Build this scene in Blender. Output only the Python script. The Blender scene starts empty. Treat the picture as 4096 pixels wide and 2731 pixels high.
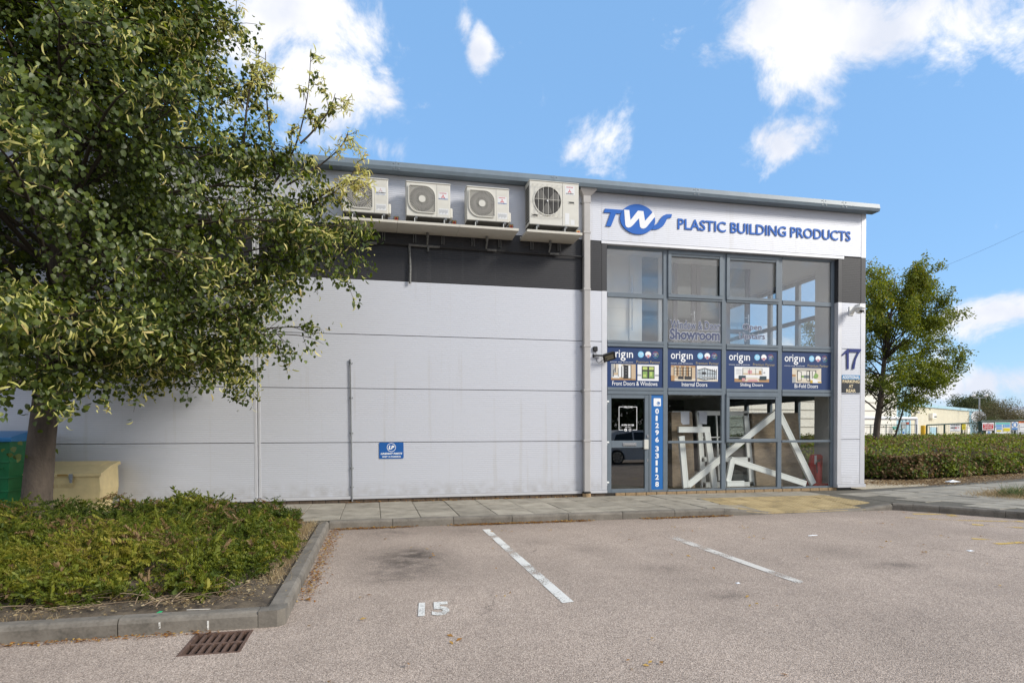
import bpy, bmesh, math, random
import numpy as np
from mathutils import Vector, Matrix
random.seed(7); rng = np.random.default_rng(7)
R = math.radians
SC = bpy.context.scene
COL = SC.collection

# ------------------------------------------------------------------ camera
F_PX, YAW, PITCH, ROLL, CY = 2524.28, 0.216294, -0.018637, -0.003154, 1778.83
CAM = np.array([0.0, -12.0668, 1.278])
def axes():
    f = np.array([math.sin(YAW)*math.cos(PITCH), math.cos(YAW)*math.cos(PITCH), math.sin(PITCH)])
    r = np.array([math.cos(YAW), -math.sin(YAW), 0.0]); u = np.cross(r, f)
    return r*math.cos(ROLL)+u*math.sin(ROLL), -r*math.sin(ROLL)+u*math.cos(ROLL), f
AR, AU, AF = axes()
cd = bpy.data.cameras.new('camera'); cam = bpy.data.objects.new('camera', cd); COL.objects.link(cam)
cam.matrix_world = Matrix(((AR[0], AU[0], -AF[0], CAM[0]), (AR[1], AU[1], -AF[1], CAM[1]), (AR[2], AU[2], -AF[2], CAM[2]), (0, 0, 0, 1)))
cd.sensor_fit = 'HORIZONTAL'; cd.sensor_width = 36.0; cd.lens = 36.0*F_PX/4096
cd.shift_y = (CY-1365.5)/4096; cd.clip_start = 0.05; cd.clip_end = 3000
SC.camera = cam
def ray(x, y): return AF+AR*((x-2048)/F_PX)-AU*((y-CY)/F_PX)
def wp(x, y, Y=0.0):                       # photo pixel -> point on the plane Y
    d = ray(x, y); return CAM+d*((Y-CAM[1])/d[1])
def gp(x, y, z=0.0):                       # photo pixel -> point on the level z
    d = ray(x, y); return CAM+d*((z-CAM[2])/d[2])
def dp(x, y, t): return CAM+ray(x, y)*t    # photo pixel -> point at depth t
def zm(x0, y0, s): return lambda x, y: (x0+x/s, y0+y/s)

# ------------------------------------------------------------------ sky, sun, exposure
SUN_AZ, SUN_EL = R(127), R(31)             # azimuth clockwise from +Y
SD = Vector((math.sin(SUN_AZ)*math.cos(SUN_EL), math.cos(SUN_AZ)*math.cos(SUN_EL), math.sin(SUN_EL)))
wd = bpy.data.worlds.new('World'); SC.world = wd; wd.use_nodes = True
wn, wl = wd.node_tree.nodes, wd.node_tree.links
wn.clear()
def N(nodes, t, **kw):
    n = nodes.new(t)
    for k, v in kw.items(): setattr(n, k, v)
    return n
def M(nodes, links, op, a, b=None, c=None, clamp=False):
    n = nodes.new('ShaderNodeMath'); n.operation = op; n.use_clamp = clamp
    for i, v in enumerate((a, b, c)):
        if v is None: continue
        if isinstance(v, (int, float)): n.inputs[i].default_value = v
        else: links.new(v, n.inputs[i])
    return n.outputs[0]
sky = N(wn, 'ShaderNodeTexSky', sky_type='NISHITA'); sky.sun_disc = False
sky.sun_elevation = SUN_EL; sky.sun_rotation = SUN_AZ; sky.air_density = 1.0; sky.dust_density = 0.6; sky.ozone_density = 2.0
tc = N(wn, 'ShaderNodeTexCoord'); sep = N(wn, 'ShaderNodeSeparateXYZ'); wl.new(tc.outputs['Generated'], sep.inputs[0])
m = lambda op, a, b=None, c=None, clamp=False: M(wn, wl, op, a, b, c, clamp)
dz = m('MAXIMUM', sep.outputs[2], 0.0)
au = m('ARCTAN2', sep.outputs[0], sep.outputs[1]); av = m('ARCSINE', sep.outputs[2])
cmb = N(wn, 'ShaderNodeCombineXYZ'); wl.new(au, cmb.inputs[0]); wl.new(av, cmb.inputs[1])
nz = N(wn, 'ShaderNodeTexNoise'); nz.inputs['Scale'].default_value = 9.5; nz.inputs['Detail'].default_value = 13.0; nz.inputs['Roughness'].default_value = 0.63; nz.inputs['Distortion'].default_value = .35
wl.new(tc.outputs['Generated'], nz.inputs['Vector'])
nzl = N(wn, 'ShaderNodeTexNoise'); nzl.inputs['Scale'].default_value = 2.2; nzl.inputs['Detail'].default_value = 3.0
wl.new(tc.outputs['Generated'], nzl.inputs['Vector'])
clouds = [(700,60,170,150,1.0),(745,190,95,130,.95),(600,20,120,90,.8),(830,335,90,40,.55),(430,90,110,70,.7),
          (1068,60,22,40,.6),(1098,120,26,48,.85),(1335,335,80,62,.9),(1385,300,40,30,.6),(1290,350,50,30,.5),
          (1830,40,150,70,1.0),(1960,90,210,95,1.05),(1850,150,120,70,.9),(2080,50,140,70,.8),(1900,205,60,35,.6),
          (1790,330,95,50,.9),(1720,385,70,42,.75),(1850,300,50,30,.6),(2290,730,100,42,1.0),(2230,735,60,25,.7),(2350,700,60,30,.8),
          (2250,880,170,38,.95),(2140,870,70,25,.7),(2300,915,160,30,.6)]
dens = None
for (px, py, rx, ry, a) in clouds:
    k = 4096/2352; d0 = ray(px*k, py*k); d0 = d0/np.linalg.norm(d0)
    cu, cv = math.atan2(d0[0], d0[1]), math.asin(d0[2]); sx, sy = F_PX/(rx*k), F_PX/(ry*k)
    dx = m('MULTIPLY', m('SUBTRACT', au, cu), sx*max(.4, math.cos(cv))); dy = m('MULTIPLY', m('SUBTRACT', av, cv), sy)
    r2 = m('ADD', m('MULTIPLY', dx, dx), m('MULTIPLY', dy, dy))
    g = m('MULTIPLY', m('POWER', 2.718, m('MULTIPLY', r2, -0.75)), a)
    dens = g if dens is None else m('MAXIMUM', dens, g)
# outside the picture unseen cloud is made denser, whitening fill light and reflections
inu = m('MULTIPLY', m('LESS_THAN', au, 1.25), m('GREATER_THAN', au, -.72))
gen = m('MULTIPLY', m('SUBTRACT', nzl.outputs[0], .22), 2.8, clamp=True)
gen = m('MULTIPLY', gen, m('SUBTRACT', 1.0, inu))
hz = m('MULTIPLY', m('SUBTRACT', 1.0, m('MULTIPLY', av, 4.6), clamp=True), .62)      # low cloud over the horizon
dens = m('MAXIMUM', dens, m('MAXIMUM', gen, hz))
cov = m('ADD', dens, m('MULTIPLY', m('SUBTRACT', nz.outputs[0], .5), 2.5))
mr = N(wn, 'ShaderNodeMapRange'); mr.interpolation_type = 'SMOOTHSTEP'; mr.inputs[1].default_value = .36; mr.inputs[2].default_value = .92
wl.new(cov, mr.inputs[0])
# cloud brightness: bright cores, slightly lilac grey in the thick parts
nz2 = N(wn, 'ShaderNodeTexNoise'); nz2.inputs['Scale'].default_value = 9.0; nz2.inputs['Detail'].default_value = 5.0
wl.new(tc.outputs['Generated'], nz2.inputs['Vector'])
cr = N(wn, 'ShaderNodeValToRGB'); cr.color_ramp.elements[0].position = .36; cr.color_ramp.elements[0].color = (.70, .74, .84, 1)
cr.color_ramp.elements[1].position = .62; cr.color_ramp.elements[1].color = (1.0, .985, .985, 1)
wl.new(nz2.outputs[0], cr.inputs[0])
hs = N(wn, 'ShaderNodeHueSaturation'); hs.inputs['Saturation'].default_value = 1.12; hs.inputs['Value'].default_value = 1.0
wl.new(sky.outputs[0], hs.inputs['Color'])
air = N(wn, 'ShaderNodeMix', data_type='RGBA'); air.inputs[0].default_value = .56; wl.new(hs.outputs[0], air.inputs[6]); air.inputs[7].default_value = (2.0, 3.95, 6.9, 1)   # evens the sky towards clear azure
bg1 = N(wn, 'ShaderNodeBackground'); bg1.inputs[1].default_value = 0.102; wl.new(air.outputs[2], bg1.inputs[0])
bg2 = N(wn, 'ShaderNodeBackground'); bg2.inputs[1].default_value = 0.70; wl.new(cr.outputs[0], bg2.inputs[0])
mixw = N(wn, 'ShaderNodeMixShader'); wl.new(mr.outputs[0], mixw.inputs[0]); wl.new(bg1.outputs[0], mixw.inputs[1]); wl.new(bg2.outputs[0], mixw.inputs[2])
wo = N(wn, 'ShaderNodeOutputWorld'); wl.new(mixw.outputs[0], wo.inputs[0])
sl = bpy.data.lights.new('sun', 'SUN'); sl.energy = 2.3; sl.angle = R(15); sl.color = (1.0, .95, .86)
so = bpy.data.objects.new('sun', sl); COL.objects.link(so)
so.rotation_euler = (-SD).to_track_quat('-Z', 'Y').to_euler(); so.location = (20, -30, 30)
SC.view_settings.view_transform = 'Standard'; SC.view_settings.look = 'None'; SC.view_settings.exposure = 0.72; SC.view_settings.gamma = 1.0
try:
    SC.cycles.max_bounces = 8; SC.cycles.diffuse_bounces = 4; SC.cycles.transparent_max_bounces = 16; SC.cycles.use_denoising = True
    SC.cycles.sample_clamp_indirect = 6.0
except Exception: pass

# ------------------------------------------------------------------ materials
MATS = {}
def mat(name, col, rough=.6, metal=0.0, noise=0.0, nscale=8.0, bump=0.0, bscale=60.0, spec=.5, emit=0.0, stretch=None, col2=None):
    if name in MATS: return MATS[name]
    ma = bpy.data.materials.new(name); ma.use_nodes = True; MATS[name] = ma
    nt = ma.node_tree; n, l = nt.nodes, nt.links; b = n['Principled BSDF']
    b.inputs['Base Color'].default_value = (*col, 1); b.inputs['Roughness'].default_value = rough; b.inputs['Metallic'].default_value = metal
    b.inputs['Specular IOR Level'].default_value = spec
    if emit: b.inputs['Emission Color'].default_value = (*col, 1); b.inputs['Emission Strength'].default_value = emit
    g = N(n, 'ShaderNodeNewGeometry') if (noise or bump) else None
    if noise:
        t = N(n, 'ShaderNodeTexNoise'); t.inputs['Scale'].default_value = nscale; t.inputs['Detail'].default_value = 6; t.inputs['Roughness'].default_value = .62
        v = g.outputs['Position']
        if stretch:
            mp = N(n, 'ShaderNodeMapping'); mp.inputs['Scale'].default_value = stretch; l.new(v, mp.inputs[0]); v = mp.outputs[0]
        l.new(v, t.inputs['Vector'])
        rp = N(n, 'ShaderNodeValToRGB'); rp.color_ramp.elements[0].position = .3; rp.color_ramp.elements[1].position = .72
        c2 = col2 if col2 else tuple(min(1, c*(1+noise)) for c in col)
        rp.color_ramp.elements[0].color = (*[c*(1-noise) for c in col], 1); rp.color_ramp.elements[1].color = (*c2, 1)
        l.new(t.outputs[0], rp.inputs[0]); l.new(rp.outputs[0], b.inputs['Base Color'])
    if bump:
        t2 = N(n, 'ShaderNodeTexNoise'); t2.inputs['Scale'].default_value = bscale; t2.inputs['Detail'].default_value = 4
        l.new(g.outputs['Position'], t2.inputs['Vector'])
        bp = N(n, 'ShaderNodeBump'); bp.inputs['Strength'].default_value = bump; bp.inputs['Distance'].default_value = .01
        l.new(t2.outputs[0], bp.inputs['Height']); l.new(bp.outputs[0], b.inputs['Normal'])
    return ma
def glass(name, tint=(1, 1, 1), refl=1.6):
    if name in MATS: return MATS[name]
    ma = bpy.data.materials.new(name); ma.use_nodes = True; MATS[name] = ma
    n, l = ma.node_tree.nodes, ma.node_tree.links; n.clear()
    o = N(n, 'ShaderNodeOutputMaterial'); mx = N(n, 'ShaderNodeMixShader'); tr = N(n, 'ShaderNodeBsdfTransparent'); gl = N(n, 'ShaderNodeBsdfGlossy')
    gl.inputs['Roughness'].default_value = 0.0; tr.inputs[0].default_value = (*tint, 1)
    lw = N(n, 'ShaderNodeLayerWeight'); lw.inputs[0].default_value = .5            # Schlick reflectance, the same from both faces
    k = M(n, l, 'MULTIPLY', M(n, l, 'ADD', M(n, l, 'MULTIPLY', M(n, l, 'POWER', lw.outputs['Facing'], 5.0), .96), .04), refl, clamp=True)
    l.new(k, mx.inputs[0]); l.new(tr.outputs[0], mx.inputs[1]); l.new(gl.outputs[0], mx.inputs[2]); l.new(mx.outputs[0], o.inputs[0])
    return ma
def leafmat(name, ramp, trans=.35, rough=.45, gloss=.06):
    """leaf colour picked by the per-leaf attribute 'var' from a list of (position, colour)"""
    ma = bpy.data.materials.new(name); ma.use_nodes = True; MATS[name] = ma
    n, l = ma.node_tree.nodes, ma.node_tree.links; n.clear()
    a = N(n, 'ShaderNodeAttribute', attribute_name='var')
    rp = N(n, 'ShaderNodeValToRGB'); e = rp.color_ramp.elements
    while len(e) < len(ramp): e.new(.5)
    for i, (p_, c_) in enumerate(ramp): e[i].position = p_; e[i].color = (*c_, 1)
    l.new(a.outputs['Fac'], rp.inputs[0])
    df = N(n, 'ShaderNodeBsdfDiffuse'); ts = N(n, 'ShaderNodeBsdfTranslucent'); gl = N(n, 'ShaderNodeBsdfGlossy'); gl.inputs['Roughness'].default_value = rough
    gl.inputs[0].default_value = (1, 1, .92, 1)
    hv = N(n, 'ShaderNodeHueSaturation'); hv.inputs['Hue'].default_value = .485; hv.inputs['Value'].default_value = 1.3; hv.inputs['Saturation'].default_value = 1.15
    l.new(rp.outputs[0], hv.inputs['Color']); l.new(hv.outputs[0], ts.inputs[0]); l.new(rp.outputs[0], df.inputs[0])
    m1 = N(n, 'ShaderNodeMixShader'); m1.inputs[0].default_value = trans; l.new(df.outputs[0], m1.inputs[1]); l.new(ts.outputs[0], m1.inputs[2])
    m2 = N(n, 'ShaderNodeMixShader'); m2.inputs[0].default_value = gloss; l.new(m1.outputs[0], m2.inputs[1]); l.new(gl.outputs[0], m2.inputs[2])
    o = N(n, 'ShaderNodeOutputMaterial'); l.new(m2.outputs[0], o.inputs[0])
    return ma

# ------------------------------------------------------------------ mesh helpers
class MB:
    def __init__(s): s.v = []; s.f = []; s.m = []
    def add(s, vs, fs, mi=0):
        b = len(s.v); s.v += [tuple(map(float, v)) for v in vs]; s.f += [tuple(b+i for i in f) for f in fs]; s.m += [mi]*len(fs); return s
    def box(s, x0, x1, y0, y1, z0, z1, c=0.0, mi=0):
        if x0 > x1: x0, x1 = x1, x0
        if y0 > y1: y0, y1 = y1, y0
        if z0 > z1: z0, z1 = z1, z0
        if c <= 0:
            return s.add([(x0,y0,z0),(x1,y0,z0),(x1,y1,z0),(x0,y1,z0),(x0,y0,z1),(x1,y0,z1),(x1,y1,z1),(x0,y1,z1)],
                         [(0,3,2,1),(4,5,6,7),(0,1,5,4),(1,2,6,5),(2,3,7,6),(3,0,4,7)], mi)
        c = min(c, (x1-x0)*.45, (y1-y0)*.45, (z1-z0)*.45)
        vs = []; idx = {}
        for i, (x, dx) in enumerate(((x0, c), (x1, -c))):
            for j, (y, dy) in enumerate(((y0, c), (y1, -c))):
                for k, (z, dz_) in enumerate(((z0, c), (z1, -c))):
                    idx[i,j,k] = len(vs); vs += [(x, y+dy, z+dz_), (x+dx, y, z+dz_), (x+dx, y+dy, z)]
        I = lambda i,j,k,a: idx[i,j,k]+a
        fs = [(I(0,0,0,0),I(0,0,1,0),I(0,1,1,0),I(0,1,0,0)),(I(1,0,0,0),I(1,1,0,0),I(1,1,1,0),I(1,0,1,0)),
              (I(0,0,0,1),I(1,0,0,1),I(1,0,1,1),I(0,0,1,1)),(I(0,1,0,1),I(0,1,1,1),I(1,1,1,1),I(1,1,0,1)),
              (I(0,0,0,2),I(0,1,0,2),I(1,1,0,2),I(1,0,0,2)),(I(0,0,1,2),I(1,0,1,2),I(1,1,1,2),I(0,1,1,2))]
        for j in (0,1):
            for k in (0,1): fs.append((I(0,j,k,1),I(1,j,k,1),I(1,j,k,2),I(0,j,k,2)))
        for i in (0,1):
            for k in (0,1): fs.append((I(i,0,k,0),I(i,1,k,0),I(i,1,k,2),I(i,0,k,2)))
        for i in (0,1):
            for j in (0,1): fs.append((I(i,j,0,0),I(i,j,1,0),I(i,j,1,1),I(i,j,0,1)))
        for i in (0,1):
            for j in (0,1):
                for k in (0,1): fs.append((I(i,j,k,0),I(i,j,k,1),I(i,j,k,2)))
        return s.add(vs, fs, mi)
    def prism_xz(s, pts, y0, y1, mi=0):       # outline in (x, z), from y0 (front) to y1
        n = len(pts); vs = [(x, y0, z) for x, z in pts]+[(x, y1, z) for x, z in pts]
        return s.add(vs, [tuple(range(n)), tuple(range(2*n-1, n-1, -1))]+[(i, i+n, (i+1) % n+n, (i+1) % n) for i in range(n)], mi)
    def prism_yz(s, pts, x0, x1, mi=0):
        n = len(pts); vs = [(x0, y, z) for y, z in pts]+[(x1, y, z) for y, z in pts]
        return s.add(vs, [tuple(range(n)), tuple(range(2*n-1, n-1, -1))]+[(i, i+n, (i+1) % n+n, (i+1) % n) for i in range(n)], mi)
    def prism_xy(s, pts, z0, z1, mi=0):
        n = len(pts); vs = [(x, y, z0) for x, y in pts]+[(x, y, z1) for x, y in pts]
        return s.add(vs, [tuple(range(n-1, -1, -1)), tuple(range(n, 2*n))]+[(i, (i+1) % n, (i+1) % n+n, i+n) for i in range(n)], mi)
    def tube(s, pts, rad, n=8, mi=0, cap=True):
        pts = [np.array(p, float) for p in pts]; rad = [rad]*len(pts) if isinstance(rad, (int, float)) else rad
        vs = []; prev = None
        for i, p in enumerate(pts):
            t = pts[min(i+1, len(pts)-1)]-pts[max(i-1, 0)]; t = t/(np.linalg.norm(t)+1e-9)
            if prev is None: a = np.array([0,0,1.0]) if abs(t[2]) < .9 else np.array([1.0,0,0])
            else: a = prev
            a = a-t*np.dot(a, t); a /= np.linalg.norm(a)+1e-9; prev = a; b = np.cross(t, a)
            for k in range(n):
                w = 2*math.pi*k/n; vs.append(p+rad[i]*(a*math.cos(w)+b*math.sin(w)))
        fs = [(i*n+k, i*n+(k+1) % n, (i+1)*n+(k+1) % n, (i+1)*n+k) for i in range(len(pts)-1) for k in range(n)]
        if cap: fs += [tuple(range(n-1, -1, -1)), tuple(range((len(pts)-1)*n, len(pts)*n))]
        return s.add(vs, fs, mi)
    def disc(s, cx, cz, rx, rz, y0, y1, n=28, mi=0):
        return s.prism_xz([(cx+rx*math.cos(2*math.pi*k/n), cz+rz*math.sin(2*math.pi*k/n)) for k in range(n)], y0, y1, mi)
    def ring(s, cx, cz, ro, ri, y0, y1, n=28, mi=0, a0=0, a1=2*math.pi):
        for k in range(n):
            a, b = a0+(a1-a0)*k/n, a0+(a1-a0)*(k+1)/n
            P = [(cx+r*math.cos(w), cz+r*math.sin(w)) for r, w in ((ri, a), (ro, a), (ro, b), (ri, b))]
            s.prism_xz(P, y0, y1, mi)
        return s
    def build(s, name, mats, parent=None, smooth=False):
        me = bpy.data.meshes.new(name); me.from_pydata(s.v, [], s.f)
        if not isinstance(mats, (list, tuple)): mats = [mats]
        for a in mats: me.materials.append(a)
        if len(mats) > 1: me.polygons.foreach_set('material_index', s.m)
        bm = bmesh.new(); bm.from_mesh(me); bmesh.ops.recalc_face_normals(bm, faces=bm.faces); bm.to_mesh(me); bm.free()
        if smooth: me.polygons.foreach_set('use_smooth', [True]*len(me.polygons))
        o = bpy.data.objects.new(name, me); COL.objects.link(o)
        if parent: o.parent = parent
        return o
def tag(o, label=None, cat=None, group=None, kind=None):
    if label: o['label'] = label
    if cat: o['category'] = cat
    if group: o['group'] = group
    if kind: o['kind'] = kind
    return o
def empty(name, loc=(0,0,0), rz=0.0, label=None, cat=None, group=None, kind=None):
    o = bpy.data.objects.new(name, None); COL.objects.link(o); o.location = tuple(map(float, loc)); o.rotation_euler = (0, 0, rz); o.empty_display_size = .1
    return tag(o, label, cat, group, kind)
def under(ob, root):                         # parent while keeping world-space vertices where they were written
    ob.parent = root; ob.matrix_parent_inverse = root_matrix(root).inverted(); return ob
def root_matrix(o):
    mtx = Matrix.Translation(o.location) @ o.rotation_euler.to_matrix().to_4x4()
    return (root_matrix(o.parent) @ o.matrix_parent_inverse @ mtx) if o.parent else mtx
def share(name, src, parent, loc, rot=(0,0,0), sc=(1,1,1)):
    o = bpy.data.objects.new(name, src.data); COL.objects.link(o); o.location = loc; o.rotation_euler = rot; o.scale = sc; o.parent = parent; return o
def copy_tree(o, parent=None):
    c = o.copy(); COL.objects.link(c); c.parent = parent
    for ch in list(o.children): copy_tree(ch, c)
    return c
def text_mesh(s, bold=0.0, ext=0.0, shear=0.0, spacing=1.0, res=3, lines=1.0):
    cu = bpy.data.curves.new('t', 'FONT'); cu.body = s; cu.size = 1; cu.offset = bold; cu.extrude = ext; cu.resolution_u = res; cu.shear = shear
    cu.space_character = spacing; cu.align_x = 'CENTER'; cu.space_line = lines
    ob = bpy.data.objects.new('t', cu); me = bpy.data.meshes.new_from_object(ob)
    bpy.data.objects.remove(ob); bpy.data.curves.remove(cu); return me
def lettering(name, s, box, y, ma, parent, bold=0.0, depth=.0015, shear=0.0, spacing=1.0, lines=1.0, keep=False):
    """text filling box (x0,x1,z0,z1) on the plane Y = y, facing -Y; keep: only the height is fitted and it is centred"""
    me = text_mesh(s, bold, .5, shear, spacing, lines=lines); co = np.empty(len(me.vertices)*3); me.vertices.foreach_get('co', co); co = co.reshape(-1, 3)
    a, b = co.min(0), co.max(0); x0, x1, z0, z1 = box
    sx, sz = (x1-x0)/(b[0]-a[0]), (z1-z0)/(b[1]-a[1])
    if keep: sx = sz
    out = np.stack([(co[:,0]-(a[0]+b[0])/2)*sx+(x0+x1)/2, y-(co[:,2]+.5)*depth, (co[:,1]-a[1])*sz+z0], 1)
    me.vertices.foreach_set('co', out.ravel()); me.materials.clear(); me.materials.append(ma); me.update()
    o = bpy.data.objects.new(name, me); COL.objects.link(o)
    if parent: under(o, parent)
    return o
def islands(o, name, parent):
    """split one lettering mesh into one object per letter"""
    me = o.data; bm = bmesh.new(); bm.from_mesh(me); bmesh.ops.remove_doubles(bm, verts=bm.verts, dist=1e-5); bm.verts.ensure_lookup_table(); seen = set(); outs = []
    for v in bm.verts:
        if v.index in seen: continue
        st = [v]; isl = {v.index}
        while st:
            q = st.pop()
            for e in q.link_edges:
                w = e.other_vert(q)
                if w.index not in isl: isl.add(w.index); st.append(w)
        seen |= isl; ids = sorted(isl); mp = {a: i for i, a in enumerate(ids)}
        fs = [[mp[w.index] for w in f.verts] for f in bm.faces if f.verts[0].index in isl]
        m2 = bpy.data.meshes.new(name); m2.from_pydata([tuple(bm.verts[a].co) for a in ids], [], fs); m2.materials.append(me.materials[0])
        ob = bpy.data.objects.new(name, m2); COL.objects.link(ob); under(ob, parent); outs.append(ob)
    bm.free(); bpy.data.objects.remove(o); return outs
def np_mesh(name, V, Fq, ma, parent=None, var=None, smooth=False, mi=None):
    """fast mesh from arrays: V (n,3), Fq (f,3 or 4)"""
    V = np.ascontiguousarray(V, np.float32); Fq = np.ascontiguousarray(Fq, np.int32); k = Fq.shape[1]
    me = bpy.data.meshes.new(name); me.vertices.add(len(V)); me.vertices.foreach_set('co', V.ravel())
    me.loops.add(Fq.size); me.loops.foreach_set('vertex_index', Fq.ravel()); me.polygons.add(len(Fq))
    me.polygons.foreach_set('loop_start', np.arange(0, Fq.size, k, dtype=np.int32)); me.polygons.foreach_set('loop_total', np.full(len(Fq), k, np.int32))
    if smooth: me.polygons.foreach_set('use_smooth', np.ones(len(Fq), bool))
    for a in (ma if isinstance(ma, (list, tuple)) else [ma]): me.materials.append(a)
    if mi is not None: me.polygons.foreach_set('material_index', np.ascontiguousarray(mi, np.int32))
    me.update(calc_edges=True)
    if var is not None:
        at = me.attributes.new('var', 'FLOAT', 'POINT'); at.data.foreach_set('value', np.ascontiguousarray(var, np.float32))
    o = bpy.data.objects.new(name, me); COL.objects.link(o)
    if parent: under(o, parent)
    return o
def unit(a): return a/(np.linalg.norm(a, axis=-1, keepdims=True)+1e-9)
def scatter(tv, tf, pos, fwd, nrm, size, var):
    """copies of a template (local x = side, y = along fwd, z = normal) at every pos"""
    fwd = unit(fwd); side = unit(np.cross(fwd, nrm)); up = np.cross(side, fwd)
    sz = np.asarray(size).reshape(-1, 1, 1)
    V = pos[:, None, :]+sz*(tv[None, :, 0:1]*side[:, None]+tv[None, :, 1:2]*fwd[:, None]+tv[None, :, 2:3]*up[:, None])
    n, k = len(pos), len(tv)
    Fs = (tf[None]+(np.arange(n)*k)[:, None, None]).reshape(-1, tf.shape[1])
    return V.reshape(-1, 3), Fs, np.repeat(var, k)

# ------------------------------------------------------------------ surface materials
def tarmac_material():
    ma = bpy.data.materials.new('worn_pinkish_tarmac'); ma.use_nodes = True; n, l = ma.node_tree.nodes, ma.node_tree.links; b = n['Principled BSDF']
    b.inputs['Roughness'].default_value = .88; b.inputs['Specular IOR Level'].default_value = .25
    g = N(n, 'ShaderNodeNewGeometry'); P = g.outputs['Position']; mm = lambda *a, **k: M(n, l, *a, **k)
    vo = N(n, 'ShaderNodeTexVoronoi'); vo.inputs['Scale'].default_value = 150; l.new(P, vo.inputs['Vector'])
    rp = N(n, 'ShaderNodeValToRGB'); e = rp.color_ramp.elements; e[0].position = 0; e[0].color = (.19, .155, .129, 1); e[1].position = 1; e[1].color = (.62, .513, .426, 1)
    x = e.new(.34); x.color = (.34, .271, .223, 1); x = e.new(.7); x.color = (.425, .346, .288, 1)
    sp = N(n, 'ShaderNodeSeparateColor'); l.new(vo.outputs['Color'], sp.inputs[0]); l.new(sp.outputs[0], rp.inputs[0])
    nb = N(n, 'ShaderNodeTexNoise'); nb.inputs['Scale'].default_value = .55; nb.inputs['Detail'].default_value = 5; l.new(P, nb.inputs['Vector'])
    ns = N(n, 'ShaderNodeTexNoise'); ns.inputs['Scale'].default_value = 5.0; ns.inputs['Detail'].default_value = 6; l.new(P, ns.inputs['Vector'])
    big = mm('ADD', mm('MULTIPLY', nb.outputs[0], .5), .72); big = mm('MULTIPLY', big, mm('ADD', mm('MULTIPLY', ns.outputs[0], .28), .86))
    sx = N(n, 'ShaderNodeSeparateXYZ'); l.new(P, sx.inputs[0]); st = None
    for px, py, rx, ry, a in ((915,1285,.45,.36,.48),(900,1226,.38,.18,.38),(985,1300,.4,.3,.3),(880,1327,.30,.14,.35),(960,1268,.2,.2,.35),(1075,1222,.35,.22,.28),(1525,1306,.22,.12,.4),(1665,1366,.2,.07,.5),(1340,1105*0+1262,.3,.15,.22),(2060,1298,.35,.08,.4),(1240,1245,.2,.1,.2),(1620,1160*0+1330,.25,.1,.2),(1950,1262,.6,.25,.18)):
        q = gp(px*4096/2352, py*4096/2352, -.12)
        dx = mm('DIVIDE', mm('SUBTRACT', sx.outputs[0], float(q[0])), rx); dy = mm('DIVIDE', mm('SUBTRACT', sx.outputs[1], float(q[1])), ry*2.0)
        r2 = mm('ADD', mm('MULTIPLY', dx, dx), mm('MULTIPLY', dy, dy)); gss = mm('MULTIPLY', mm('POWER', 2.718, mm('MULTIPLY', r2, -1.0)), a)
        st = gss if st is None else mm('ADD', st, gss)
    st = mm('MULTIPLY', st, mm('MULTIPLY', mm('SUBTRACT', ns.outputs[0], .28), 3.2, clamp=True))
    # dirt gathered along the kerbs
    ek = mm('MULTIPLY', mm('SUBTRACT', 1.0, mm('MULTIPLY', mm('ABSOLUTE', mm('ADD', sx.outputs[1], 2.5)), 1.1), clamp=True), .35)
    st = mm('ADD', st, mm('MULTIPLY', ek, ns.outputs[0]))
    # fine cracks in places and faint wheel tracks running to the bays
    vc = N(n, 'ShaderNodeTexVoronoi', feature='DISTANCE_TO_EDGE'); vc.inputs['Scale'].default_value = .55
    wv = N(n, 'ShaderNodeVectorMath', operation='ADD'); nd = N(n, 'ShaderNodeTexNoise'); nd.inputs['Scale'].default_value = 1.4; nd.inputs['Detail'].default_value = 6; l.new(P, nd.inputs['Vector']); l.new(P, wv.inputs[0]); l.new(nd.outputs['Color'], wv.inputs[1]); l.new(wv.outputs[0], vc.inputs['Vector'])
    crk = mm('MULTIPLY', mm('SUBTRACT', 1.0, mm('MULTIPLY', vc.outputs['Distance'], 160.0), clamp=True), mm('MULTIPLY', mm('SUBTRACT', nb.outputs[0], .46), 3.5, clamp=True))
    trk = N(n, 'ShaderNodeTexNoise'); trk.inputs['Scale'].default_value = 1.0; trk.inputs['Detail'].default_value = 3; mpt = N(n, 'ShaderNodeMapping'); mpt.inputs['Scale'].default_value = (1.6, .12, 1); l.new(P, mpt.inputs[0]); l.new(mpt.outputs[0], trk.inputs['Vector'])
    st = mm('ADD', st, mm('ADD', mm('MULTIPLY', crk, .5), mm('MULTIPLY', mm('SUBTRACT', trk.outputs[0], .5), .30)))
    k = mm('MULTIPLY', big, mm('SUBTRACT', 1.0, st))
    mx = N(n, 'ShaderNodeVectorMath', operation='SCALE'); l.new(rp.outputs[0], mx.inputs[0]); l.new(k, mx.inputs['Scale']); l.new(mx.outputs[0], b.inputs['Base Color'])
    bp = N(n, 'ShaderNodeBump'); bp.inputs['Strength'].default_value = .7; bp.inputs['Distance'].default_value = .006
    l.new(vo.outputs['Distance'], bp.inputs['Height']); l.new(bp.outputs[0], b.inputs['Normal']); return ma
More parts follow.
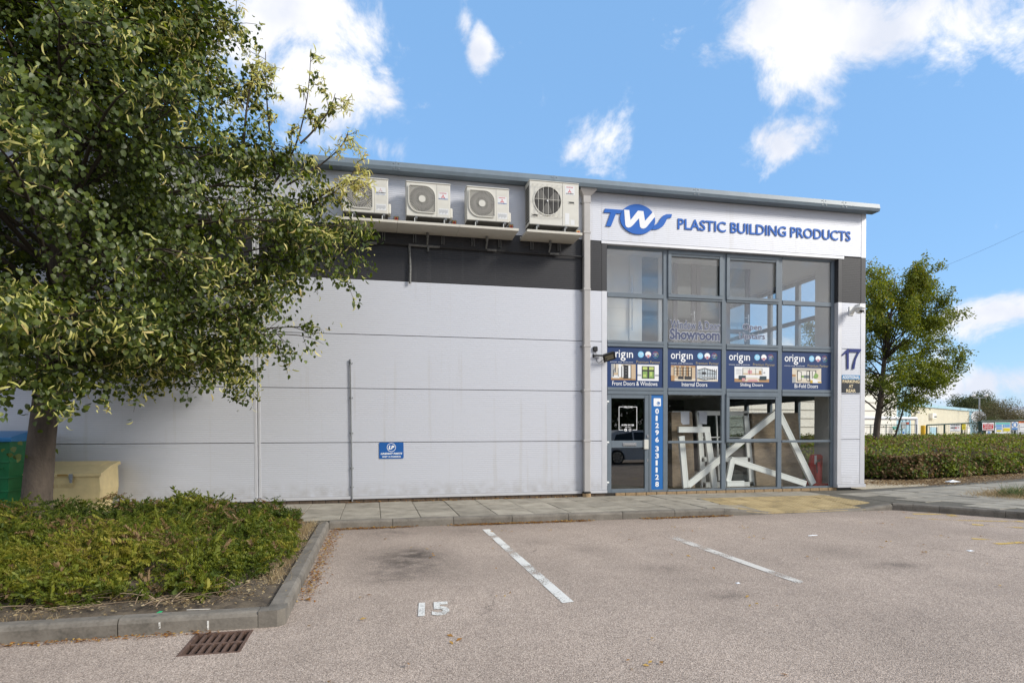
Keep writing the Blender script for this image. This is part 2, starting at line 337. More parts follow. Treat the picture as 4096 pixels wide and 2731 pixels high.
def slab_material(name, c1, c2, grime, rnd=.25):
    ma = bpy.data.materials.new(name); ma.use_nodes = True; n, l = ma.node_tree.nodes, ma.node_tree.links; b = n['Principled BSDF']; b.inputs['Roughness'].default_value = .85; b.inputs['Specular IOR Level'].default_value = .3
    g = N(n, 'ShaderNodeNewGeometry'); oi = N(n, 'ShaderNodeObjectInfo'); P = g.outputs['Position']; mm = lambda *a, **k: M(n, l, *a, **k)
    n1 = N(n, 'ShaderNodeTexNoise'); n1.inputs['Scale'].default_value = 3.2; n1.inputs['Detail'].default_value = 8; n1.inputs['Roughness'].default_value = .65; l.new(P, n1.inputs['Vector'])
    n2 = N(n, 'ShaderNodeTexNoise'); n2.inputs['Scale'].default_value = 45; n2.inputs['Detail'].default_value = 3; l.new(P, n2.inputs['Vector'])
    rp = N(n, 'ShaderNodeValToRGB'); e = rp.color_ramp.elements; e[0].position = .32; e[0].color = (*grime, 1); e[1].position = .72; e[1].color = (*c2, 1); x = e.new(.5); x.color = (*c1, 1)
    l.new(mm('ADD', mm('MULTIPLY', n1.outputs[0], .8), mm('MULTIPLY', n2.outputs[0], .22)), rp.inputs[0])
    mx = N(n, 'ShaderNodeVectorMath', operation='SCALE'); l.new(rp.outputs[0], mx.inputs[0]); l.new(mm('ADD', mm('MULTIPLY', oi.outputs['Random'], rnd), 1-rnd/2), mx.inputs['Scale'])
    l.new(mx.outputs[0], b.inputs['Base Color'])
    bp = N(n, 'ShaderNodeBump'); bp.inputs['Strength'].default_value = .35; bp.inputs['Distance'].default_value = .004; l.new(n2.outputs[0], bp.inputs['Height']); l.new(bp.outputs[0], b.inputs['Normal']); return ma
def paint_material(name, col, wear):
    """worn road paint: the tarmac shows through holes"""
    ma = bpy.data.materials.new(name); ma.use_nodes = True; n, l = ma.node_tree.nodes, ma.node_tree.links; b = n['Principled BSDF']; b.inputs['Base Color'].default_value = (*col, 1); b.inputs['Roughness'].default_value = .75
    g = N(n, 'ShaderNodeNewGeometry'); t = N(n, 'ShaderNodeTexNoise'); t.inputs['Scale'].default_value = 75; t.inputs['Detail'].default_value = 4; l.new(g.outputs['Position'], t.inputs['Vector'])
    t2 = N(n, 'ShaderNodeTexNoise'); t2.inputs['Scale'].default_value = 2.6; t2.inputs['Detail'].default_value = 4; l.new(g.outputs['Position'], t2.inputs['Vector'])
    v = M(n, l, 'ADD', M(n, l, 'MULTIPLY', t.outputs[0], .7), M(n, l, 'MULTIPLY', t2.outputs[0], .9))
    k = M(n, l, 'MULTIPLY', M(n, l, 'SUBTRACT', v, wear), 9.0, clamp=True)
    tr = N(n, 'ShaderNodeBsdfTransparent'); mx = N(n, 'ShaderNodeMixShader'); l.new(k, mx.inputs[0]); l.new(tr.outputs[0], mx.inputs[1]); l.new(b.outputs[0], mx.inputs[2]); l.new(mx.outputs[0], n['Material Output'].inputs[0]); return ma
def clad_material(name, c, stain, rough=.42, metal=0.0):
    ma = bpy.data.materials.new(name); ma.use_nodes = True; n, l = ma.node_tree.nodes, ma.node_tree.links; b = n['Principled BSDF']; b.inputs['Roughness'].default_value = rough; b.inputs['Metallic'].default_value = metal
    g = N(n, 'ShaderNodeNewGeometry'); mp = N(n, 'ShaderNodeMapping'); mp.inputs['Scale'].default_value = (5.0, 1.0, .16); l.new(g.outputs['Position'], mp.inputs[0])
    t = N(n, 'ShaderNodeTexNoise'); t.inputs['Scale'].default_value = 1.6; t.inputs['Detail'].default_value = 7; t.inputs['Roughness'].default_value = .6; l.new(mp.outputs[0], t.inputs['Vector'])
    t2 = N(n, 'ShaderNodeTexNoise'); t2.inputs['Scale'].default_value = .5; t2.inputs['Detail'].default_value = 4; l.new(g.outputs['Position'], t2.inputs['Vector'])
    rp = N(n, 'ShaderNodeValToRGB'); e = rp.color_ramp.elements; e[0].position = .66; e[0].color = (*c, 1); e[1].position = .92; e[1].color = (*stain, 1)
    l.new(M(n, l, 'ADD', M(n, l, 'MULTIPLY', t.outputs[0], .8), M(n, l, 'MULTIPLY', t2.outputs[0], .38)), rp.inputs[0]); sz_ = N(n, 'ShaderNodeSeparateXYZ'); l.new(g.outputs['Position'], sz_.inputs[0])
    t3 = N(n, 'ShaderNodeTexNoise'); t3.inputs['Scale'].default_value = 6; t3.inputs['Detail'].default_value = 6; l.new(g.outputs['Position'], t3.inputs['Vector'])
    spl = M(n, l, 'MULTIPLY', M(n, l, 'SUBTRACT', 1.0, M(n, l, 'MULTIPLY', sz_.outputs[2], 2.4), clamp=True), M(n, l, 'MULTIPLY', M(n, l, 'SUBTRACT', t3.outputs[0], .30), 1.6, clamp=True))
    mxd = N(n, 'ShaderNodeMix', data_type='RGBA'); l.new(spl, mxd.inputs[0]); l.new(rp.outputs[0], mxd.inputs[6]); mxd.inputs[7].default_value = (.24, .21, .165, 1); l.new(mxd.outputs[2], b.inputs['Base Color']); return ma
TARMAC = tarmac_material()
SLAB = slab_material('grey_concrete_slab', (.275, .250, .203), (.385, .352, .292), (.155, .138, .108))
TACT = slab_material('buff_tactile_slab', (.36, .275, .140), (.46, .36, .20), (.17, .14, .085), .16)
KERB = slab_material('concrete_kerb', (.165, .148, .125), (.235, .213, .18), (.075, .068, .057), .18)
WPAINT = paint_material('worn_white_paint', (.66, .65, .61), .675); YPAINT = paint_material('worn_yellow_paint', (.62, .42, .08), .72)
WFAINT = paint_material('faded_white_paint', (.60, .57, .52), .715)
SILVER = clad_material('silver_cladding', (.575, .59, .64), (.47, .46, .445), .42, .25); CHAR = clad_material('charcoal_cladding', (.019, .019, .023), (.06, .06, .064), .5)
TRIMS = mat('silver_trim', (.60, .605, .635), .4, .35, noise=.05, nscale=3); TRIMC = mat('charcoal_trim', (.028, .028, .032), .45)
FRAME = mat('blue_grey_frame', (.130, .160, .190), .38, noise=.08, nscale=6); GUTTER = mat('blue_grey_gutter', (.145, .185, .22), .42, noise=.10, nscale=5)
SOIL = mat('dry_dark_soil', (.07, .052, .038), .95, noise=.5, nscale=9, bump=.8, bscale=45, col2=(.16, .125, .085))
BRICK = mat('plinth_brick', (.085, .06, .042), .9, noise=.4, nscale=20); BRICKY = mat('buff_plinth_brick', (.32, .22, .12), .9, noise=.3, nscale=20); MORTAR = mat('dark_mortar', (.03, .025, .02), .95)
WHITE = mat('white_print', (.80, .81, .82), .5); BLACK = mat('black_plastic', (.012, .012, .013), .45); STEEL = mat('galvanised_steel', (.30, .31, .32), .4, .6, noise=.15, nscale=12)

# ------------------------------------------------------------------ ground with the gully hole
GZ = -.12; GX0, GX1, GY0, GY1 = -1.225, -.845, -7.76, -7.29
xs = [-400, GX0, GX1, 400]; ys = [-400, GY0, GY1, 400]
V = [(x, y, GZ) for y in ys for x in xs]; Fc = [(j*4+i, j*4+i+1, j*4+i+5, j*4+i+4) for j in range(3) for i in range(3) if (i, j) != (1, 1)]
g = MB().add(V, Fc).build('car_park_ground', TARMAC); tag(g, kind='structure', label='worn pinkish grey tarmac car park')
def marking(name, pts, ma, z=GZ+.004, label=None):
    o = MB().add([(float(a), float(b), z) for a, b in pts], [tuple(range(len(pts)))]).build(name, ma, g)
    if label: o['label'] = label
    return o
K = 4096/2352
marking('bay_line', [gp(x*K, y*K, GZ)[:2] for x, y in ((1108,1216),(1124,1215),(1318,1382),(1292,1385))], WPAINT, label='white bay line beside the number 15')
marking('bay_line', [gp(x*K, y*K, GZ)[:2] for x, y in ((1532,1233),(1550,1231),(1850,1337),(1836,1341))], WFAINT, label='faded white bay line in front of the showroom')
q = [gp(x*K, y*K, GZ) for x, y in ((962,1386),(1036,1386),(1030,1414))]
n15 = lettering('bay_number', '15', (0, 1, 0, 1), 0, WPAINT, None, bold=.035)
co = np.empty(len(n15.data.vertices)*3); n15.data.vertices.foreach_get('co', co); co = co.reshape(-1, 3)
o0, ex, ey = gp(960*K, 1416*K, GZ), None, None; ex = gp(1034*K, 1412*K, GZ)-o0; ey = gp(962*K, 1385*K, GZ)-o0
nc = o0[None]+co[:, 0:1]*ex+co[:, 2:3]*ey; nc[:, 2] = GZ+.004-co[:, 1]; n15.data.vertices.foreach_set('co', nc.ravel()); n15.data.update(); n15.parent = g; n15['label'] = 'worn white painted number 15'
def ystrip(a, b, w):
    A, B = gp(*a, GZ)[:2], gp(*b, GZ)[:2]; d = unit(B-A); nn = np.array([-d[1], d[0]])*w/2; marking('yellow_hatching', [A-nn, B-nn, B+nn, A+nn], YPAINT)
z4 = zm(2300, 1900, 1.3096)
for a, b, w in (((1730,222),(2035,237),.11),((2040,237),(2352,243),.11),((1770,203),(1960,205),.09),((1955,204),(2012,224),.14),((2170,267),(2352,276),.11),((2080,258),(2140,262),.1),((2200,360),(2352,352),.1),((2080,333),(2180,337),.08)): ystrip(z4(*a), z4(*b), w)

# ------------------------------------------------------------------ pavement, tactile paving, kerbs
pv = empty('pavement', kind='structure', label='grey concrete slab pavement along the building')
def sst(a, b, x): t = min(1, max(0, (x-a)/(b-a))); return t*t*(3-2*t)
def drop(x, y): return -.088*sst(5.7, 6.6, x)*(1-sst(8.3, 9.3, x))*min(1, max(0, (-.95-y)/1.45))
KY = -2.5
SBED = mat('dark_joint_sand', (.10, .09, .07), .95, noise=.3, nscale=15)
bb = MB(); nx = 80
xg = np.linspace(-12, 9.3, nx); yg = (-2.38, -1.75, -.95, .02)
bb.add([(x, y, drop(x, y)-.012) for y in yg for x in xg], [(j*nx+i, j*nx+i+1, (j+1)*nx+i+1, (j+1)*nx+i) for j in range(3) for i in range(nx-1)])
bb.build('slab_bedding', SBED, pv)
s0 = MB().box(-.2965, .2965, -.4, .4, -.05, 0, .006).build('paving_slab', SLAB, pv)
slabrows = [(-.46, .90), (-1.335, .83), (-2.065, .61)]
first = True
def put_slab(x, yc, d, src, w=1.0):
    global first
    z = drop(x, yc); gx = (drop(x+.2, yc)-drop(x-.2, yc))/.4; gy = (drop(x, yc+.2)-drop(x, yc-.2))/.4
    r = (math.atan(gy)+rng.normal(0, .0025), -math.atan(gx)+rng.normal(0, .0025), rng.normal(0, .002)); s = (w, (d-.008)/.8, 1)
    L = (x, yc, z+rng.normal(0, .002))
    if first: src.location = L; src.rotation_euler = r; src.scale = s; first = False; return
    share('paving_slab', src, pv, L, r, s)
for ri, (yc, d) in enumerate(slabrows):
    for i in range(-16, 15):
        x = .4+.6*i
        if 6.45 < x < 9.05 and ri > 0: continue
        if x > 9.1 and ri == 2: continue
        put_slab(x, yc, d, s0)
# tactile slabs with blisters
tb = MB().box(-.197, .197, -.197, .197, -.05, 0, .004)
for a in range(6):
    for b in range(6):
        cx, cy = -.165+.066*a, -.165+.066*b; r0, r1, h = .0155, .009, .005
        vs = [(cx+r0*math.cos(w), cy+r0*math.sin(w), 0) for w in (.4, 1.97, 3.54, 5.11)]+[(cx+r1*math.cos(w), cy+r1*math.sin(w), h) for w in (.4, 1.97, 3.54, 5.11)]
        tb.add(vs, [(4,5,6,7)]+[(k, (k+1) % 4, (k+1) % 4+4, k+4) for k in range(4)])
t0 = tb.build('tactile_slab', TACT, pv); t0['label'] = 'buff yellow blister paving slab'; first = True
for j in range(4):
    for i in range(7):
        x, yc = 6.36+.4*i+(.0 if j < 2 else .0), -1.13-.4*j+.02
        if i == 6 and j > 2: continue
        z = drop(x, yc); gx = (drop(x+.15, yc)-drop(x-.15, yc))/.3; gy = (drop(x, yc+.15)-drop(x, yc-.15))/.3
        L, r = (x, yc, z+.002+rng.normal(0, .0015)), (math.atan(gy), -math.atan(gx), 0)
        if first: t0.location = L; t0.rotation_euler = r; first = False
        else: share('tactile_slab', t0, pv, L, r)
# footpath on the right: older mixed slabs
pr = empty('footpath', kind='structure', label='grey footpath slabs between the kerb and the hedge')
PP = [(9.33, -2.5), (9.95, -3.75), (11.2, -6.0), (14, -11), (40, -11), (40, 8.2), (17.35, 1.72), (12.9, .5), (10.75, .06), (9.32, .02)]
MB().prism_xy(PP, -.1, -.012).build('slab_bedding', SBED, pr)
def inside(x, y, P):
    c = False
    for i in range(len(P)):
        (x1, y1), (x2, y2) = P[i], P[i-1]
        if (y1 > y) != (y2 > y) and x < (x2-x1)*(y-y1)/(y2-y1)+x1: c = not c
    return c
f0 = MB().box(-.445, .445, -.295, .295, -.05, 0, .006).build('paving_slab', SLAB, pr); first = True; ca, sa = math.cos(R(14)), math.sin(R(14))
for j in range(-14, 12):
    for i in range(-2, 16):
        u, v = .9*i+(.45 if j % 2 else 0), .6*j; x, y = 9.9+u*ca-v*sa, -.9+u*sa+v*ca
        if not all(inside(x+a*ca-b*sa, y+a*sa+b*ca, PP) for a in (-.36, .36) for b in (-.24, .24)): continue
        L, r = (x, y, -.004+rng.normal(0, .003)), (rng.normal(0, .004), rng.normal(0, .004), R(14)+rng.normal(0, .004))
        if first: f0.location = L; f0.rotation_euler = r; first = False
        else: share('paving_slab', f0, pr, L, r)
kr = empty('kerb', kind='structure', label='concrete kerb stones along the pavement')
def kerb_mesh(L, w=.125):
    b = MB(); h = L/2-.004
    prof = [(0, -.2), (0, -.035), (.012, -.012), (.03, 0), (w, 0), (w, -.2)]     # (depth behind face, z)
    return b.prism_yz(prof, -h, h)
k0 = kerb_mesh(.914).build('kerb_stone', KERB, kr); first = True
def put_kerb(p, q, parent=kr, src=k0, z0=0.0, z1=0.0):
    global first
    d = np.array(q)-np.array(p); L = np.linalg.norm(d); a = math.atan2(d[1], d[0]); c = (np.array(p)+np.array(q))/2
    loc = (c[0], c[1], (z0+z1)/2); rot = (0, -math.atan2(z1-z0, L), a); sc = (L/.914, 1, 1)
    if first: src.location = loc; src.rotation_euler = rot; src.scale = sc; first = False; return src
    return share('kerb_stone', src, parent, loc, rot, sc)
# local +y is behind the face: running left to right (+X) the back is +Y
x = -.64
while x < 9.0:
    x2 = min(x+.914, 9.07); put_kerb((x, KY-.01*x/5), (x2, KY-.01*x2/5), z0=drop(x, -2.5), z1=drop(x2, -2.5)); x = x2
cur = [(9.07, -2.52), (9.30, -2.72), (9.52, -3.05), (9.98, -3.83), (10.45, -4.62), (10.92, -5.4), (11.4, -6.2), (11.9, -7.0)]
for a, b in zip(cur[:-1], cur[1:]): put_kerb(a, b)

# ------------------------------------------------------------------ planting bed
kb = empty('bed_kerb', kind='structure', label='raised concrete kerb round the shrub bed')
k1 = kerb_mesh(.914).build('kerb_stone', KERB, kb); first = True
y = KY
while y > -7.0:
    y2 = max(y-.914, -7.06); put_kerb((-.64, y2), (-.64, y), kb, k1); y = y2
x = -.82
cs = MB().prism_xy([(-.64, -7.06), (-.64, -7.20), (-.69, -7.25), (-.82, -7.25), (-.82, -7.125), (-.765, -7.125), (-.765, -7.06)], -.2, 0).build('kerb_corner_stone', KERB, kb)
while x > -12:
    x2 = x-.914; put_kerb((x2, -7.25), (x, -7.25), kb, k1); x = x2
for a, b, c in ((1072, 1155, 1195), (1397, 1145, 1212)):      # paint dashes on the kerb face
    z3 = zm(0, 1800, 1.68); P0, P1 = wp(*z3(a, b), -7.252), wp(*z3(a, c), -7.252)
    MB().box(P0[0]-.006, P0[0]+.006, -7.2535, -7.2505, P1[2], P0[2]).build('paint_dash', WPAINT, kb)
sg = MB(); nx, ny = 60, 40; X0, X1, Y0, Y1 = -12.0, -.76, -7.13, -2.5
def soil(x, y): e = min(1, min(x-X0, X1-x, y-Y0, 2.0)/.5) if True else 0; return -.035+.07*max(0, e)+.018*math.sin(7*x+3*y)*math.cos(5*y-2*x)*max(0, e)
V = [(X0+(X1-X0)*i/(nx-1), Y0+(Y1-Y0)*j/(ny-1), 0) for j in range(ny) for i in range(nx)]; V = [(a, b, soil(a, b)) for a, b, _ in V]
sb = sg.add(V, [(j*nx+i, j*nx+i+1, (j+1)*nx+i+1, (j+1)*nx+i) for j in range(ny-1) for i in range(nx-1)]).build('bed_soil', SOIL, smooth=True); tag(sb, 'dry dark soil of the shrub bed', kind='structure')
# gully grate
gr = empty('gully_grate', ((GX0+GX1)/2, (GY0+GY1)/2, GZ), label='rusty iron gully grate set in the tarmac by the kerb', cat='drain')
RUST = mat('rusty_iron', (.105, .062, .045), .85, noise=.4, nscale=30, bump=.4, bscale=120); PIT = mat('gully_dirt', (.02, .016, .013), .95)
b = MB(); w = .022
b.box(GX0, GX0+w, GY0, GY1, GZ-.09, GZ+.004, .003).box(GX1-w, GX1, GY0, GY1, GZ-.09, GZ+.004, .003).box(GX0+w, GX1-w, GY0, GY0+w, GZ-.09, GZ+.003, .003).box(GX0+w, GX1-w, GY1-w, GY1, GZ-.09, GZ+.003, .003)
under(b.build('frame', RUST), gr)
b = MB(); ym = (GY0+GY1)/2+.01
under(MB().box(GX0+w, GX1-w, ym-.012, ym+.012, GZ-.07, GZ-.004, .004).build('cross_bar', RUST), gr)
for i in range(1, 7):
    xb = GX0+w+(GX1-GX0-2*w)*i/7
    for a, c in ((GY0+w, ym-.0125), (ym+.0125, GY1-w)): under(MB().box(xb-.009, xb+.009, a, c, GZ-.075, GZ-.003, .003).build('bar', RUST), gr)
bx_ = MB().add([(GX0,GY0,GZ-.001),(GX1,GY0,GZ-.001),(GX1,GY1,GZ-.001),(GX0,GY1,GZ-.001),(GX0,GY0,-.6),(GX1,GY0,-.6),(GX1,GY1,-.6),(GX0,GY1,-.6)], [(0,1,5,4),(1,2,6,5),(2,3,7,6),(3,0,4,7),(4,5,6,7)])
under(bx_.build('gully_pot', PIT), gr)
# gravel strip and leaf litter bed at the building's corner
def gpoly(name, P, z, ma, label): o = MB().add([(a, b, z) for a, b in P], [tuple(range(len(P)))]).build(name, ma); return tag(o, label, kind='structure')
GRAV = mat('pale_gravel_ground', (.44, .37, .26), .95, noise=.45, nscale=40, bump=1, bscale=70)
LITTER = mat('leaf_litter_ground', (.085, .06, .036), .95, noise=.5, nscale=25, bump=1, bscale=50, col2=(.22, .15, .08))
gpoly('gravel_strip', [(10.72, .05), (12.95, .49), (13.4, 1.0), (13.0, 2.6), (10.72, 2.6)], -.006, GRAV, 'pale gravel strip beside the building corner')
gpoly('hedge_bed', [(12.95, .5), (17.35, 1.72), (40, 8.2), (60, 40), (10.72, 40), (10.72, 2.55), (12.4, 1.6)], -.010, LITTER, 'leaf littered earth under the hedge')

# ------------------------------------------------------------------ the industrial unit
bld = empty('industrial_unit', (4, 0, 0), label='silver and charcoal clad industrial unit with a glazed two storey showroom corner', cat='building')
def P(o): return under(o, bld)
ROWS = [.122, 1.122, 2.122, 3.122, 4.140, 5.134, 6.10]
PITCH_R = .0385
def rib_panel(name, x0, x1, z0, z1, ma, y=0.0):
    """ribbed sheet panel in a loop of shallow grooves, 60 mm thick, joint gap of 12 mm at the top"""
    prof = []; z1 -= .012; z = z0; n = max(1, round((z1-z0)/PITCH_R)); p = (z1-z0)/n
    for i in range(n):
        a = z0+i*p; prof += [(y, a), (y, a+p*.70), (y+.0020, a+p*.78), (y+.0020, a+p*.94)]
    prof += [(y, z1), (y+.06, z1), (y+.06, z0)]
    b = MB(); k = len(prof); vs = [(x0, a, c) for a, c in prof]+[(x1, a, c) for a, c in prof]
    b.add(vs, [(i, i+k, (i+1) % k+k, (i+1) % k) for i in range(k)])
    return P(b.build(name, ma))
spans = [(-14.0, -8.0), (-7.88, -2.09), (-1.98, 4.15), (4.162, 4.508)]
for r in range(6):
    ma = CHAR if r == 4 else SILVER
    for (a, b_) in spans: rib_panel('wall_panel', a, b_, ROWS[r], ROWS[r+1], ma)
    if r < 5: rib_panel('wall_panel', 10.108, 10.583, ROWS[r], ROWS[r+1], ma)
rib_panel('wall_panel', 4.512, 10.583, 5.150, 6.10, SILVER)
# vertical joint cover strips
for xa in (-2.09, -8.0):
    b = MB(); xw = .11 if xa > -3 else .12
    for z0, z1, ma in ((.122, 6.1, TRIMS),):
        P(MB().box(xa, xa+.045, -.004, .055, z0, z1, .003).build('joint_cover', ma)); P(MB().box(xa+.045, xa+xw-.04, .012, .055, z0, z1).build('joint_recess', TRIMS)); P(MB().box(xa+xw-.04, xa+xw, -.004, .055, z0, z1, .003).build('joint_cover', ma))
def two(name, x0, x1, y0, y1, zs=(.122, 4.132, 5.13, 6.098)):
    for i, ma in enumerate((TRIMS, TRIMC, TRIMS)):
        P(MB().box(x0, x1, y0, y1, zs[i]+.001, zs[i+1], .004).build(name, ma))
two('window_reveal_trim', 4.51, 4.622, -.003, .14, (.122, 4.132, 5.075, 5.076))
two('window_reveal_trim', 10.005, 10.106, -.003, .14, (.122, 4.132, 5.075, 5.076))
two('corner_trim', 10.585, 10.706, -.006, .16)
P(MB().box(4.50, 10.14, -.014, .13, 5.078, 5.138, .003).build('window_head_trim', TRIMS))
# base flashing, plinth bricks
for a, b_ in ((-14, -2.0), (-1.995, 4.62)): P(MB().box(a, b_, -.022, .05, .062, .118, .003).build('base_flashing', TRIMS))
P(MB().box(10.0, 10.73, -.026, .16, .052, .118, .003).build('base_flashing', TRIMS))
P(MB().box(-14, 4.62, .012, .06, -.05, .075).build('plinth_mortar', MORTAR)); P(MB().box(4.62, 10.0, .062, .13, -.05, .05).build('plinth_mortar', MORTAR))
br = MB().box(0, .215, 0, .05, -.005, .058, .003).build('plinth_brick', BRICK); P(br); br.location = (-2.0-4, 0, 0)
brm = br.data; br.matrix_parent_inverse = Matrix(); br.location = (-6.0, .0, 0)
for i in range(1, 66):
    x = -2.0+.2275*i
    if 4.5 < x < 4.62 or x > 9.85: continue
    o = bpy.data.objects.new('plinth_brick', brm); COL.objects.link(o); o.parent = bld
    if x < 4.5: o.location = (x-4, .0, 0)
    else:
        o.location = (x-4, .05, -.008); o.material_slots[0].link = 'OBJECT'; o.material_slots[0].material = BRICKY
# body: side and rear walls, roof, floors, inner faces
IW = mat('inner_white_wall', (.62, .62, .61), .8, noise=.03, nscale=2); IFL = mat('showroom_floor', (.20, .19, .175), .6, noise=.15, nscale=5); ICE = mat('ceiling_white', (.58, .58, .58), .85)
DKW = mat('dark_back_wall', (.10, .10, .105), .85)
P(MB().box(-14, 4.50, .062, .22, .12, 6.1).build('front_wall_core', IW)); P(MB().box(4.50, 10.58, .062, .22, 5.15, 6.1).build('front_wall_core', IW))
P(MB().box(10.02, 10.57, .165, .30, .05, 5.15).build('corner_pier_core', IW))
for y0, y1, z0, z1 in ((.20, 1.15, .05, 6.1), (5.45, 15, .05, 6.1), (1.15, 5.45, 5.1, 6.1)): P(MB().box(10.50, 10.70, y0, y1, z0, z1).build('side_wall', SILVER))
P(MB().box(-14, 10.7, 15, 15.2, 0, 6.1).build('rear_wall', SILVER)); P(MB().box(-14.2, -14, 0, 15.2, 0, 6.1).build('side_wall', SILVER))
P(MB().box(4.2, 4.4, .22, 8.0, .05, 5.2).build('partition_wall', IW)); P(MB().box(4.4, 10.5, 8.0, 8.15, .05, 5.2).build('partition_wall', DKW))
P(MB().box(4.2, 10.5, .16, 8.1, -.02, .06).build('ground_floor', IFL)); P(MB().box(4.4, 10.5, .20, 8.0, 2.40, 2.95).build('upper_floor', ICE)); P(MB().box(4.4, 10.5, .22, 8.0, 5.15, 5.25).build('ceiling', ICE))
P(MB().box(10.36, 10.50, .31, 1.2, .06, 2.4).build('inner_lining', IW)); P(MB().box(10.36, 10.50, .31, 1.2, 2.95, 5.15).build('inner_lining', IW))
rf = MB().prism_yz([(-.10, 6.255), (15.3, 7.2), (15.3, 7.1), (-.10, 6.15)], -14.3, 10.80).build('roof', mat('roof_sheet', (.25, .27, .29), .5)); P(rf)
# eaves gutter in sections with straps and bolts
z5 = zm(2300, 700, 1.809)
js = [-14.3, -8.4, -2.6, wp(1586, 660, -.25)[0], wp(2219, 705, -.25)[0], wp(*z5(880, 120), -.25)[0], wp(*z5(1805, 200), -.25)[0], wp(*z5(1950, 210), -.25)[0], 10.84]
gp_ = [(-.235, 6.246), (-.258, 6.150), (-.238, 6.090), (-.02, 6.092), (.02, 6.20), (-.10, 6.262)]
for a, b_ in zip(js[:-1], js[1:]):
    o = P(MB().prism_yz(gp_, a+.001, b_-.001).build('gutter_section', GUTTER))
    if b_ < 10.8:
        P(MB().prism_yz([(y-.003 if y < -.09 else y, z-.002 if z < 6.1 else z+.002) for y, z in gp_[:3]]+[(-.1, 6.098), (-.1, 6.255)], b_-.016, b_+.016).build('gutter_strap', GUTTER))
        bo = MB()
        for dx in (-.045, .045):
            for zz, yy in ((6.215, -.2455), (6.118, -.2495)): bo.disc(b_+dx, zz, .009, .009, yy-.012, yy+.02, 8)
        P(bo.build('strap_bolts', STEEL))
# ---------------------------------------------------------------- curtain walling
CX = [4.625, 5.955, 7.300, 8.645, 10.004]; GY = .10                     # front face plane of the frame
def bar(name, x0, x1, z0, z1, y0=GY, y1=GY+.06, c=.006, ma=FRAME): return P(MB().box(x0, x1, y0, y1, z0, z1, c).build(name, ma))
for i, x in enumerate(CX):
    w = .052; x0, x1 = (x, x+.045) if i == 0 else ((x-.075, x) if i == 4 else (x-w, x+w))
    bar('mullion', x0, x1, .02, 5.10, GY+.012, GY+.075)
GEN = glass('double_glazing', (.985, .99, .985), 3.0); GLO = glass('tinted_double_glazing', (.985, .99, .985), 1.2); DGL = glass('dark_door_glass', (.42, .44, .43), 4.2)
def rail(i, z0, z1): return bar('transom', CX[i]+(.046 if i == 0 else .053), CX[i+1]-(.076 if i == 3 else .053), z0, z1, GY, GY+.07)
def pane(i, z0, z1, ma, inset=0.0):
    x0, x1 = CX[i]+(.04 if i == 0 else .05)+inset, CX[i+1]-(.07 if i == 3 else .05)-inset
    return P(MB().box(x0, x1, GY+.035, GY+.055, z0+inset, z1-inset).build('window_pane', ma))
for i in range(4):
    rail(i, 5.03, 5.10); rail(i, 4.045, 4.14); rail(i, 3.105, 3.165); rail(i, 3.04, 3.10); rail(i, 2.145, 2.21); rail(i, 2.065, 2.14)
    pane(i, 4.12, 5.05, GEN); pane(i, 3.15, 4.06, GEN)
    if i: rail(i, 1.055, 1.105); rail(i, .025, .083); pane(i, 1.09, 2.08, GLO); pane(i, .07, 1.07, GLO)
    bar('spandrel_backing', CX[i]+.06, CX[i+1]-.06, 2.2, 3.05, GY+.045, GY+.09, 0, TRIMC)
def sash(i, z0, z1):
    x0, x1 = CX[i]+.045, CX[i+1]-.045; w = .075; y0 = GY-.018
    s_ = P(MB().box(x0, x1, y0, GY+.01, z1-w, z1, .008).box(x0, x1, y0, GY+.01, z0, z0+w, .008).box(x0, x0+w, y0+.0015, GY+.01, z0+w, z1-w, .004).box(x1-w, x1, y0+.0015, GY+.01, z0+w, z1-w, .004).build('opening_sash', FRAME))
    o = MB().box(x0+w, x1-w, y0+.01, GY+.02, z1-w-.045, z1-w-.003, .006).box(x0+w+.01, x1-w-.01, y0+.004, y0+.01, z1-w-.02, z1-w-.012).build('trickle_vent', FRAME); o.parent = s_
sash(1, 4.085, 5.06); sash(2, 4.085, 5.06); sash(2, 1.065, 2.11)
bar('door_post', 5.585, 5.64, .02, 2.065, GY+.005, GY+.07); bar('side_light_sill', 5.64, 5.905, .02, .095, GY+.005, GY+.07)
# side glazing (same grid, seen from inside)
SY = [1.15, 2.14, 3.30, 4.40, 5.45]
for i, y in enumerate(SY): P(MB().box(10.56, 10.64, y-.07, y+.07, .02, 5.10, .005).build('mullion', FRAME))
for z0, z1 in ((.02, .10), (1.05, 1.11), (2.06, 2.21), (3.04, 3.17), (4.03, 4.13), (5.02, 5.10)):
    for i in range(4): P(MB().box(10.562, 10.638, SY[i]+.071, SY[i+1]-.071, z0, z1, .004).build('transom', FRAME))
for i in range(4):
    for z0, z1 in ((.09, 1.06), (1.10, 2.07), (3.16, 4.04), (4.12, 5.03)): P(MB().box(10.592, 10.608, SY[i]+.06, SY[i+1]-.06, z0, z1).build('window_pane', GEN))
    P(MB().box(10.58, 10.62, SY[i]+.06, SY[i+1]-.06, 2.20, 3.05).build('spandrel_panel', TRIMC))
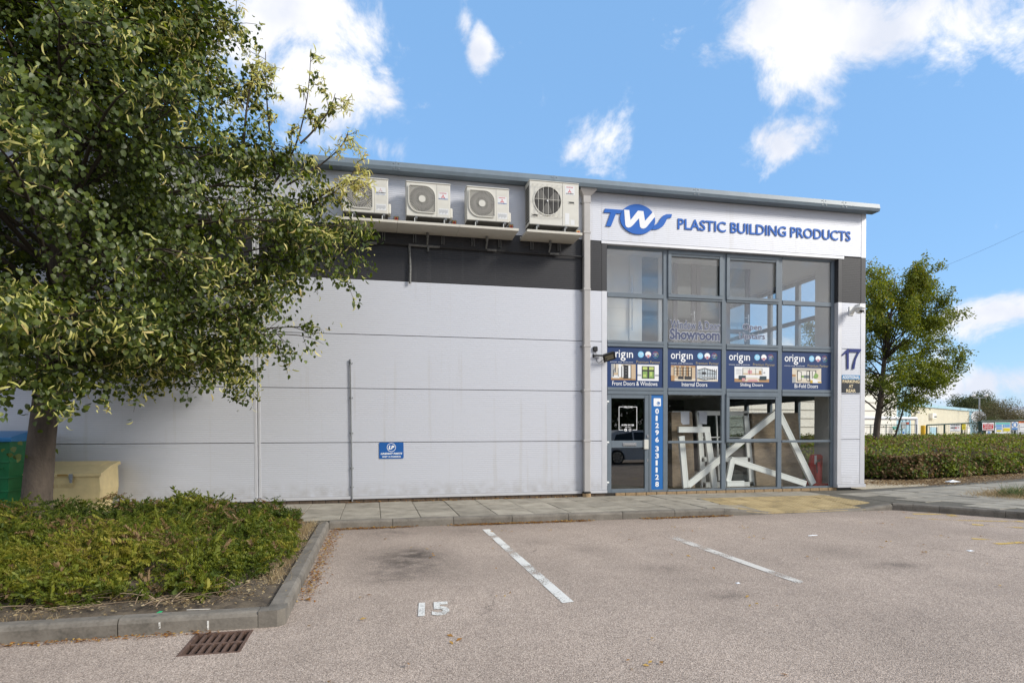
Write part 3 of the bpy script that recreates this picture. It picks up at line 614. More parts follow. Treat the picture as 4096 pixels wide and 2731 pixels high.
# ---------------------------------------------------------------- entrance door
z6 = zm(2300, 1300, 1.96)
dr = under(empty('entrance_door', (4.67, GY, .03)), bld); D0, D1 = 4.668, 5.583
def Dp(o): return under(o, dr)
dy = GY+.01
db = MB(); db.box(D0, D0+.09, dy, dy+.06, .03, 2.062, .006).box(D1-.09, D1, dy, dy+.06, .03, 2.062, .006).box(D0+.09, D1-.09, dy+.001, dy+.06, 1.985, 2.062, .005).box(D0+.09, D1-.09, dy+.001, dy+.06, .97, 1.118, .005).box(D0+.09, D1-.09, dy+.001, dy+.06, .03, .123, .005)
Dp(db.build('door_frame', FRAME))
for z0, z1 in ((.115, .98), (1.11, 1.99)): Dp(MB().box(D0+.08, D1-.08, dy+.03, dy+.048, z0, z1).build('door_pane', DGL))
CHROME = mat('brushed_chrome', (.62, .62, .62), .25, .9); PVCW = mat('white_upvc', (.72, .74, .74), .35)
lp = Dp(MB().box(5.005, 5.305, dy-.012, dy+.005, 1.005, 1.075, .004).build('letter_plate', CHROME)); o = MB().box(5.03, 5.28, dy-.018, dy-.010, 1.02, 1.06, .003).build('flap', mat('brushed_flap', (.45, .45, .46), .35, .9)); under(o, dr); o.parent = lp; o.matrix_parent_inverse = lp.matrix_parent_inverse.inverted() if False else Matrix()
o.location = (0, 0, 0)
Dp(MB().box(5.467, 5.567, dy-.03, dy+.005, .935, 1.135, .008).build('handle_plate', mat('cream_handle_plate', (.60, .59, .54), .4)))
Dp(MB().box(5.535, 5.575, dy-.02, dy+.005, 1.175, 1.235, .006).build('lock_cylinder', CHROME)); Dp(MB().box(5.545, 5.57, dy-.008, dy+.005, .67, .735, .004).build('lock_cylinder', CHROME))
for z in (1.90, 1.07, .25):
    hg = Dp(MB().box(4.628, 4.70, dy-.03, dy+.005, z, z+.035, .004).box(4.62, 4.66, dy-.026, dy+.004, z-.045, z-.002, .004).build('hinge', PVCW))
gy = dy+.0285
def Lt(s, x0, y0, x1, y1, bold=.02, **k): A, B = wp(*zd(x0, y1), gy), wp(*zd(x1, y0), gy); return lettering('window_lettering', s, (A[0], B[0], A[2], B[2]), gy, WHITE, dr, bold=bold, depth=.001, **k)
zd = zm(2400, 1550, 3.484)
Lt('WELCOME', 325, 258, 455, 282, .03); Lt('01296 331128', 302, 508, 472, 532, .03); Lt('FIND US ON', 350, 547, 425, 557, .02)
fr = MB(); A, B = wp(*zd(262, 592), gy), wp(*zd(516, 265), gy); x0, z0, x1, z1 = A[0], A[2], B[0], B[2]; t = .010; fy0, fy1 = gy-.001, gy
c0, c1 = wp(*zd(318, 0+300), gy)[0], wp(*zd(460, 300), gy)[0]; c2, c3 = wp(*zd(325, 300), gy)[0], wp(*zd(455, 300), gy)[0]
fr.box(x0, x0+t, fy0, fy1, z0, z1).box(x1-t, x1, fy0, fy1, z0, z1).box(x0+t, c0, fy0, fy1, z1-t, z1).box(c1, x1-t, fy0, fy1, z1-t, z1).box(x0+t, c2, fy0, fy1, z0, z0+t).box(c3, x1-t, fy0, fy1, z0, z0+t)
Dp(fr.build('window_lettering', WHITE))
ic = MB(); a, b_ = wp(*zd(358, 588), gy), wp(*zd(417, 588), gy); ic.disc(a[0], a[2], .031, .031, fy0, fy1, 20); ic.ring(b_[0], b_[2], .030, .024, fy0, fy1, 20); ic.ring(b_[0], b_[2], .015, .010, fy0, fy1, 14); ic.disc(b_[0]+.014, b_[2]+.014, .003, .003, fy0, fy1, 8)
Dp(ic.build('window_lettering', WHITE)); lettering('window_lettering', 'f', (a[0]-.008, a[0]+.012, a[2]-.026, a[2]+.018), gy-.0012, BLACK, dr, bold=.03, depth=.0008)
# showroom words on the upper panes
gy = GY+.0345; SLATE = mat('slate_blue_vinyl', (.055, .07, .14), .5); z8b = zm(2400, 960, 2.352); VW = mat('white_vinyl', (.66, .69, .74), .5)
for s, bx, bo in (('Window & Door', (662, 770, 1130, 835), .0), ('Showroom', (655, 845, 1128, 935), .02), ('Open', (1342, 792, 1520, 860), .0), ('Upstairs', (1310, 880, 1552, 945), .0)):
    A, B = wp(*z8b(bx[0], bx[3]), gy), wp(*z8b(bx[2], bx[1]), gy)
    lettering('window_lettering', s, (A[0]-.006, B[0]+.006, A[2]-.006, B[2]+.006), gy, VW, bld, bold=bo+.044, depth=.0008)
    lettering('window_lettering', s, (A[0], B[0], A[2], B[2]), gy-.001, SLATE, bld, bold=bo+.022, depth=.0008)

# ---------------------------------------------------------------- rainwater pipe, conduit, condensate pipe
PGREY = mat('warm_grey_pipe', (.40, .385, .375), .45, noise=.06, nscale=4)
dn = empty('downpipe', (4.16, -.08, .0), label='grey square downpipe with a flared hopper at the gutter', cat='drainpipe')
Q = lambda o: under(o, dn)
Q(MB().box(4.092, 4.228, -.125, -.02, .10, 5.86, .012).build('pipe', PGREY))
hp = MB(); T = [(4.01, -.19, 6.09), (4.34, -.19, 6.09), (4.34, -.005, 6.09), (4.01, -.005, 6.09), (4.085, -.132, 5.86), (4.235, -.132, 5.86), (4.235, -.012, 5.86), (4.085, -.012, 5.86), (4.01, -.19, 6.06), (4.34, -.19, 6.06), (4.34, -.005, 6.06), (4.01, -.005, 6.06), (4.085, -.132, 5.96), (4.235, -.132, 5.96), (4.235, -.012, 5.96), (4.085, -.012, 5.96)]
hp.add(T, [(0,3,2,1),(4,5,6,7)]+[(a, (a+1) % 4, (a+1) % 4+8, a+8) for a in range(4)]+[(a+8, (a+1) % 4+8, (a+1) % 4+12, a+12) for a in range(4)]+[(a+12, (a+1) % 4+12, (a+1) % 4+4, a+4) for a in range(4)])
Q(hp.build('hopper', PGREY))
for z in (5.82, 5.22, 4.10, 2.98, 2.10, 1.10): Q(MB().box(4.084, 4.236, -.132, -.012, z, z+.045, .006).build('socket_collar', PGREY)); Q(MB().box(4.05, 4.09, -.03, .002, z+.01, z+.035, .003).build('bracket', STEEL))
Q(MB().tube([(4.16, -.075, -.05), (4.16, -.075, .075)], .085, 16).build('clay_gully_socket', BRICKY)); Q(MB().tube([(4.16, -.075, .075), (4.16, -.075, .10)], .088, 16).build('rubber_collar', BLACK))
cn = empty('conduit_pipe', (-.395, -.03, .08), label='thin galvanised conduit rising up the silver wall from the ground', cat='pipe')
under(MB().tube([(-.389, -.03, .02), (-.403, -.03, 2.63)], .014, 10).tube([(-.403, -.03, 2.60), (-.403, -.03, 2.65)], .018, 10).build('tube', STEEL, smooth=False), cn)
for z in (2.58, 1.94, 1.288, .64, .288): under(MB().box(-.43, -.36, -.018, .0, z-.012, z+.012, .002).tube([(-.395, -.032, z-.012), (-.395, -.032, z+.012)], .019, 10).build('saddle_clip', STEEL), cn)
cp = empty('condensate_pipe', (2, -.08, 4.79), label='grey condensate pipe under the air conditioning trays', cat='pipe')
PVC = mat('dirty_grey_pvc', (.15, .15, .145), .6, noise=.4, nscale=25); PVD = mat('dark_pvc_pipe', (.022, .022, .024), .5)
C = lambda o: under(o, cp)
C(MB().tube([(-.9, -.06, 4.825), (-.1, -.06, 4.813), (.67, -.06, 4.80)], .016, 8).build('dark_run', PVD)); C(MB().tube([(.67, -.06, 4.80), (1.25, -.06, 4.793)], .022, 8).build('sleeve_run', PVC)); C(MB().tube([(1.25, -.06, 4.793), (2.14, -.06, 4.787)], .016, 8).build('dark_run', PVD))
C(MB().tube([(2.14, -.06, 4.787), (3.3, -.06, 4.779), (4.10, -.06, 4.772)], .0165, 8).build('run', PVD)); C(MB().tube([(.685, -.05, 4.79), (.70, -.05, 4.40), (.692, -.05, 4.09)], .022, 8).build('drop_pipe', PVC))
for x in (-.103, 1.017, 2.14, 3.391):
    C(MB().tube([(x, -.16, 5.03), (x, -.16, 4.90), (x, -.11, 4.86), (x, -.07, 4.815)], .018, 8).tube([(x, -.16, 5.02), (x, -.16, 4.93)], .026, 8).build('outlet', PVC)); C(MB().tube([(x+.02, -.06, 4.796), (x+.2, -.06, 4.794)], .025, 8).build('tee', PVC))
C(MB().tube([(1.03, -.07, 4.79), (1.03, -.10, 4.73), (1.03, -.10, 4.69)], .018, 8).build('tap', PVC))

# ---------------------------------------------------------------- air conditioners
ACW = mat('cream_white_casing', (.60, .585, .53), .45, noise=.05, nscale=6); ACD = mat('dark_underside', (.055, .052, .047), .7); ACH = mat('dark_fan_cavity', (.028, .026, .024), .6); GRI = mat('grille_wire', (.62, .60, .55), .4)
RED = mat('red_print', (.55, .02, .03), .5); PBLUE = mat('blue_print', (.03, .10, .30), .5); LGREY = mat('pale_label', (.66, .67, .68), .5); DPR = mat('dark_print', (.05, .05, .055), .5)
def diamonds(b, cx, cz, s, y):
    for ang in (90, 210, 330):
        a = R(ang); ux, uz = math.cos(a), math.sin(a); vx, vz = -uz, ux
        b.prism_xz([(cx, cz), (cx+s*(.5*ux+.29*vx), cz+s*(.5*uz+.29*vz)), (cx+s*ux, cz+s*uz), (cx+s*(.5*ux-.29*vx), cz+s*(.5*uz-.29*vz))], y-.0008, y)
def small_ac(x0, label, faded):
    W_, H_, D_ = .80, .63, .29; z0 = 5.222; yf = -.42
    r = empty('air_conditioner', (x0+W_/2, -.2, z0), label=label, cat='air conditioner', group='air conditioning units on the wall'); U = lambda o: under(o, r)
    U(MB().box(x0, x0+W_, yf, yf+D_, z0, z0+H_-.028, .010).build('casing', ACW)); U(MB().box(x0-.006, x0+W_+.006, yf-.006, yf+D_+.006, z0+H_-.026, z0+H_, .010).build('top_lid', ACW))
    U(MB().box(x0+.004, x0+W_-.004, yf+.004, yf+D_-.004, z0-.010, z0-.001).build('base_pan', ACD))
    U(MB().box(x0+.552, x0+.556, yf-.0015, yf+.003, z0+.01, z0+H_-.03).build('panel_seam', ACH))
    for z in (.52, .49, .25, .225): U(MB().box(x0+.575, x0+.76, yf-.001, yf+.002, z0+z, z0+z+.003).build('pressed_line', GRI))
    # fan opening: square with two large round corners
    cx, cz, s = x0+.285, z0+.315, .235
    def outline(s, rs, n=8):
        L = []
        for (sx, sz, rr) in ((1, 1, rs[0]), (-1, 1, rs[1]), (-1, -1, rs[2]), (1, -1, rs[3])):
            q0 = {(1,1):0, (-1,1):90, (-1,-1):180, (1,-1):270}[sx, sz]
            for k in range(n+1): w = R(q0+90*k/n); L.append((cx+sx*(s-rr)+rr*math.cos(w), cz+sz*(s-rr)+rr*math.sin(w)))
        return L
    oi = outline(s, (.19, .03, .19, .03)); oo = outline(s+.014, (.20, .044, .20, .044)); n = len(oi)
    U(MB().prism_xz(oi, yf-.0012, yf-.0005).build('grille_backing', mat('grille_backing', (.34, .325, .29), .5))); U(MB().disc(cx, cz, .222, .222, yf-.0022, yf-.0013, 36).build('fan_cavity', ACH))
    rim = MB(); rim.add([(a, yf-.02, c) for a, c in oo]+[(a, yf-.02, c) for a, c in oi]+[(a, yf, c) for a, c in oo]+[(a, yf-.002, c) for a, c in oi], [(i, (i+1) % n, n+(i+1) % n, n+i) for i in range(n)]+[(i, 2*n+i, 2*n+(i+1) % n, (i+1) % n) for i in range(n)]+[(n+i, n+(i+1) % n, 3*n+(i+1) % n, 3*n+i) for i in range(n)])
    U(rim.build('grille_rim', ACW))
    gw = MB(); A = np.array(oi)
    def edge(w):
        d = np.array([math.cos(w), math.sin(w)]); best = 1e9
        for i in range(n):
            p, q = A[i]-[cx, cz], A[(i+1) % n]-[cx, cz]; e = q-p; den = d[0]*e[1]-d[1]*e[0]
            if abs(den) < 1e-9: continue
            t = (p[0]*e[1]-p[1]*e[0])/den; u = (p[0]*d[1]-p[1]*d[0])/den
            if t > 0 and -1e-6 <= u <= 1+1e-6: best = min(best, t)
        return best
    for k in range(48):
        w = 2*math.pi*k/48; e = edge(w); r0 = .06 if k % 2 == 0 else .12; d = np.array([math.cos(w), math.sin(w)]); nn = np.array([-d[1], d[0]])*.0030
        p0, p1 = np.array([cx, cz])+d*r0, np.array([cx, cz])+d*e
        gw.prism_xz([tuple(p0-nn), tuple(p1-nn), tuple(p1+nn), tuple(p0+nn)], yf-.014, yf-.009)
    for rr in (.10, .135, .17, .205, .232): gw.ring(cx, cz, rr+.0009, rr-.0009, yf-.010, yf-.007, 40)
    U(gw.build('fan_grille', GRI)); U(MB().disc(cx, cz, .062, .062, yf-.022, yf-.008).build('grille_hub', ACW))
    lab = MB().box(x0+.585, x0+.755, yf-.0018, yf-.0008, z0+.33, z0+.47).build('badge_plate', LGREY); U(lab)
    if not faded:
        b = MB(); diamonds(b, x0+.668, z0+.385, .042, yf-.0024); U(b.build('red_badge', RED))
        lettering('badge_lettering', 'INVERTER', (x0+.605, x0+.732, z0+.440, z0+.456), yf-.0024, RED, r, .03, .0008); lettering('badge_lettering', 'MITSUBISHI', (x0+.588, x0+.752, z0+.337, z0+.355), yf-.0024, PBLUE, r, .04, .0008)
    else:
        b = MB(); diamonds(b, x0+.668, z0+.415, .042, yf-.0024); U(b.build('faded_badge', mat('faded_pink_print', (.56, .40, .39), .5)))
        lettering('badge_lettering', 'MITSUBISHI', (x0+.588, x0+.752, z0+.362, z0+.382), yf-.0024, DPR, r, .04, .0008); lettering('badge_lettering', 'Hyper Inverter', (x0+.592, x0+.745, z0+.335, z0+.356), yf-.0024, PBLUE, r, .0, .0008)
    lb = MB().box(x0+.585, x0+.765, yf-.0015, yf-.0005, z0+.06, z0+.17).build('data_label', LGREY); U(lb)
    dk = MB(); 
    for i in range(9): dk.box(x0+.595+.018*i, x0+.607+.018*i, yf-.0022, yf-.0016, z0+.075+.01*(i % 3), z0+.155-.008*(i % 2))
    U(dk.build('label_print', mat('grey_print', (.38, .39, .40), .6)))
    U(MB().box(x0+W_, x0+W_+.05, yf+.06, yf+D_-.02, z0+.03, z0+.21, .012).build('valve_cover', ACW)); U(MB().box(x0+.03, x0+W_-.03, yf+D_-.004, yf+D_+.012, z0+.03, z0+H_-.05).build('rear_coil', ACD))
    return r
x1_ = wp(1340+145/4.3556, 660+860/4.3556, -.42)[0]
small_ac(-.508, 'leftmost white air conditioner with a faded badge, partly behind the lime twigs', True); small_ac(.612, 'white air conditioner with red badge, second from the left', False); small_ac(1.716, 'white air conditioner with red badge, third from the left', False)
def big_ac(x0):
    W_, H_, D_ = .975, .835, .34; z0 = 5.228; yf = -.42
    r = empty('air_conditioner', (x0+W_/2, -.2, z0), label='largest air conditioner with an open wire fan guard, beside the downpipe', cat='air conditioner', group='air conditioning units on the wall'); U = lambda o: under(o, r)
    U(MB().box(x0, x0+W_, yf, yf+D_, z0, z0+H_-.022, .008).build('casing', ACW)); U(MB().box(x0-.007, x0+W_+.007, yf-.008, yf+D_+.006, z0+H_-.021, z0+H_, .010).build('top_lid', ACW)); U(MB().box(x0+.004, x0+W_-.004, yf+.004, yf+D_-.004, z0-.012, z0-.001).build('base_pan', ACD))
    cx, cz, rr = x0+.355, z0+.455, .262
    U(MB().box(x0+.648, x0+.652, yf-.0015, yf+.003, z0+.01, z0+H_-.025).build('panel_seam', ACH)); U(MB().disc(cx, cz, rr, rr, yf-.0015, yf-.0005, 40).build('fan_cavity', ACH)); U(MB().ring(cx, cz, rr+.02, rr, yf-.012, yf+.001, 40).build('fan_bellmouth', ACW))
    fan = MB(); GB = mat('grey_fan_blade', (.11, .105, .095), .5)
    for k in range(3):
        w = R(120*k+20); L = [(cx+.05*math.cos(w-.5), cz+.05*math.sin(w-.5)), (cx+.245*math.cos(w-.35), cz+.245*math.sin(w-.35)), (cx+.25*math.cos(w+.1), cz+.25*math.sin(w+.1)), (cx+.235*math.cos(w+.55), cz+.235*math.sin(w+.55)), (cx+.05*math.cos(w+.6), cz+.05*math.sin(w+.6))]
        fan.prism_xz(L, yf-.004, yf-.002)
    U(fan.build('fan_blades', GB)); U(MB().disc(cx, cz, .018, .018, yf-.014, yf-.003, 14).build('fan_nut', LGREY))
    gw = MB(); y_ = yf-.05
    for k in range(7):
        x = cx-.29+.58*k/6; h = .30 if 0 < k < 6 else .29; gw.tube([(x, yf, cz+h), (x, y_, cz+h-.01), (x, y_, cz-h+.03*(abs(k-3) < 3)), (x, yf-.001, cz-h)], .0038, 5)
    gw.tube([(cx-.29, y_, cz+.01), (cx+.29, y_, cz+.01)], .0034, 5); gw.tube([(cx-.29, y_, cz+.29), (cx+.29, y_, cz+.29)], .0034, 5); gw.tube([(cx-.29, y_, cz-.27), (cx-.15, y_, cz-.29), (cx+.15, y_, cz-.29), (cx+.29, y_, cz-.27)], .0034, 5)
    U(gw.build('fan_guard', GRI))
    for a, c in ((.055, .155), (.78, .44)):
        U(MB().box(x0+a-.015, x0+a+.115, yf-.006, yf+.001, z0+c-.012, z0+c+.045, .004).build('vent_slot', ACW)); U(MB().box(x0+a, x0+a+.1, yf-.0075, yf-.005, z0+c, z0+c+.03).build('slot_shadow_gap', ACH))
    U(MB().box(x0+.70, x0+.89, yf-.0018, yf-.0006, z0+.60, z0+.77).build('badge_plate', LGREY)); b = MB(); diamonds(b, x0+.793, z0+.665, .042, yf-.0024); U(b.build('red_badge', RED))
    lettering('badge_lettering', 'INVERTER', (x0+.728, x0+.862, z0+.735, z0+.753), yf-.0024, RED, r, .03, .0008); lettering('badge_lettering', 'MITSUBISHI', (x0+.72, x0+.868, z0+.613, z0+.632), yf-.0024, DPR, r, .04, .0008)
    U(MB().box(x0+.70, x0+.785, yf-.0016, yf-.0006, z0+.03, z0+.25).build('data_label', LGREY)); U(MB().box(x0+.81, x0+.89, yf-.0016, yf-.0006, z0+.03, z0+.13).build('data_label', LGREY))
    for i in range(12):
        for j in range(2): U(MB().box(x0-.004, x0+.002, yf+.04+.14*j, yf+.165+.14*j, z0+.06+.058*i, z0+.10+.058*i).build('side_slot', ACH))
    return r
big_ac(2.912)
TRAY = mat('cream_drip_tray', (.56, .535, .47), .5, noise=.06, nscale=5); BRK = mat('grey_bracket_arm', (.13, .135, .14), .45)
trays = [(-.62, .449, 'cream drip tray under the leftmost air conditioner'), (.453, 1.56, 'cream drip tray under the second air conditioner'), (1.564, 2.66, 'cream drip tray under the third air conditioner'), (2.82, 3.90, 'separate cream drip tray under the largest air conditioner')]
for a, b_, lb in trays:
    r = empty('drip_tray', ((a+b_)/2, -.3, 5.04), label=lb, cat='tray', group='drip trays under the air conditioners'); zt = 5.035
    under(MB().box(a, b_, -.585, -.03, zt-.012, zt-.004).build('base', TRAY), r)
    under(MB().box(a, b_, -.60, -.586, zt-.014, zt+.032, .002).build('front_lip', TRAY), r); under(MB().box(a, a+.012, -.585, -.03, zt-.003, zt+.03).build('end_lip', TRAY), r); under(MB().box(b_-.012, b_, -.585, -.03, zt-.003, zt+.03).build('end_lip', TRAY), r); under(MB().box(a, b_, -.03, -.018, zt-.013, zt+.06).build('back_lip', TRAY), r)
    for t in ((.30, .78) if b_ < 2.8 else (.22, .73)):
        xx = a+(b_-a)*t
        br_ = empty('wall_bracket', (xx, -.2, 5.12), label='%s grey bracket arm holding the %s air conditioner' % ('left' if t < .5 else 'right', {0: 'leftmost', 1: 'second', 2: 'third', 3: 'largest'}[[q[0] for q in trays].index(a)]), cat='bracket', group='brackets under the air conditioners')
        under(MB().box(xx-.022, xx+.022, -.50, -.005, 5.155, 5.205, .004).build('arm', BRK), br_); under(MB().box(xx-.028, xx-.012, -.035, -.004, 4.86, 5.155, .002).box(xx+.012, xx+.028, -.035, -.004, 4.86, 5.155, .002).build('upright', BRK), br_)
        under(MB().tube([(xx-.03, -.52, 5.155), (xx-.03, -.52, 5.068)], .006, 6).build('drain_rod', PVCW), br_)
        under(MB().box(xx-.02, xx+.02, -.40, -.36, 5.2055, 5.2105).build('pad', BLACK), br_)
ISOB = mat('grey_isolator_box', (.30, .28, .23), .6); ISY = mat('yellow_plate', (.65, .40, .06), .5)
for k, x in enumerate((.447, 1.528, 2.631, 3.99)):
    z = 5.262 if k < 3 else 5.237; r = empty('isolator_switch', (x, -.03, z-.05), label='small box with a red switch right of the %s air conditioner' % ('leftmost', 'second', 'third', 'largest')[k], cat='switch', group='isolator switches')
    under(MB().box(x-.048, x+.048, -.075, -.001, z-.06, z+.055, .008).build('box', ISOB), r); under(MB().box(x-.033, x+.033, -.080, -.076, z-.042, z+.036, .003).build('plate', ISY), r); under(MB().disc(x, z-.004, .026, .026, -.10, -.081, 16).build('rotary_knob', RED), r); under(MB().box(x-.004, x+.004, -.108, -.1005, z-.026, z+.018).build('pointer', DPR), r)

# ------------------------------------------------------------------ signs
RBLUE = mat('royal_blue_sign', (.010, .115, .47), .5, spec=.3); RSIDE = RBLUE
zt = zm(2400, 780, 4.2764)
def pts(z, L, Y): return [tuple(wp(*z(a, b), Y)[[0, 2]]) for a, b in L]
ws = empty('logo_sign', (5.27, -.02, 5.6), label='blue T W S logo with a white W on a blue oval', cat='sign'); U = lambda o: under(o, ws)
y0 = -.026
U(MB().prism_xz(pts(zt, [(90,232),(405,255),(372,285),(345,318),(275,316),(190,535),(105,530),(185,303),(68,298)], y0), y0+.004, -.004).build('letter_t', RBLUE))
U(MB().disc(5.275, 5.606, .380, .302, y0, -.003, 56).build('blue_oval', RBLUE))
U(MB().prism_xz(pts(zt, [(940,510),(975,498),(1010,455),(1045,392),(1085,350),(1135,330),(1235,328),(1220,388),(1175,392),(1150,405),(1120,468),(1085,525),(1040,562),(980,585),(890,592)], y0), y0+.004, -.004).build('letter_s', RBLUE))
U(MB().prism_xz(pts(zt, [(412,253),(500,260),(520,432),(648,270),(742,278),(768,445),(905,292),(928,330),(940,372),(800,545),(775,566),(740,578),(705,570),(684,545),(665,400),(560,520),(520,552),(480,560),(446,545),(432,510)], y0), y0-.004, y0-.0005).build('letter_w', mat('white_acrylic', (.78, .79, .81), .4)))
pb = empty('raised_lettering', (8.2, -.02, 5.57), label='raised blue capital letters reading PLASTIC BUILDING PRODUCTS', cat='sign')
for s, a, b_ in (('PLASTIC', 6.166, 7.262), ('BUILDING', 7.370, 8.694), ('PRODUCTS', 8.803, 10.302)):
    islands(lettering('word', s, (a, b_, 5.472, 5.690), -.004, RBLUE, None, bold=.014, depth=.013), 'letter', pb)
NAVY = mat('navy_number', (.012, .025, .16), .35); nr = empty('house_number', (10.33, -.03, 2.67), label='large raised navy number 17 on the corner pier', cat='sign')
zp = zm(3300, 1180, 3.7333)
for L in ([(260,885),(345,800),(357,800),(357,1105),(330,1105),(326,860),(262,908)], [(368,803),(540,803),(540,830),(500,885),(465,960),(440,1105),(408,1105),(420,1030),(445,950),(470,890),(495,852),(370,852)]): under(MB().prism_xz(pts(zp, L, -.022), -.022, -.012).build('digit', NAVY), nr)
under(MB().tube([(10.245, -.0125, 2.75), (10.245, .001, 2.75)], .008, 6).tube([(10.245, -.0125, 3.05), (10.245, .001, 3.05)], .008, 6).tube([(10.40, -.0125, 2.75), (10.40, .001, 2.75)], .008, 6).tube([(10.45, -.0125, 3.08), (10.45, .001, 3.08)], .008, 6).build('standoff_pins', STEEL), nr)
pk = empty('parking_sign', (10.335, 0, 2.34), label='blue and black plate reading additional parking at rear', cat='sign'); CRM = mat('cream_print', (.74, .62, .40), .5); SKYB = mat('mid_blue_plate', (.055, .22, .44), .45)
under(MB().box(10.107, 10.567, -.012, -.006, 2.148, 2.440).build('black_plate', mat('black_plate', (.018, .022, .03), .4)), pk); under(MB().box(10.107, 10.567, -.012, -.006, 2.4405, 2.537).build('blue_plate', SKYB), pk)
lettering('lettering', 'ADDITIONAL', (10.118, 10.556, 2.455, 2.524), -.0125, WHITE, pk, bold=.02)
for s, a, b_, z0, z1 in (('PARKING', 10.12, 10.555, 2.362, 2.432), ('AT', 10.28, 10.39, 2.258, 2.328), ('REAR', 10.215, 10.46, 2.158, 2.228)): lettering('lettering', s, (a, b_, z0, z1), -.0125, CRM, pk, bold=.02)
ls = empty('wall_sign', (.33, 0, .96), label='small blue plate reading LP Lindsay Parts unit 15 parking', cat='sign'); LPB = mat('lp_blue', (.008, .095, .34), .4)
def rrect(x0, x1, z0, z1, r, n=5): return [(cx+r*math.cos(R(q+90*k/n)), cz+r*math.sin(R(q+90*k/n))) for cx, cz, q in ((x1-r, z1-r, 0), (x0+r, z1-r, 90), (x0+r, z0+r, 180), (x1-r, z0+r, 270)) for k in range(n+1)]
under(MB().prism_xz(rrect(.104, .556, .810, 1.113, .02), -.010, -.004).build('plate', LPB), ls); under(MB().ring(.330, 1.018, .082, .073, -.0115, -.010, 36).build('emblem_ring', WHITE), ls)
lettering('lettering', 'LP', (.275, .385, .982, 1.055), -.0102, WHITE, ls, bold=.06, shear=.22); lettering('lettering', 'LINDSAY PARTS', (.133, .530, .885, .920), -.0102, WHITE, ls, bold=.045, shear=.22); lettering('lettering', 'UNIT 15 PARKING', (.160, .503, .832, .858), -.0102, WHITE, ls, bold=.05)
# phone number banner in the sidelight
BB = mat('banner_blue', (.012, .13, .40), .4); bn = empty('phone_banner', (5.77, GY, .1), label='tall blue strip with the phone number 01296 331128 beside the door', cat='sign')
under(MB().box(5.641, 5.904, GY+.02, GY+.03, .096, 2.062).build('strip', BB), bn); yb = GY+.0195
A, B = wp(*zd(747, 257), yb), wp(*zd(848, 148), yb); under(MB().prism_xz(rrect(A[0], B[0], A[2], B[2], .015), yb-.0015, yb).build('white_tile', WHITE), bn)
c = wp(*zd(813, 217), yb); under(MB().ring(c[0], c[2], .036, .024, yb-.003, yb-.0016, 24, a0=R(-60), a1=R(300)).disc(c[0]+.004, c[2]+.002, .018, .018, yb-.0029, yb-.0017, 16).build('phone_emblem', BB), bn)
for ch, yt, yb_ in (('0',290,365),('1',388,463),('2',488,562),('9',588,662),('6',686,760),('3',812,888),('3',910,985),('1',1010,1083),('1',1108,1182),('2',1206,1280),('8',1306,1380)):
    A, B = wp(*zd(770, yb_), yb), wp(*zd(820 if ch != '1' else 803, yt), yb); lettering('digit', ch, (A[0]+(.008 if ch == '1' else 0), B[0], A[2], B[2]), yb, WHITE, bn, bold=.03)
# four showroom boards
ONAVY = mat('navy_board', (.008, .034, .125), .38); GOLD = mat('gold_print', (.36, .29, .14), .5); LB = mat('pale_blue_print', (.20, .52, .76), .5)
C_ = lambda n, c: mat('print_'+n, c, .5)
def photo(parent, x0, x1, z0, z1, y, shapes, name='printed_photo'):
    b = MB(); ms = []; 
    for k, (cn_, c, pl) in enumerate(shapes):
        ma = C_(cn_, c)
        if ma not in ms: ms.append(ma)
        if len(pl) == 4 and not isinstance(pl[0], tuple): a, bb_, c2, d = pl; pl = [(a, c2), (bb_, c2), (bb_, d), (a, d)]
        b.prism_xz([(x0+(x1-x0)*u, z0+(z1-z0)*v) for u, v in pl], y-.0004*(k+1), y, ms.index(ma))
    return under(b.build(name, ms), parent)
cream, warm, dk, wht, grn, oak, gry = ('cream', (.62,.55,.44)), ('warm', (.52,.40,.27)), ('dark', (.02,.02,.025)), ('white', (.74,.75,.76)), ('green', (.20,.34,.09)), ('oak', (.38,.22,.10)), ('grey', (.34,.35,.36))
ph_front = [(*cream, (0,1,0,1)), (*oak, (0,1,0,.14)), (*gry, [(0,.15),(.28,.15),(.10,1),(0,1)]), (*wht, (.30,.42,.2,1)), (*wht, (.06,.33,.12,.2)), (*wht, (.1,.31,.21,.3)), (*warm, (.10,.30,.31,.45)), (*dk, (.09,.11,.2,.62)), (*dk, (.28,.30,.2,.75)), (*dk, (.17,.19,.5,1)), (*dk, [(.10,.62),(.20,.75),(.20,.72),(.10,.58)]), (*dk, (.42,.45,.16,.87)), (*wht, (.45,.5,.18,.86)), (*dk, [(.50,.08),(.67,.1),(.67,.93),(.50,.97)]), (*gry, (.58,.64,.4,.42)), (*gry, (.58,.64,.58,.6)), (*gry, (.58,.64,.74,.76)), (*dk, (.67,.82,.1,.95)), (*wht, (.70,.79,.13,.92)), (*warm, (.82,1,.05,1)), (*oak, (.82,1,0,.08))]
ph_win = [(*wht, (0,1,0,1)), (*gry, (0,.18,.29,.39)), (*gry, (.82,1,.29,.39)), (*dk, (.20,.80,.13,.90)), ('pale_green', (.45,.55,.16), (.24,.46,.68,.86)), ('pale_green', (.45,.55,.16), (.54,.76,.68,.86)), (*grn, (.24,.46,.17,.58)), (*grn, (.54,.76,.17,.58)), ('pale_green', (.45,.55,.16), (.27,.40,.24,.40)), ('pale_green', (.45,.55,.16), (.58,.68,.30,.55))]
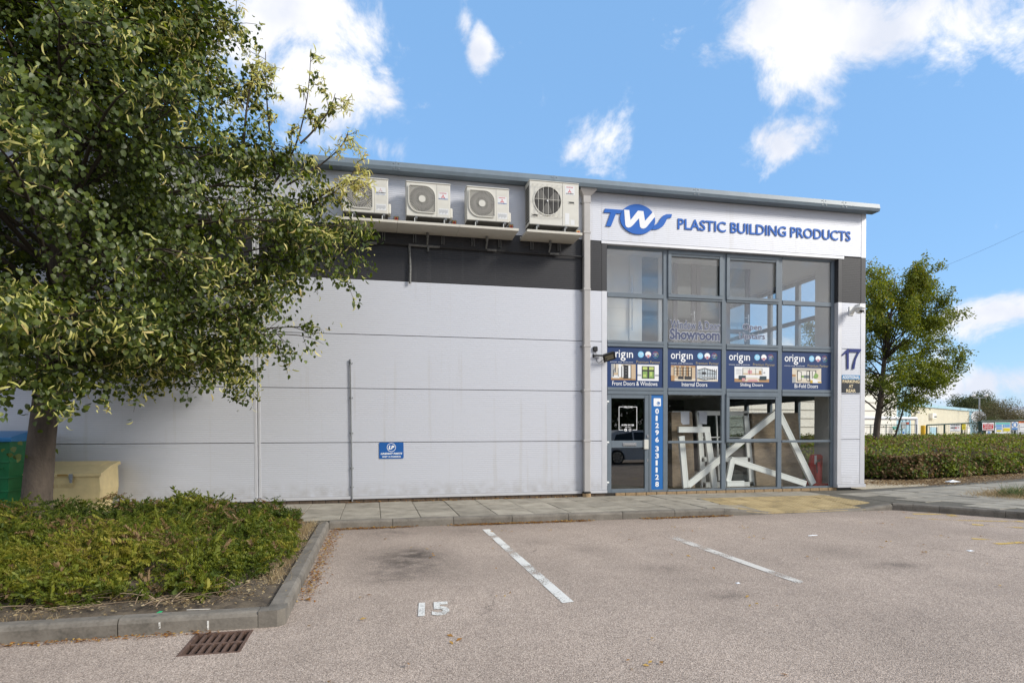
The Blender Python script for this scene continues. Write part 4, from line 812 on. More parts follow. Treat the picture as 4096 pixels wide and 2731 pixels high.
ph_int = [(*warm, (0,1,0,1)), (*cream, (0,1,0,.16)), (*oak, (0,1,.88,1))]+[(('oak', (.38,.22,.10)) if i % 2 else ('cream', (.62,.55,.44)))+((.14+.10*i, .2+.10*i, .34, .95),) for i in range(7)]+[(*dk, (.12,.14,.2,.86)), (*dk, (.12,.84,.84,.87)), (*dk, (.48,.51,.1,.85)), (*dk, (.82,.85,.1,.86)), (*dk, (.3,.5,.12,.30)), (*dk, (.56,.83,.10,.30)), (*dk, (.14,.84,.47,.485)), (*dk, (.14,.84,.64,.655)), (*dk, (.25,.262,.3,.86)), (*dk, (.37,.382,.3,.86)), (*dk, (.6,.612,.3,.86)), (*dk, (.71,.722,.3,.86)), (*oak, (0,.14,0,.35))]
ph_off = [(*wht, (0,1,0,1)), (*cream, [(0,0),(1,0),(1,.14),(.5,.06),(0,.22)]), ('pale_blue_grey', (.46,.52,.56), [(.04,.2),(.36,.08),(.36,.85),(.04,.7)]), ('pale_blue_grey', (.46,.52,.56), [(.36,.08),(.92,.22),(.92,.65),(.36,.85)]), (*dk, (.26,.43,.45,.60))]+[(*dk, (a, a+.018, .12, .80)) for a in (.04,.14,.24,.35,.50,.62,.73,.83,.92)]+[(*dk, [(.04,.68),(.36,.83),(.36,.87),(.04,.72)]), (*dk, [(.36,.83),(.92,.62),(.92,.66),(.36,.87)]), (*dk, [(.04,.22),(.36,.10),(.36,.07),(.04,.19)]), (*dk, [(.36,.10),(.92,.22),(.92,.19),(.36,.07)]), (*dk, (.04,.92,.50,.52)), (*gry, (.3,.8,.2,.3))]
ph_sld = [(*wht, (0,1,0,1)), (*oak, (0,1,0,.22)), (*cream, [(.28,.05),(.72,.05),(.66,.28),(.34,.28)]), ('rose', (.55,.28,.30), [(.36,.04),(.68,.04),(.64,.17),(.4,.17)]), (*dk, (.23,.80,.45,.91)), ('sky_pale', (.68,.66,.60), (.245,.785,.46,.89)), (*warm, (.25,.78,.46,.58)), ('rose', (.55,.28,.30), (.38,.50,.55,.78)), (*oak, (.70,.77,.52,.76)), (*dk, (.42,.43,.3,.9)), (*dk, (.60,.61,.3,.9)), (*wht, (.24,.80,.3,.47)), ('teal_dark', (.015,.04,.06), (.12,.32,.15,.42)), ('teal_dark', (.015,.04,.06), (.72,.92,.15,.40)), ('rose', (.55,.28,.30), (.21,.30,.06,.25)), (*gry, (.05,.2,.55,.57)), (*gry, (.05,.2,.68,.70)), (*gry, (.05,.2,.80,.82)), (*gry, (.84,.88,.6,.68))]
ph_bif = [(*cream, (0,1,0,1)), ('grey_cream', (.46,.44,.38), [(0,1),(1,1),(.86,.86),(.12,.86)]), (*oak, (0,.12,.4,.56)), (*gry, (0,.12,0,.38)), ('sky_pale', (.68,.66,.60), (.18,.82,.06,.84)), ('teal_grey', (.12,.15,.17), (.40,.62,.32,.52)), (*grn, (.30,.40,.35,.5)), (*cream, (.2,.8,.06,.26)), (*dk, (.17,.19,.1,.84)), (*dk, (.17,.82,.82,.85)), (*dk, [(.19,.82),(.32,.74),(.32,.14),(.19,.1),(.19,.13),(.305,.17),(.305,.72),(.19,.79)]), (*dk, (.49,.505,.16,.80)), (*dk, (.58,.61,.1,.84)), (*dk, [(.505,.80),(.58,.84),(.58,.81),(.505,.77)]), (*dk, [(.505,.18),(.58,.12),(.58,.09),(.505,.15)]), (*dk, (.68,.695,.3,.78)), (*dk, (.80,.82,.3,.84)), (*grn, [(.72,.40),(.80,.70),(.90,.55),(.88,.36),(.78,.3)]), (*wht, [(.62,.26),(.78,.28),(1,.12),(1,0),(.7,0)]), ('mustard', (.58,.38,.05), (.62,.70,0,.2)), ('mustard', (.58,.38,.05), [(.85,.12),(1,.1),(1,.02),(.9,.02)])]
def board(i, title, photos, tw, label):
    x0, x1 = CX[i]+(.035 if i == 0 else .05), CX[i+1]-(.065 if i == 3 else .05); z0, z1 = 2.212, 3.038; W_, H_ = x1-x0, z1-z0; y = GY+.03
    r = empty('showroom_board', ((x0+x1)/2, y, z0), label=label, cat='sign', group='navy showroom boards')
    under(MB().box(x0, x1, y, y+.012, z0, z1).build('board', ONAVY), r); X = lambda u: x0+W_*u; Z = lambda v: z0+H_*v
    scr = MB()
    for u in (.025, .975):
        for v in (.045, .955): scr.disc(X(u), Z(v), .007, .007, y-.002, y, 8)
    scr.disc(X(.5), Z(.965), .007, .007, y-.002, y, 8); under(scr.build('screws', DPR), r)
    lettering('lettering', 'ori', (X(.065), X(.235), Z(.735), Z(.925)), y, WHITE, r, bold=.008); lettering('lettering', 'g', (X(.245), X(.335), Z(.655), Z(.872)), y, WHITE, r, bold=.008); lettering('lettering', '\u0131n', (X(.355), X(.465), Z(.735), Z(.868)), y, WHITE, r, bold=.008)
    lettering('lettering', 'DOORS AND WINDOWS', (X(.065), X(.465), Z(.612), Z(.636)), y, WHITE, r, spacing=1.35); lettering('lettering', 'Premium', (X(.525), X(.742), Z(.605), Z(.675)), y, GOLD, r); lettering('lettering', 'Partner', (X(.770), X(.95), Z(.605), Z(.675)), y, GOLD, r)
    rb = .066; cz = Z(.825)
    b = MB().disc(X(.605), cz, rb, rb, y-.001, y, 28); under(b.build('anniversary_roundel', LB), r); lettering('lettering', '20', (X(.572), X(.64), cz-.008, cz+.035), y-.001, WHITE, r, bold=.0, depth=.0006); lettering('lettering', 'YEAR', (X(.58), X(.63), cz-.036, cz-.018), y-.001, WHITE, r, depth=.0006)
    fx = X(.735); b = MB(); b.disc(fx, cz, rb, rb, y-.001, y, 28, 0); n = 14
    b.prism_xz([(fx+rb*.97*math.cos(R(180+180*k/n)), cz-.006+rb*.93*math.sin(R(180+180*k/n))) for k in range(n+1)], y-.0016, y-.0008, 1)
    for P_ in ([(-.06,-.012),(-.05,-.0),(.03,-.058),(.018,-.062)], [(.06,-.012),(.05,-.0),(-.03,-.058),(-.018,-.062)]): b.prism_xz([(fx+a, cz+c) for a, c in P_], y-.0022, y-.0014, 0)
    b.prism_xz([(fx-.013, cz-.004), (fx+.013, cz-.004), (fx+.013, cz-.064), (fx-.013, cz-.064)], y-.0026, y-.0014, 0); b.prism_xz([(fx-.06, cz-.022), (fx+.06, cz-.022), (fx+.052, cz-.04), (fx-.052, cz-.04)], y-.0026, y-.0014, 0)
    b.prism_xz([(fx-.008, cz-.005), (fx+.008, cz-.005), (fx+.008, cz-.065), (fx-.008, cz-.065)], y-.0032, y-.002, 2); b.prism_xz([(fx-.06, cz-.027), (fx+.06, cz-.027), (fx+.055, cz-.036), (fx-.055, cz-.036)], y-.0032, y-.002, 2)
    under(b.build('flag_roundel', [WHITE, C_('flag_blue', (.02, .04, .22)), RED]), r)
    b = MB(); cols = [('ring_red', (.55, .06, .06)), ('ring_orange', (.60, .30, .04)), ('ring_green', (.10, .40, .15)), ('ring_cyan', (.05, .35, .50)), ('ring_blue', (.06, .16, .50)), ('ring_purple', (.30, .08, .35))]
    for k in range(6): b.ring(X(.865), cz, rb, rb-.007, y-.001, y, 6, k, R(120-60*k), R(60-60*k))
    under(b.build('colour_ring', [C_(*q) for q in cols]), r); lettering('lettering', '150', (X(.835), X(.895), cz+.002, cz+.034), y, WHITE, r, depth=.0008); lettering('lettering', 'RAL', (X(.852), X(.878), cz-.014, cz-.003), y, WHITE, r, depth=.0008); lettering('lettering', 'COLOURS', (X(.836), X(.894), cz-.034, cz-.02), y, WHITE, r, depth=.0008)
    for (u0, u1, v0, v1, sh) in photos: photo(r, X(u0), X(u1), Z(v0), Z(v1), y, sh)
    lettering('lettering', title, (X(.5-tw/2), X(.5+tw/2), Z(.045), Z(.15)), y, WHITE, r, bold=.004)
board(0, 'Front Doors & Windows', [(.08, .51, .18, .575, ph_front), (.545, .925, .17, .575, ph_win)], .80, 'navy showroom board titled Front Doors and Windows')
board(1, 'Internal Doors', [(.065, .515, .18, .575, ph_int), (.54, .935, .18, .575, ph_off)], .47, 'navy showroom board titled Internal Doors')
board(2, 'Sliding Doors', [(.17, .84, .18, .575, ph_sld)], .44, 'navy showroom board titled Sliding Doors')
board(3, 'Bi-Fold Doors', [(.215, .80, .18, .575, ph_bif)], .47, 'navy showroom board titled Bi-Fold Doors')
# ------------------------------------------------------------------ floodlight and camera
fl = empty('floodlight', (4.36, -.02, 2.84), label='black floodlight on a short arm beside the first showroom board', cat='lamp'); U = lambda o: under(o, fl)
U(MB().box(4.318, 4.352, -.02, .0, 2.79, 2.86, .004).build('back_plate', BLACK)); U(MB().box(4.345, 4.50, -.09, -.03, 2.812, 2.840, .005).build('arm', BLACK)); 
hd = MB(); c = np.array([4.60, -.16, 2.80]); ax = unit(np.array([.85, -.25, .28])); nr_ = unit(np.array([.25, -.75, -.62])); nr_ = unit(nr_-ax*np.dot(nr_, ax)); bn_ = np.cross(nr_, ax)
def obox(b, c, ex, ey, ez, hx, hy, hz, taper=1.0, mi=0):
    vs = [c+ex*sx*hx*(taper if sy < 0 else 1)+ey*sy*hy+ez*sz*hz*(taper if sy < 0 else 1) for sz in (-1, 1) for sy in (-1, 1) for sx in (-1, 1)]
    return b.add(vs, [(0,2,3,1),(4,5,7,6),(0,1,5,4),(2,6,7,3),(0,4,6,2),(1,3,7,5)], mi)
U(obox(hd, c, ax, nr_, bn_, .125, .03, .095, .8).build('lamp_body', BLACK)); U(obox(MB(), c+nr_*.031, ax, nr_, bn_, .085, .002, .058).build('lens', mat('amber_lens', (.20, .18, .13), .25)))
U(MB().tube([(4.50, -.06, 2.825), (4.52, -.10, 2.80), (4.55, -.14, 2.80)], .012, 6).tube([(4.56, -.17, 2.75), (4.52, -.19, 2.70)], .012, 6).build('knuckle', BLACK))
U(MB().tube([(4.375, -.035, 2.915), (4.37, -.04, 2.80), (4.385, -.05, 2.71), (4.43, -.06, 2.68), (4.50, -.1, 2.735), (4.54, -.13, 2.77)], .006, 6).build('cable', BLACK))
ps = empty('junction_box', (4.365, -.02, 2.96), label='small black junction box above the floodlight', cat='box'); under(MB().box(4.318, 4.412, -.045, -.001, 2.912, 3.010, .012).build('housing', BLACK), ps); under(MB().tube([(4.365, -.03, 2.913), (4.365, -.03, 2.895)], .012, 8).build('gland', BLACK), ps)
CCW = mat('white_camera_shell', (.72, .72, .70), .35); cc = empty('security_camera', (10.33, 0, 3.95), label='white dome security camera on a bracket on the corner pier', cat='camera'); U = lambda o: under(o, cc)
U(MB().box(10.275, 10.395, -.018, .0, 3.85, 4.045, .006).build('wall_plate', CCW)); ar = MB()
ar.prism_yz([(-.018, 3.87), (-.018, 3.95), (-.16, 4.05), (-.30, 4.055), (-.30, 4.01), (-.17, 4.005)], 10.30, 10.37); U(ar.build('arm', CCW))
dm = MB(); prof = [(.055, 4.012), (.075, 4.0), (.105, 3.985), (.11, 3.955), (.098, 3.95), (.09, 3.92), (.07, 3.875), (.04, 3.85), (.001, 3.845)]
n = 20; vs = [(10.335+r*math.cos(2*math.pi*k/n), -.25+r*math.sin(2*math.pi*k/n), z) for r, z in prof for k in range(n)]
dm.add(vs, [(i*n+k, i*n+(k+1) % n, (i+1)*n+(k+1) % n, (i+1)*n+k) for i in range(len(prof)-1) for k in range(n)]+[tuple(range(n))]); U(dm.build('dome', CCW, smooth=True))
U(MB().tube([(10.31, -.30, 3.895), (10.30, -.345, 3.88)], .026, 12).tube([(10.36, -.30, 3.895), (10.355, -.345, 3.88)], .02, 12).build('lens', BLACK)); U(MB().box(10.36, 10.366, -.36, -.34, 3.835, 3.86).build('lens_tab', BLACK))

# ------------------------------------------------------------------ goods inside the showroom
UPV = mat('white_upvc_profile', (.74, .76, .74), .35, noise=.03, nscale=5); UPG = mat('profile_groove', (.56, .58, .57), .5); WRAP = mat('brown_card_wrapped', (.25, .195, .135), .35, noise=.25, nscale=6, stretch=(1, 1, 5), bump=.5, bscale=14); GDK = mat('grey_pane', (.30, .34, .34), .1)
z7 = zm(2640, 1560, 3.2667)
def gbar(parent, name, a, b_, w, Y, d=.07, ma=UPV, groove=True):
    A, B = wp(*z7(*a), Y), wp(*z7(*b_), Y); A = A[[0, 2]]; B = B[[0, 2]]; dv = unit(B-A); nn = np.array([-dv[1], dv[0]])*w/2
    o = under(MB().prism_xz([tuple(A-nn), tuple(B-nn), tuple(B+nn), tuple(A+nn)], Y, Y+d).build(name, ma), parent)
    if groove:
        for t in (.26,): g_ = under(MB().prism_xz([tuple(A+nn*2*t-dv*0), tuple(B+nn*2*t), tuple(B+nn*2*(t+.05)), tuple(A+nn*2*(t+.05))], Y-.003, Y-.0005).build('groove', UPG), parent)
    return o
r = empty('gable_frame', (8.0, .35, .08), label='large white A shaped plastic frame leaning behind the lower windows', cat='window frame'); gbar(r, 'left_leg', (372, 1245), (1545, 285), .135, .34); gbar(r, 'right_leg', (1548, 270), (2012, 1225), .135, .345)
r = empty('corner_frame', (8.3, .25, .08), label='smaller white angled plastic frame in front of the centre lower window', cat='window frame'); gbar(r, 'short_leg', (955, 905), (880, 1265), .115, .26); gbar(r, 'long_leg', (935, 905), (1912, 1222), .125, .265)
r = empty('frame_offcut', (6.5, .3, .08), label='single white profile standing upright in the left lower window', cat='window frame'); gbar(r, 'profile', (285, 600), (345, 1275), .125, .30)
r = empty('hooked_frame', (6.8, .45, .08), label='white L shaped frame piece in the left lower window', cat='window frame'); gbar(r, 'head', (245, 515), (655, 515), .125, .47); gbar(r, 'jamb', (615, 500), (722, 1275), .135, .475)
r = empty('window_unit', (7.0, .7, .08), label='white framed glazed door leaning behind the left and centre windows', cat='window frame')
for nm, a, b_, w in (('left_jamb', (510, 290), (575, 1270), .11), ('right_jamb', (1128, 300), (1208, 1250), .12), ('head', (490, 300), (1150, 300), .10), ('mid_rail', (545, 905), (1180, 905), .10), ('sill', (560, 1235), (1225, 1228), .11), ('glazing_bar', (742, 330), (775, 1180), .022), ('glazing_bar', (530, 615), (1160, 615), .018)): gbar(r, nm, a, b_, w, .72 if w > .05 else .74, groove=w > .09)
A, B = wp(*z7(530, 1240), .76), wp(*z7(1160, 300), .76); under(MB().box(A[0], B[0], .765, .78, A[2], B[2]).build('glass', glass('unit_glass', (.55, .6, .6), 2.0)), r)
def pack(a, b_, c, d, Y, label, sheets=()):
    r = empty('wrapped_pack', (wp(*z7(*c), Y)[0], Y, .08), label=label, cat='package'); under(MB().prism_xz([tuple(wp(*z7(*q), Y)[[0, 2]]) for q in (a, b_, c, d)], Y, Y+.25).build('card_wrap', WRAP), r)
    A, B = wp(*z7(*a), Y), wp(*z7(*b_), Y); under(MB().box(A[0]+.03, B[0]-.03, Y+.02, Y+.2, A[2]-.001, A[2]+.02).build('top_strip', UPV), r)
    for s_ in sheets: under(MB().prism_xz([tuple(wp(*z7(*q), Y-.003)[[0, 2]]) for q in s_], Y-.003, Y-.001).build('delivery_note', mat('paper_note', (.58, .60, .66), .7, noise=.12, nscale=60)), r)
pack((150, 285), (420, 285), (460, 1270), (165, 1270), .62, 'brown wrapped pack standing in the left lower window', [[(270, 280), (382, 285), (385, 445), (300, 450), (275, 420)]])
pack((1205, 305), (1800, 295), (1872, 1240), (1262, 1250), .66, 'wide brown wrapped pack behind the right lower windows')
r = empty('delivery_sheet', (7.1, .68, 1.5), label='pale paper sheet stuck on the white framed door', cat='paper'); under(MB().prism_xz([tuple(wp(*z7(*q), .70)[[0, 2]]) for q in ((505, 282), (615, 285), (612, 445), (515, 440))], .70, .702).build('sheet', MATS['paper_note']), r)
r = empty('loose_board', (7.8, .2, .08), label='short white board lying at the foot of the centre window', cat='board'); gbar(r, 'plank', (880, 1222), (1102, 1218), .12, .22, .05)
FRED = mat('extinguisher_red', (.50, .018, .016), .3); r = empty('extinguisher_stand', (9.85, .5, .06), label='red plastic stand behind the right lower window', cat='stand')
L = [tuple(wp(*z7(*q), .62)[[0, 2]]) for q in ((1925, 1252), (1985, 860), (2010, 838), (2100, 838), (2126, 860), (2122, 1250))]; under(MB().prism_xz(L, .62, .70).build('back_panel', FRED), r); under(MB().box(L[0][0], L[-1][0], .42, .62, .061, .11, .01).build('foot', FRED), r); A, B = wp(*z7(2018, 965), .62), wp(*z7(2048, 850), .62); under(MB().box(A[0], B[0], .616, .6195, A[2], B[2]).build('notice', WHITE), r)
r = empty('fire_extinguisher', (9.93, .5, .11), label='red fire extinguisher in the red stand', cat='extinguisher'); cx = wp(*z7(2082, 1100), .5)[0]; b = MB(); n = 18
prof = [(.001, .111), (.072, .111), (.075, .13), (.075, .50), (.06, .55), (.028, .585), (.022, .61), (.001, .61)]; b.add([(cx+q*math.cos(2*math.pi*k/n), .52+q*math.sin(2*math.pi*k/n), z) for q, z in prof for k in range(n)], [(i*n+k, i*n+(k+1) % n, (i+1)*n+(k+1) % n, (i+1)*n+k) for i in range(len(prof)-1) for k in range(n)]); under(b.build('cylinder', FRED, smooth=True), r)
under(MB().box(cx-.02, cx+.02, .50, .54, .61, .645, .005).box(cx-.01, cx+.09, .51, .53, .65, .662, .003).build('valve_handle', BLACK), r); under(MB().tube([(cx-.02, .52, .63), (cx-.09, .48, .58), (cx-.095, .45, .35)], .012, 6).build('hose', BLACK), r)
# upstairs displays
DW = mat('white_display_door', (.70, .71, .70), .4); MAU = mat('grey_display_frame', (.17, .16, .18), .45); UG = glass('display_glass', (.7, .74, .74), 1.8)
def up(x, y, Y): return wp(*z8b(x, y), Y)
Y = .95; A, B = up(40, 990, Y), up(392, 130, Y); r = empty('display_door', ((A[0]+B[0])/2, Y, 2.95), label='white display door with a long bar handle upstairs on the left', cat='door')
under(MB().box(A[0], B[0]-.30, Y, Y+.05, 2.951, B[2], .004).build('leaf', DW), r); under(MB().box(B[0]-.298, B[0], Y-.02, Y+.06, 2.951, B[2]+.03, .004).build('jamb', DW), r); h0, h1 = up(300, 850, Y-.06), up(300, 340, Y-.06)
under(MB().tube([(h0[0], Y-.07, h0[2]), (h1[0], Y-.07, h1[2])], .013, 8).tube([(h0[0], Y-.07, h0[2]+.06), (h0[0], Y, h0[2]+.06)], .008, 6).tube([(h1[0], Y-.07, h1[2]-.06), (h1[0], Y, h1[2]-.06)], .008, 6).build('bar_handle', CHROME), r)
for z in (3.3, 3.6, 4.0): under(MB().box(A[0], B[0]-.31, Y-.002, Y+.001, z, z+.006).build('panel_groove', UPG), r)
A, B = up(550, 990, Y), up(602, 110, Y); rr = empty('display_side_panel', (B[0], Y, 2.95), label='white frame with a glazed side panel beside the white display door', cat='door'); under(MB().box(A[0], B[0], Y, Y+.07, 2.951, B[2], .004).build('post', DW), rr); C0 = up(392, 990, Y); under(MB().box(C0[0]+.002, A[0]-.002, Y+.02, Y+.03, 2.96, B[2]-.05).build('glass', UG), rr)
def ddoor(x0, x1, Y, label, handle=True, top=170):
    A, B = up(x0, 990, Y), up(x1, top, Y); a, b_ = A[0], B[0]; z1 = B[2]; r = empty('display_door', ((a+b_)/2, Y, 2.95), label=label, cat='door'); w = .11
    under(MB().box(a, a+w, Y, Y+.06, 2.951, z1, .004).box(b_-w, b_, Y, Y+.06, 2.951, z1, .004).box(a+w, b_-w, Y+.001, Y+.06, z1-.12, z1, .004).box(a+w, b_-w, Y+.001, Y+.06, 2.951, 3.07, .004).box(a+w, b_-w, Y+.001, Y+.06, 3.62, 3.72, .004).build('frame', MAU), r)
    for q0, q1 in ((3.065, 3.625), (3.715, z1-.115)): under(MB().box(a+w-.01, b_-w+.01, Y+.02, Y+.035, q0, q1).build('glass', UG), r)
    if handle: hx = b_-.05; under(MB().box(hx-.015, hx+.015, Y-.012, Y, 3.85, 4.08, .004).box(hx-.13, hx, Y-.05, Y-.03, 3.98, 4.0, .004).build('handle', CHROME), r)
ddoor(690, 905, 1.3, 'left leaf of the grey glazed double door upstairs'); ddoor(908, 1165, 1.3, 'right leaf of the grey glazed double door upstairs', False); ddoor(1185, 1415, 1.45, 'grey glazed display door behind the Open Upstairs lettering'); 
PWH = mat('poster_white', (.66, .70, .72), .5)
r = empty('ceiling_lights', (7, 3, 5.1)) if False else None

# ------------------------------------------------------------------ bins behind the bed
GB_ = mat('weathered_yellow_grp', (.72, .58, .30), .5, noise=.10, nscale=7); gb = empty('grit_bin', (-4.85, -.5, 0), label='weathered pale yellow grit salt bin against the wall', cat='grit bin'); U = lambda o: under(o, gb)
b = MB(); sec = [(0, .05, .03), (.20, .03, .02), (.215, -.035, -.02), (.42, -.05, -.03), (.615, -.05, -.03)]; V = []; Fc = []
def rg(z, fx, fy, zb=None): return [(-5.50+fx, -.86+fy, z), (-4.27-fx, -.86+fy, z), (-4.27-fx, -.12-fy, z if zb is None else zb), (-5.50+fx, -.12-fy, z if zb is None else zb)]
rings = [rg(.0, .07, .05), rg(.20, .06, .04), rg(.26, .0, .01), rg(.40, -.02, .0), rg(.615, -.01, -.01, .76)]
for q in rings: V += q
for i in range(len(rings)-1): Fc += [(i*4+k, i*4+(k+1) % 4, i*4+4+(k+1) % 4, i*4+4+k) for k in range(4)]
Fc += [(0, 3, 2, 1), tuple(range(len(V)-4, len(V)))]; U(b.add(V, Fc).build('body', GB_))
U(MB().prism_yz([(-.90, .617), (-.90, .665), (-.86, .672), (-.50, .765), (-.12, .825), (-.09, .80), (-.09, .765), (-.12, .775)], -5.545, -4.225).build('lid', GB_)); U(MB().prism_yz([(-.5, .7655), (-.46, .779), (-.13, .831), (-.12, .826)], -5.40, -4.38).build('lid_ridge', GB_))
U(MB().box(-4.67, -4.615, -.925, -.90, .57, .66, .004).box(-4.66, -4.625, -.93, -.895, .52, .575, .004).build('padlock_hasp', STEEL)); U(MB().box(-4.84, -4.69, -.903, -.898, .625, .655).build('hand_recess', mat('ochre_recess', (.35, .20, .04), .6)))
lettering('embossed_lettering', 'GRIT-SALT', (-5.04, -4.60, .445, .50), -.869, GB_, gb, bold=.01, depth=.008)
GRN = mat('green_bin_plastic', (.010, .16, .055), .45, noise=.2, nscale=6); LIDB = mat('blue_lid_plastic', (.022, .20, .50), .4); wb = empty('waste_bin', (-5.95, -.95, 0), label='large green wheeled waste bin with a blue lid at the left edge', cat='bin'); U = lambda o: under(o, wb)
def frus(b, z0, z1, x0, x1, y0, y1, t0, t1): return b.add([(x0+t0, y0+t0, z0), (x1-t0, y0+t0, z0), (x1-t0, y1-t0, z0), (x0+t0, y1-t0, z0), (x0+t1, y0+t1, z1), (x1-t1, y0+t1, z1), (x1-t1, y1-t1, z1), (x0+t1, y1-t1, z1)], [(0,3,2,1),(4,5,6,7)]+[(k, (k+1) % 4, (k+1) % 4+4, k+4) for k in range(4)])
U(frus(MB(), .16, 1.19, -6.62, -5.27, -1.32, -.35, .09, .0).build('body', GRN)); 
for z, t in ((.42, .062), (.62, .046), (.86, .026)): U(MB().box(-6.62+t-.012, -5.27-t+.012, -1.32+t-.012, -.35-t+.012, z, z+.03, .006).build('moulded_rib', GRN))
U(MB().tube([(-5.62, -1.31, .78), (-5.60, -1.345, .79), (-5.40, -1.345, .79), (-5.38, -1.30, .78)], .014, 8).build('handle', GRN))
lid = MB(); nl = 10; prof = [(-1.36+1.04*k/nl, 1.21+.13*math.sin(math.pi*(.12+.88*k/nl)*.62)) for k in range(nl+1)]
lid.prism_yz([(-1.37, 1.175), (-1.375, 1.215)]+prof+[(-.31, 1.19)], -6.66, -5.23); U(lid.build('lid', LIDB))
for x in (-5.42, -5.34): U(MB().box(x-.02, x+.02, -.36, -.28, 1.26, 1.345, .008).build('lid_hinge', LIDB))
for x in (-6.4, -5.5):
    for y in (-1.1, -.55): U(MB().tube([(x-.025, y, .09), (x+.025, y, .09)], .09, 14).build('wheel', BLACK)); U(MB().box(x-.035, x+.035, y-.02, y+.02, .09, .20).build('castor', STEEL))

# ------------------------------------------------------------------ plants
BARK = mat('grey_brown_bark', (.085, .066, .052), .9, noise=.35, nscale=9, bump=.9, bscale=30, stretch=(1, 1, .25)); TWIG = mat('twig_bark', (.045, .034, .024), .9)
LEAF_T = np.array([(0, 0, 0), (-.40, .22, .10), (-.38, .58, .10), (0, 1.02, -.10), (.38, .58, .10), (.40, .22, .10), (0, .5, 0)]); LEAF_F = np.array([(0, 6, 2, 1), (6, 3, 2, 2), (0, 5, 4, 6), (6, 4, 3, 3)])
LEAF_F4 = np.array([(0, 6, 2, 1), (0, 5, 4, 6)]); LEAF_F3 = np.array([(6, 3, 2), (6, 4, 3), (0, 6, 2), (0, 2, 1), (0, 5, 4), (0, 4, 6)])
DIA_T = np.array([(0, 0, 0), (-.24, .5, .06), (0, 1, -.05), (.24, .5, .06)]); DIA_F = np.array([(0, 3, 2, 1)])
BRA_T = np.array([(-.04, 0, 0), (.04, 0, 0), (-.11, .35, .12), (.09, .35, .12), (-.06, .75, .08), (.11, .75, .08), (.06, 1, -.10), (.12, 1, -.10)]); BRA_F = np.array([(0, 1, 3, 2), (2, 3, 5, 4), (4, 5, 7, 6)])
def bez(p0, p1, p2, n): t = np.linspace(0, 1, n)[:, None]; return (1-t)**2*p0+2*t*(1-t)*p1+t*t*p2
class Tree:
    def __init__(s): s.tb = MB(); s.tw = []; s.lp = []; s.ld = []; s.bare = []
    def limb(s, pts, r0, r1, n=6): s.tb.tube(pts, list(np.linspace(r0, r1, len(pts))), n, cap=False)
    def twig(s, p, d, L, droop, leaves, spread, bare=False, r=.004):
        d = d/np.linalg.norm(d); e = p+d*L-np.array([0, 0, droop*L]); c = p+d*L*.6; q = bez(p, c, e, 4); s.tw.append((q, r))
        t = rng.random(leaves)**.8; pos = ((1-t)**2)[:, None]*p+(2*t*(1-t))[:, None]*c+(t*t)[:, None]*e+rng.normal(0, spread, (leaves, 3)); (s.bare if bare else s.lp).append(pos); 
        if not bare: s.ld.append(np.repeat(d[None], leaves, 0))
    def secondary(s, p, d, L, ntw, leaves, spread, bare=False, r=.012, droop=.15, tl=(.22, .5)):
        d = d/np.linalg.norm(d); e = p+d*L-np.array([0, 0, droop*L]); q = bez(p, p+d*L*.55+np.array([0, 0, .05*L]), e, 5); s.tb.tube(q, list(np.linspace(r, .004, 5)), 4, cap=False)
        for k in range(ntw):
            t = .25+.75*(k+rng.random())/ntw; i = min(3, int(t*4)); f = t*4-i; pp = q[i]*(1-f)+q[min(4, i+1)]*f
            dd = d*.7+unit(rng.normal(0, 1, 3))*.8+np.array([0, 0, .1]); s.twig(pp, dd, rng.uniform(*tl), .25, leaves, spread, bare)
def build_twigs(tw, name, ma, parent):
    V = []; Fc = []; k = 0
    for q, r in tw:
        n = len(q); t = unit(np.diff(q, axis=0)); t = np.vstack([t, t[-1:]]); a = np.cross(t, [0.3, .5, .8]); a = unit(a); b2 = np.cross(t, a); rr = np.linspace(r, r*.5, n)[:, None]
        for w in (0, 2.094, 4.189): V.append(q+rr*(a*math.cos(w)+b2*math.sin(w)))
        idx = k+np.arange(3*n).reshape(3, n)
        for u in range(3):
            for i in range(n-1): Fc.append((idx[u, i], idx[(u+1) % 3, i], idx[(u+1) % 3, i+1], idx[u, i+1]))
        k += 3*n
    o = np_mesh(name, np.vstack(V), np.array(Fc), ma, parent); o['kind'] = 'stuff'; return o
# ---- lime tree
LIME = leafmat('lime_leaf', [(0, (.024, .045, .008)), (.45, (.062, .096, .014)), (.8, (.130, .172, .023)), (1, (.25, .28, .045))], .38, .5, .04)
BRACT = leafmat('lime_bract', [(0, (.46, .46, .11)), (.7, (.66, .63, .23)), (1, (.66, .52, .22))], .35, .6, .03)
lt = empty('lime_tree', (-4.22, -2.8, 0), label='large lime tree with pale yellow bracts growing in the shrub bed', cat='tree'); T = Tree()
tr_pts = np.array([(-4.22,-2.8,-.05),(-4.215,-2.8,.12),(-4.20,-2.8,.45),(-4.13,-2.8,1.2),(-4.04,-2.8,2.0),(-3.96,-2.8,3.2),(-3.92,-2.78,4.6),(-3.9,-2.75,6.2),(-3.9,-2.7,8.3)]); trr = [.22, .178, .163, .152, .143, .122, .095, .065, .02]; tr_pts[:5, 0] -= .05
tk = MB(); Vt = []; nT = 20
for i, p_ in enumerate(tr_pts):
    for k in range(nT): w = 2*math.pi*k/nT; rr_ = trr[i]*(1+.05*math.sin(3*w+i)+.03*math.sin(7*w)); Vt.append((p_[0]+rr_*math.cos(w), p_[1]+rr_*math.sin(w), p_[2]))
tk.add(Vt, [(i*nT+k, i*nT+(k+1) % nT, (i+1)*nT+(k+1) % nT, (i+1)*nT+k) for i in range(len(tr_pts)-1) for k in range(nT)]); under(tk.build('trunk', BARK, smooth=True), lt)
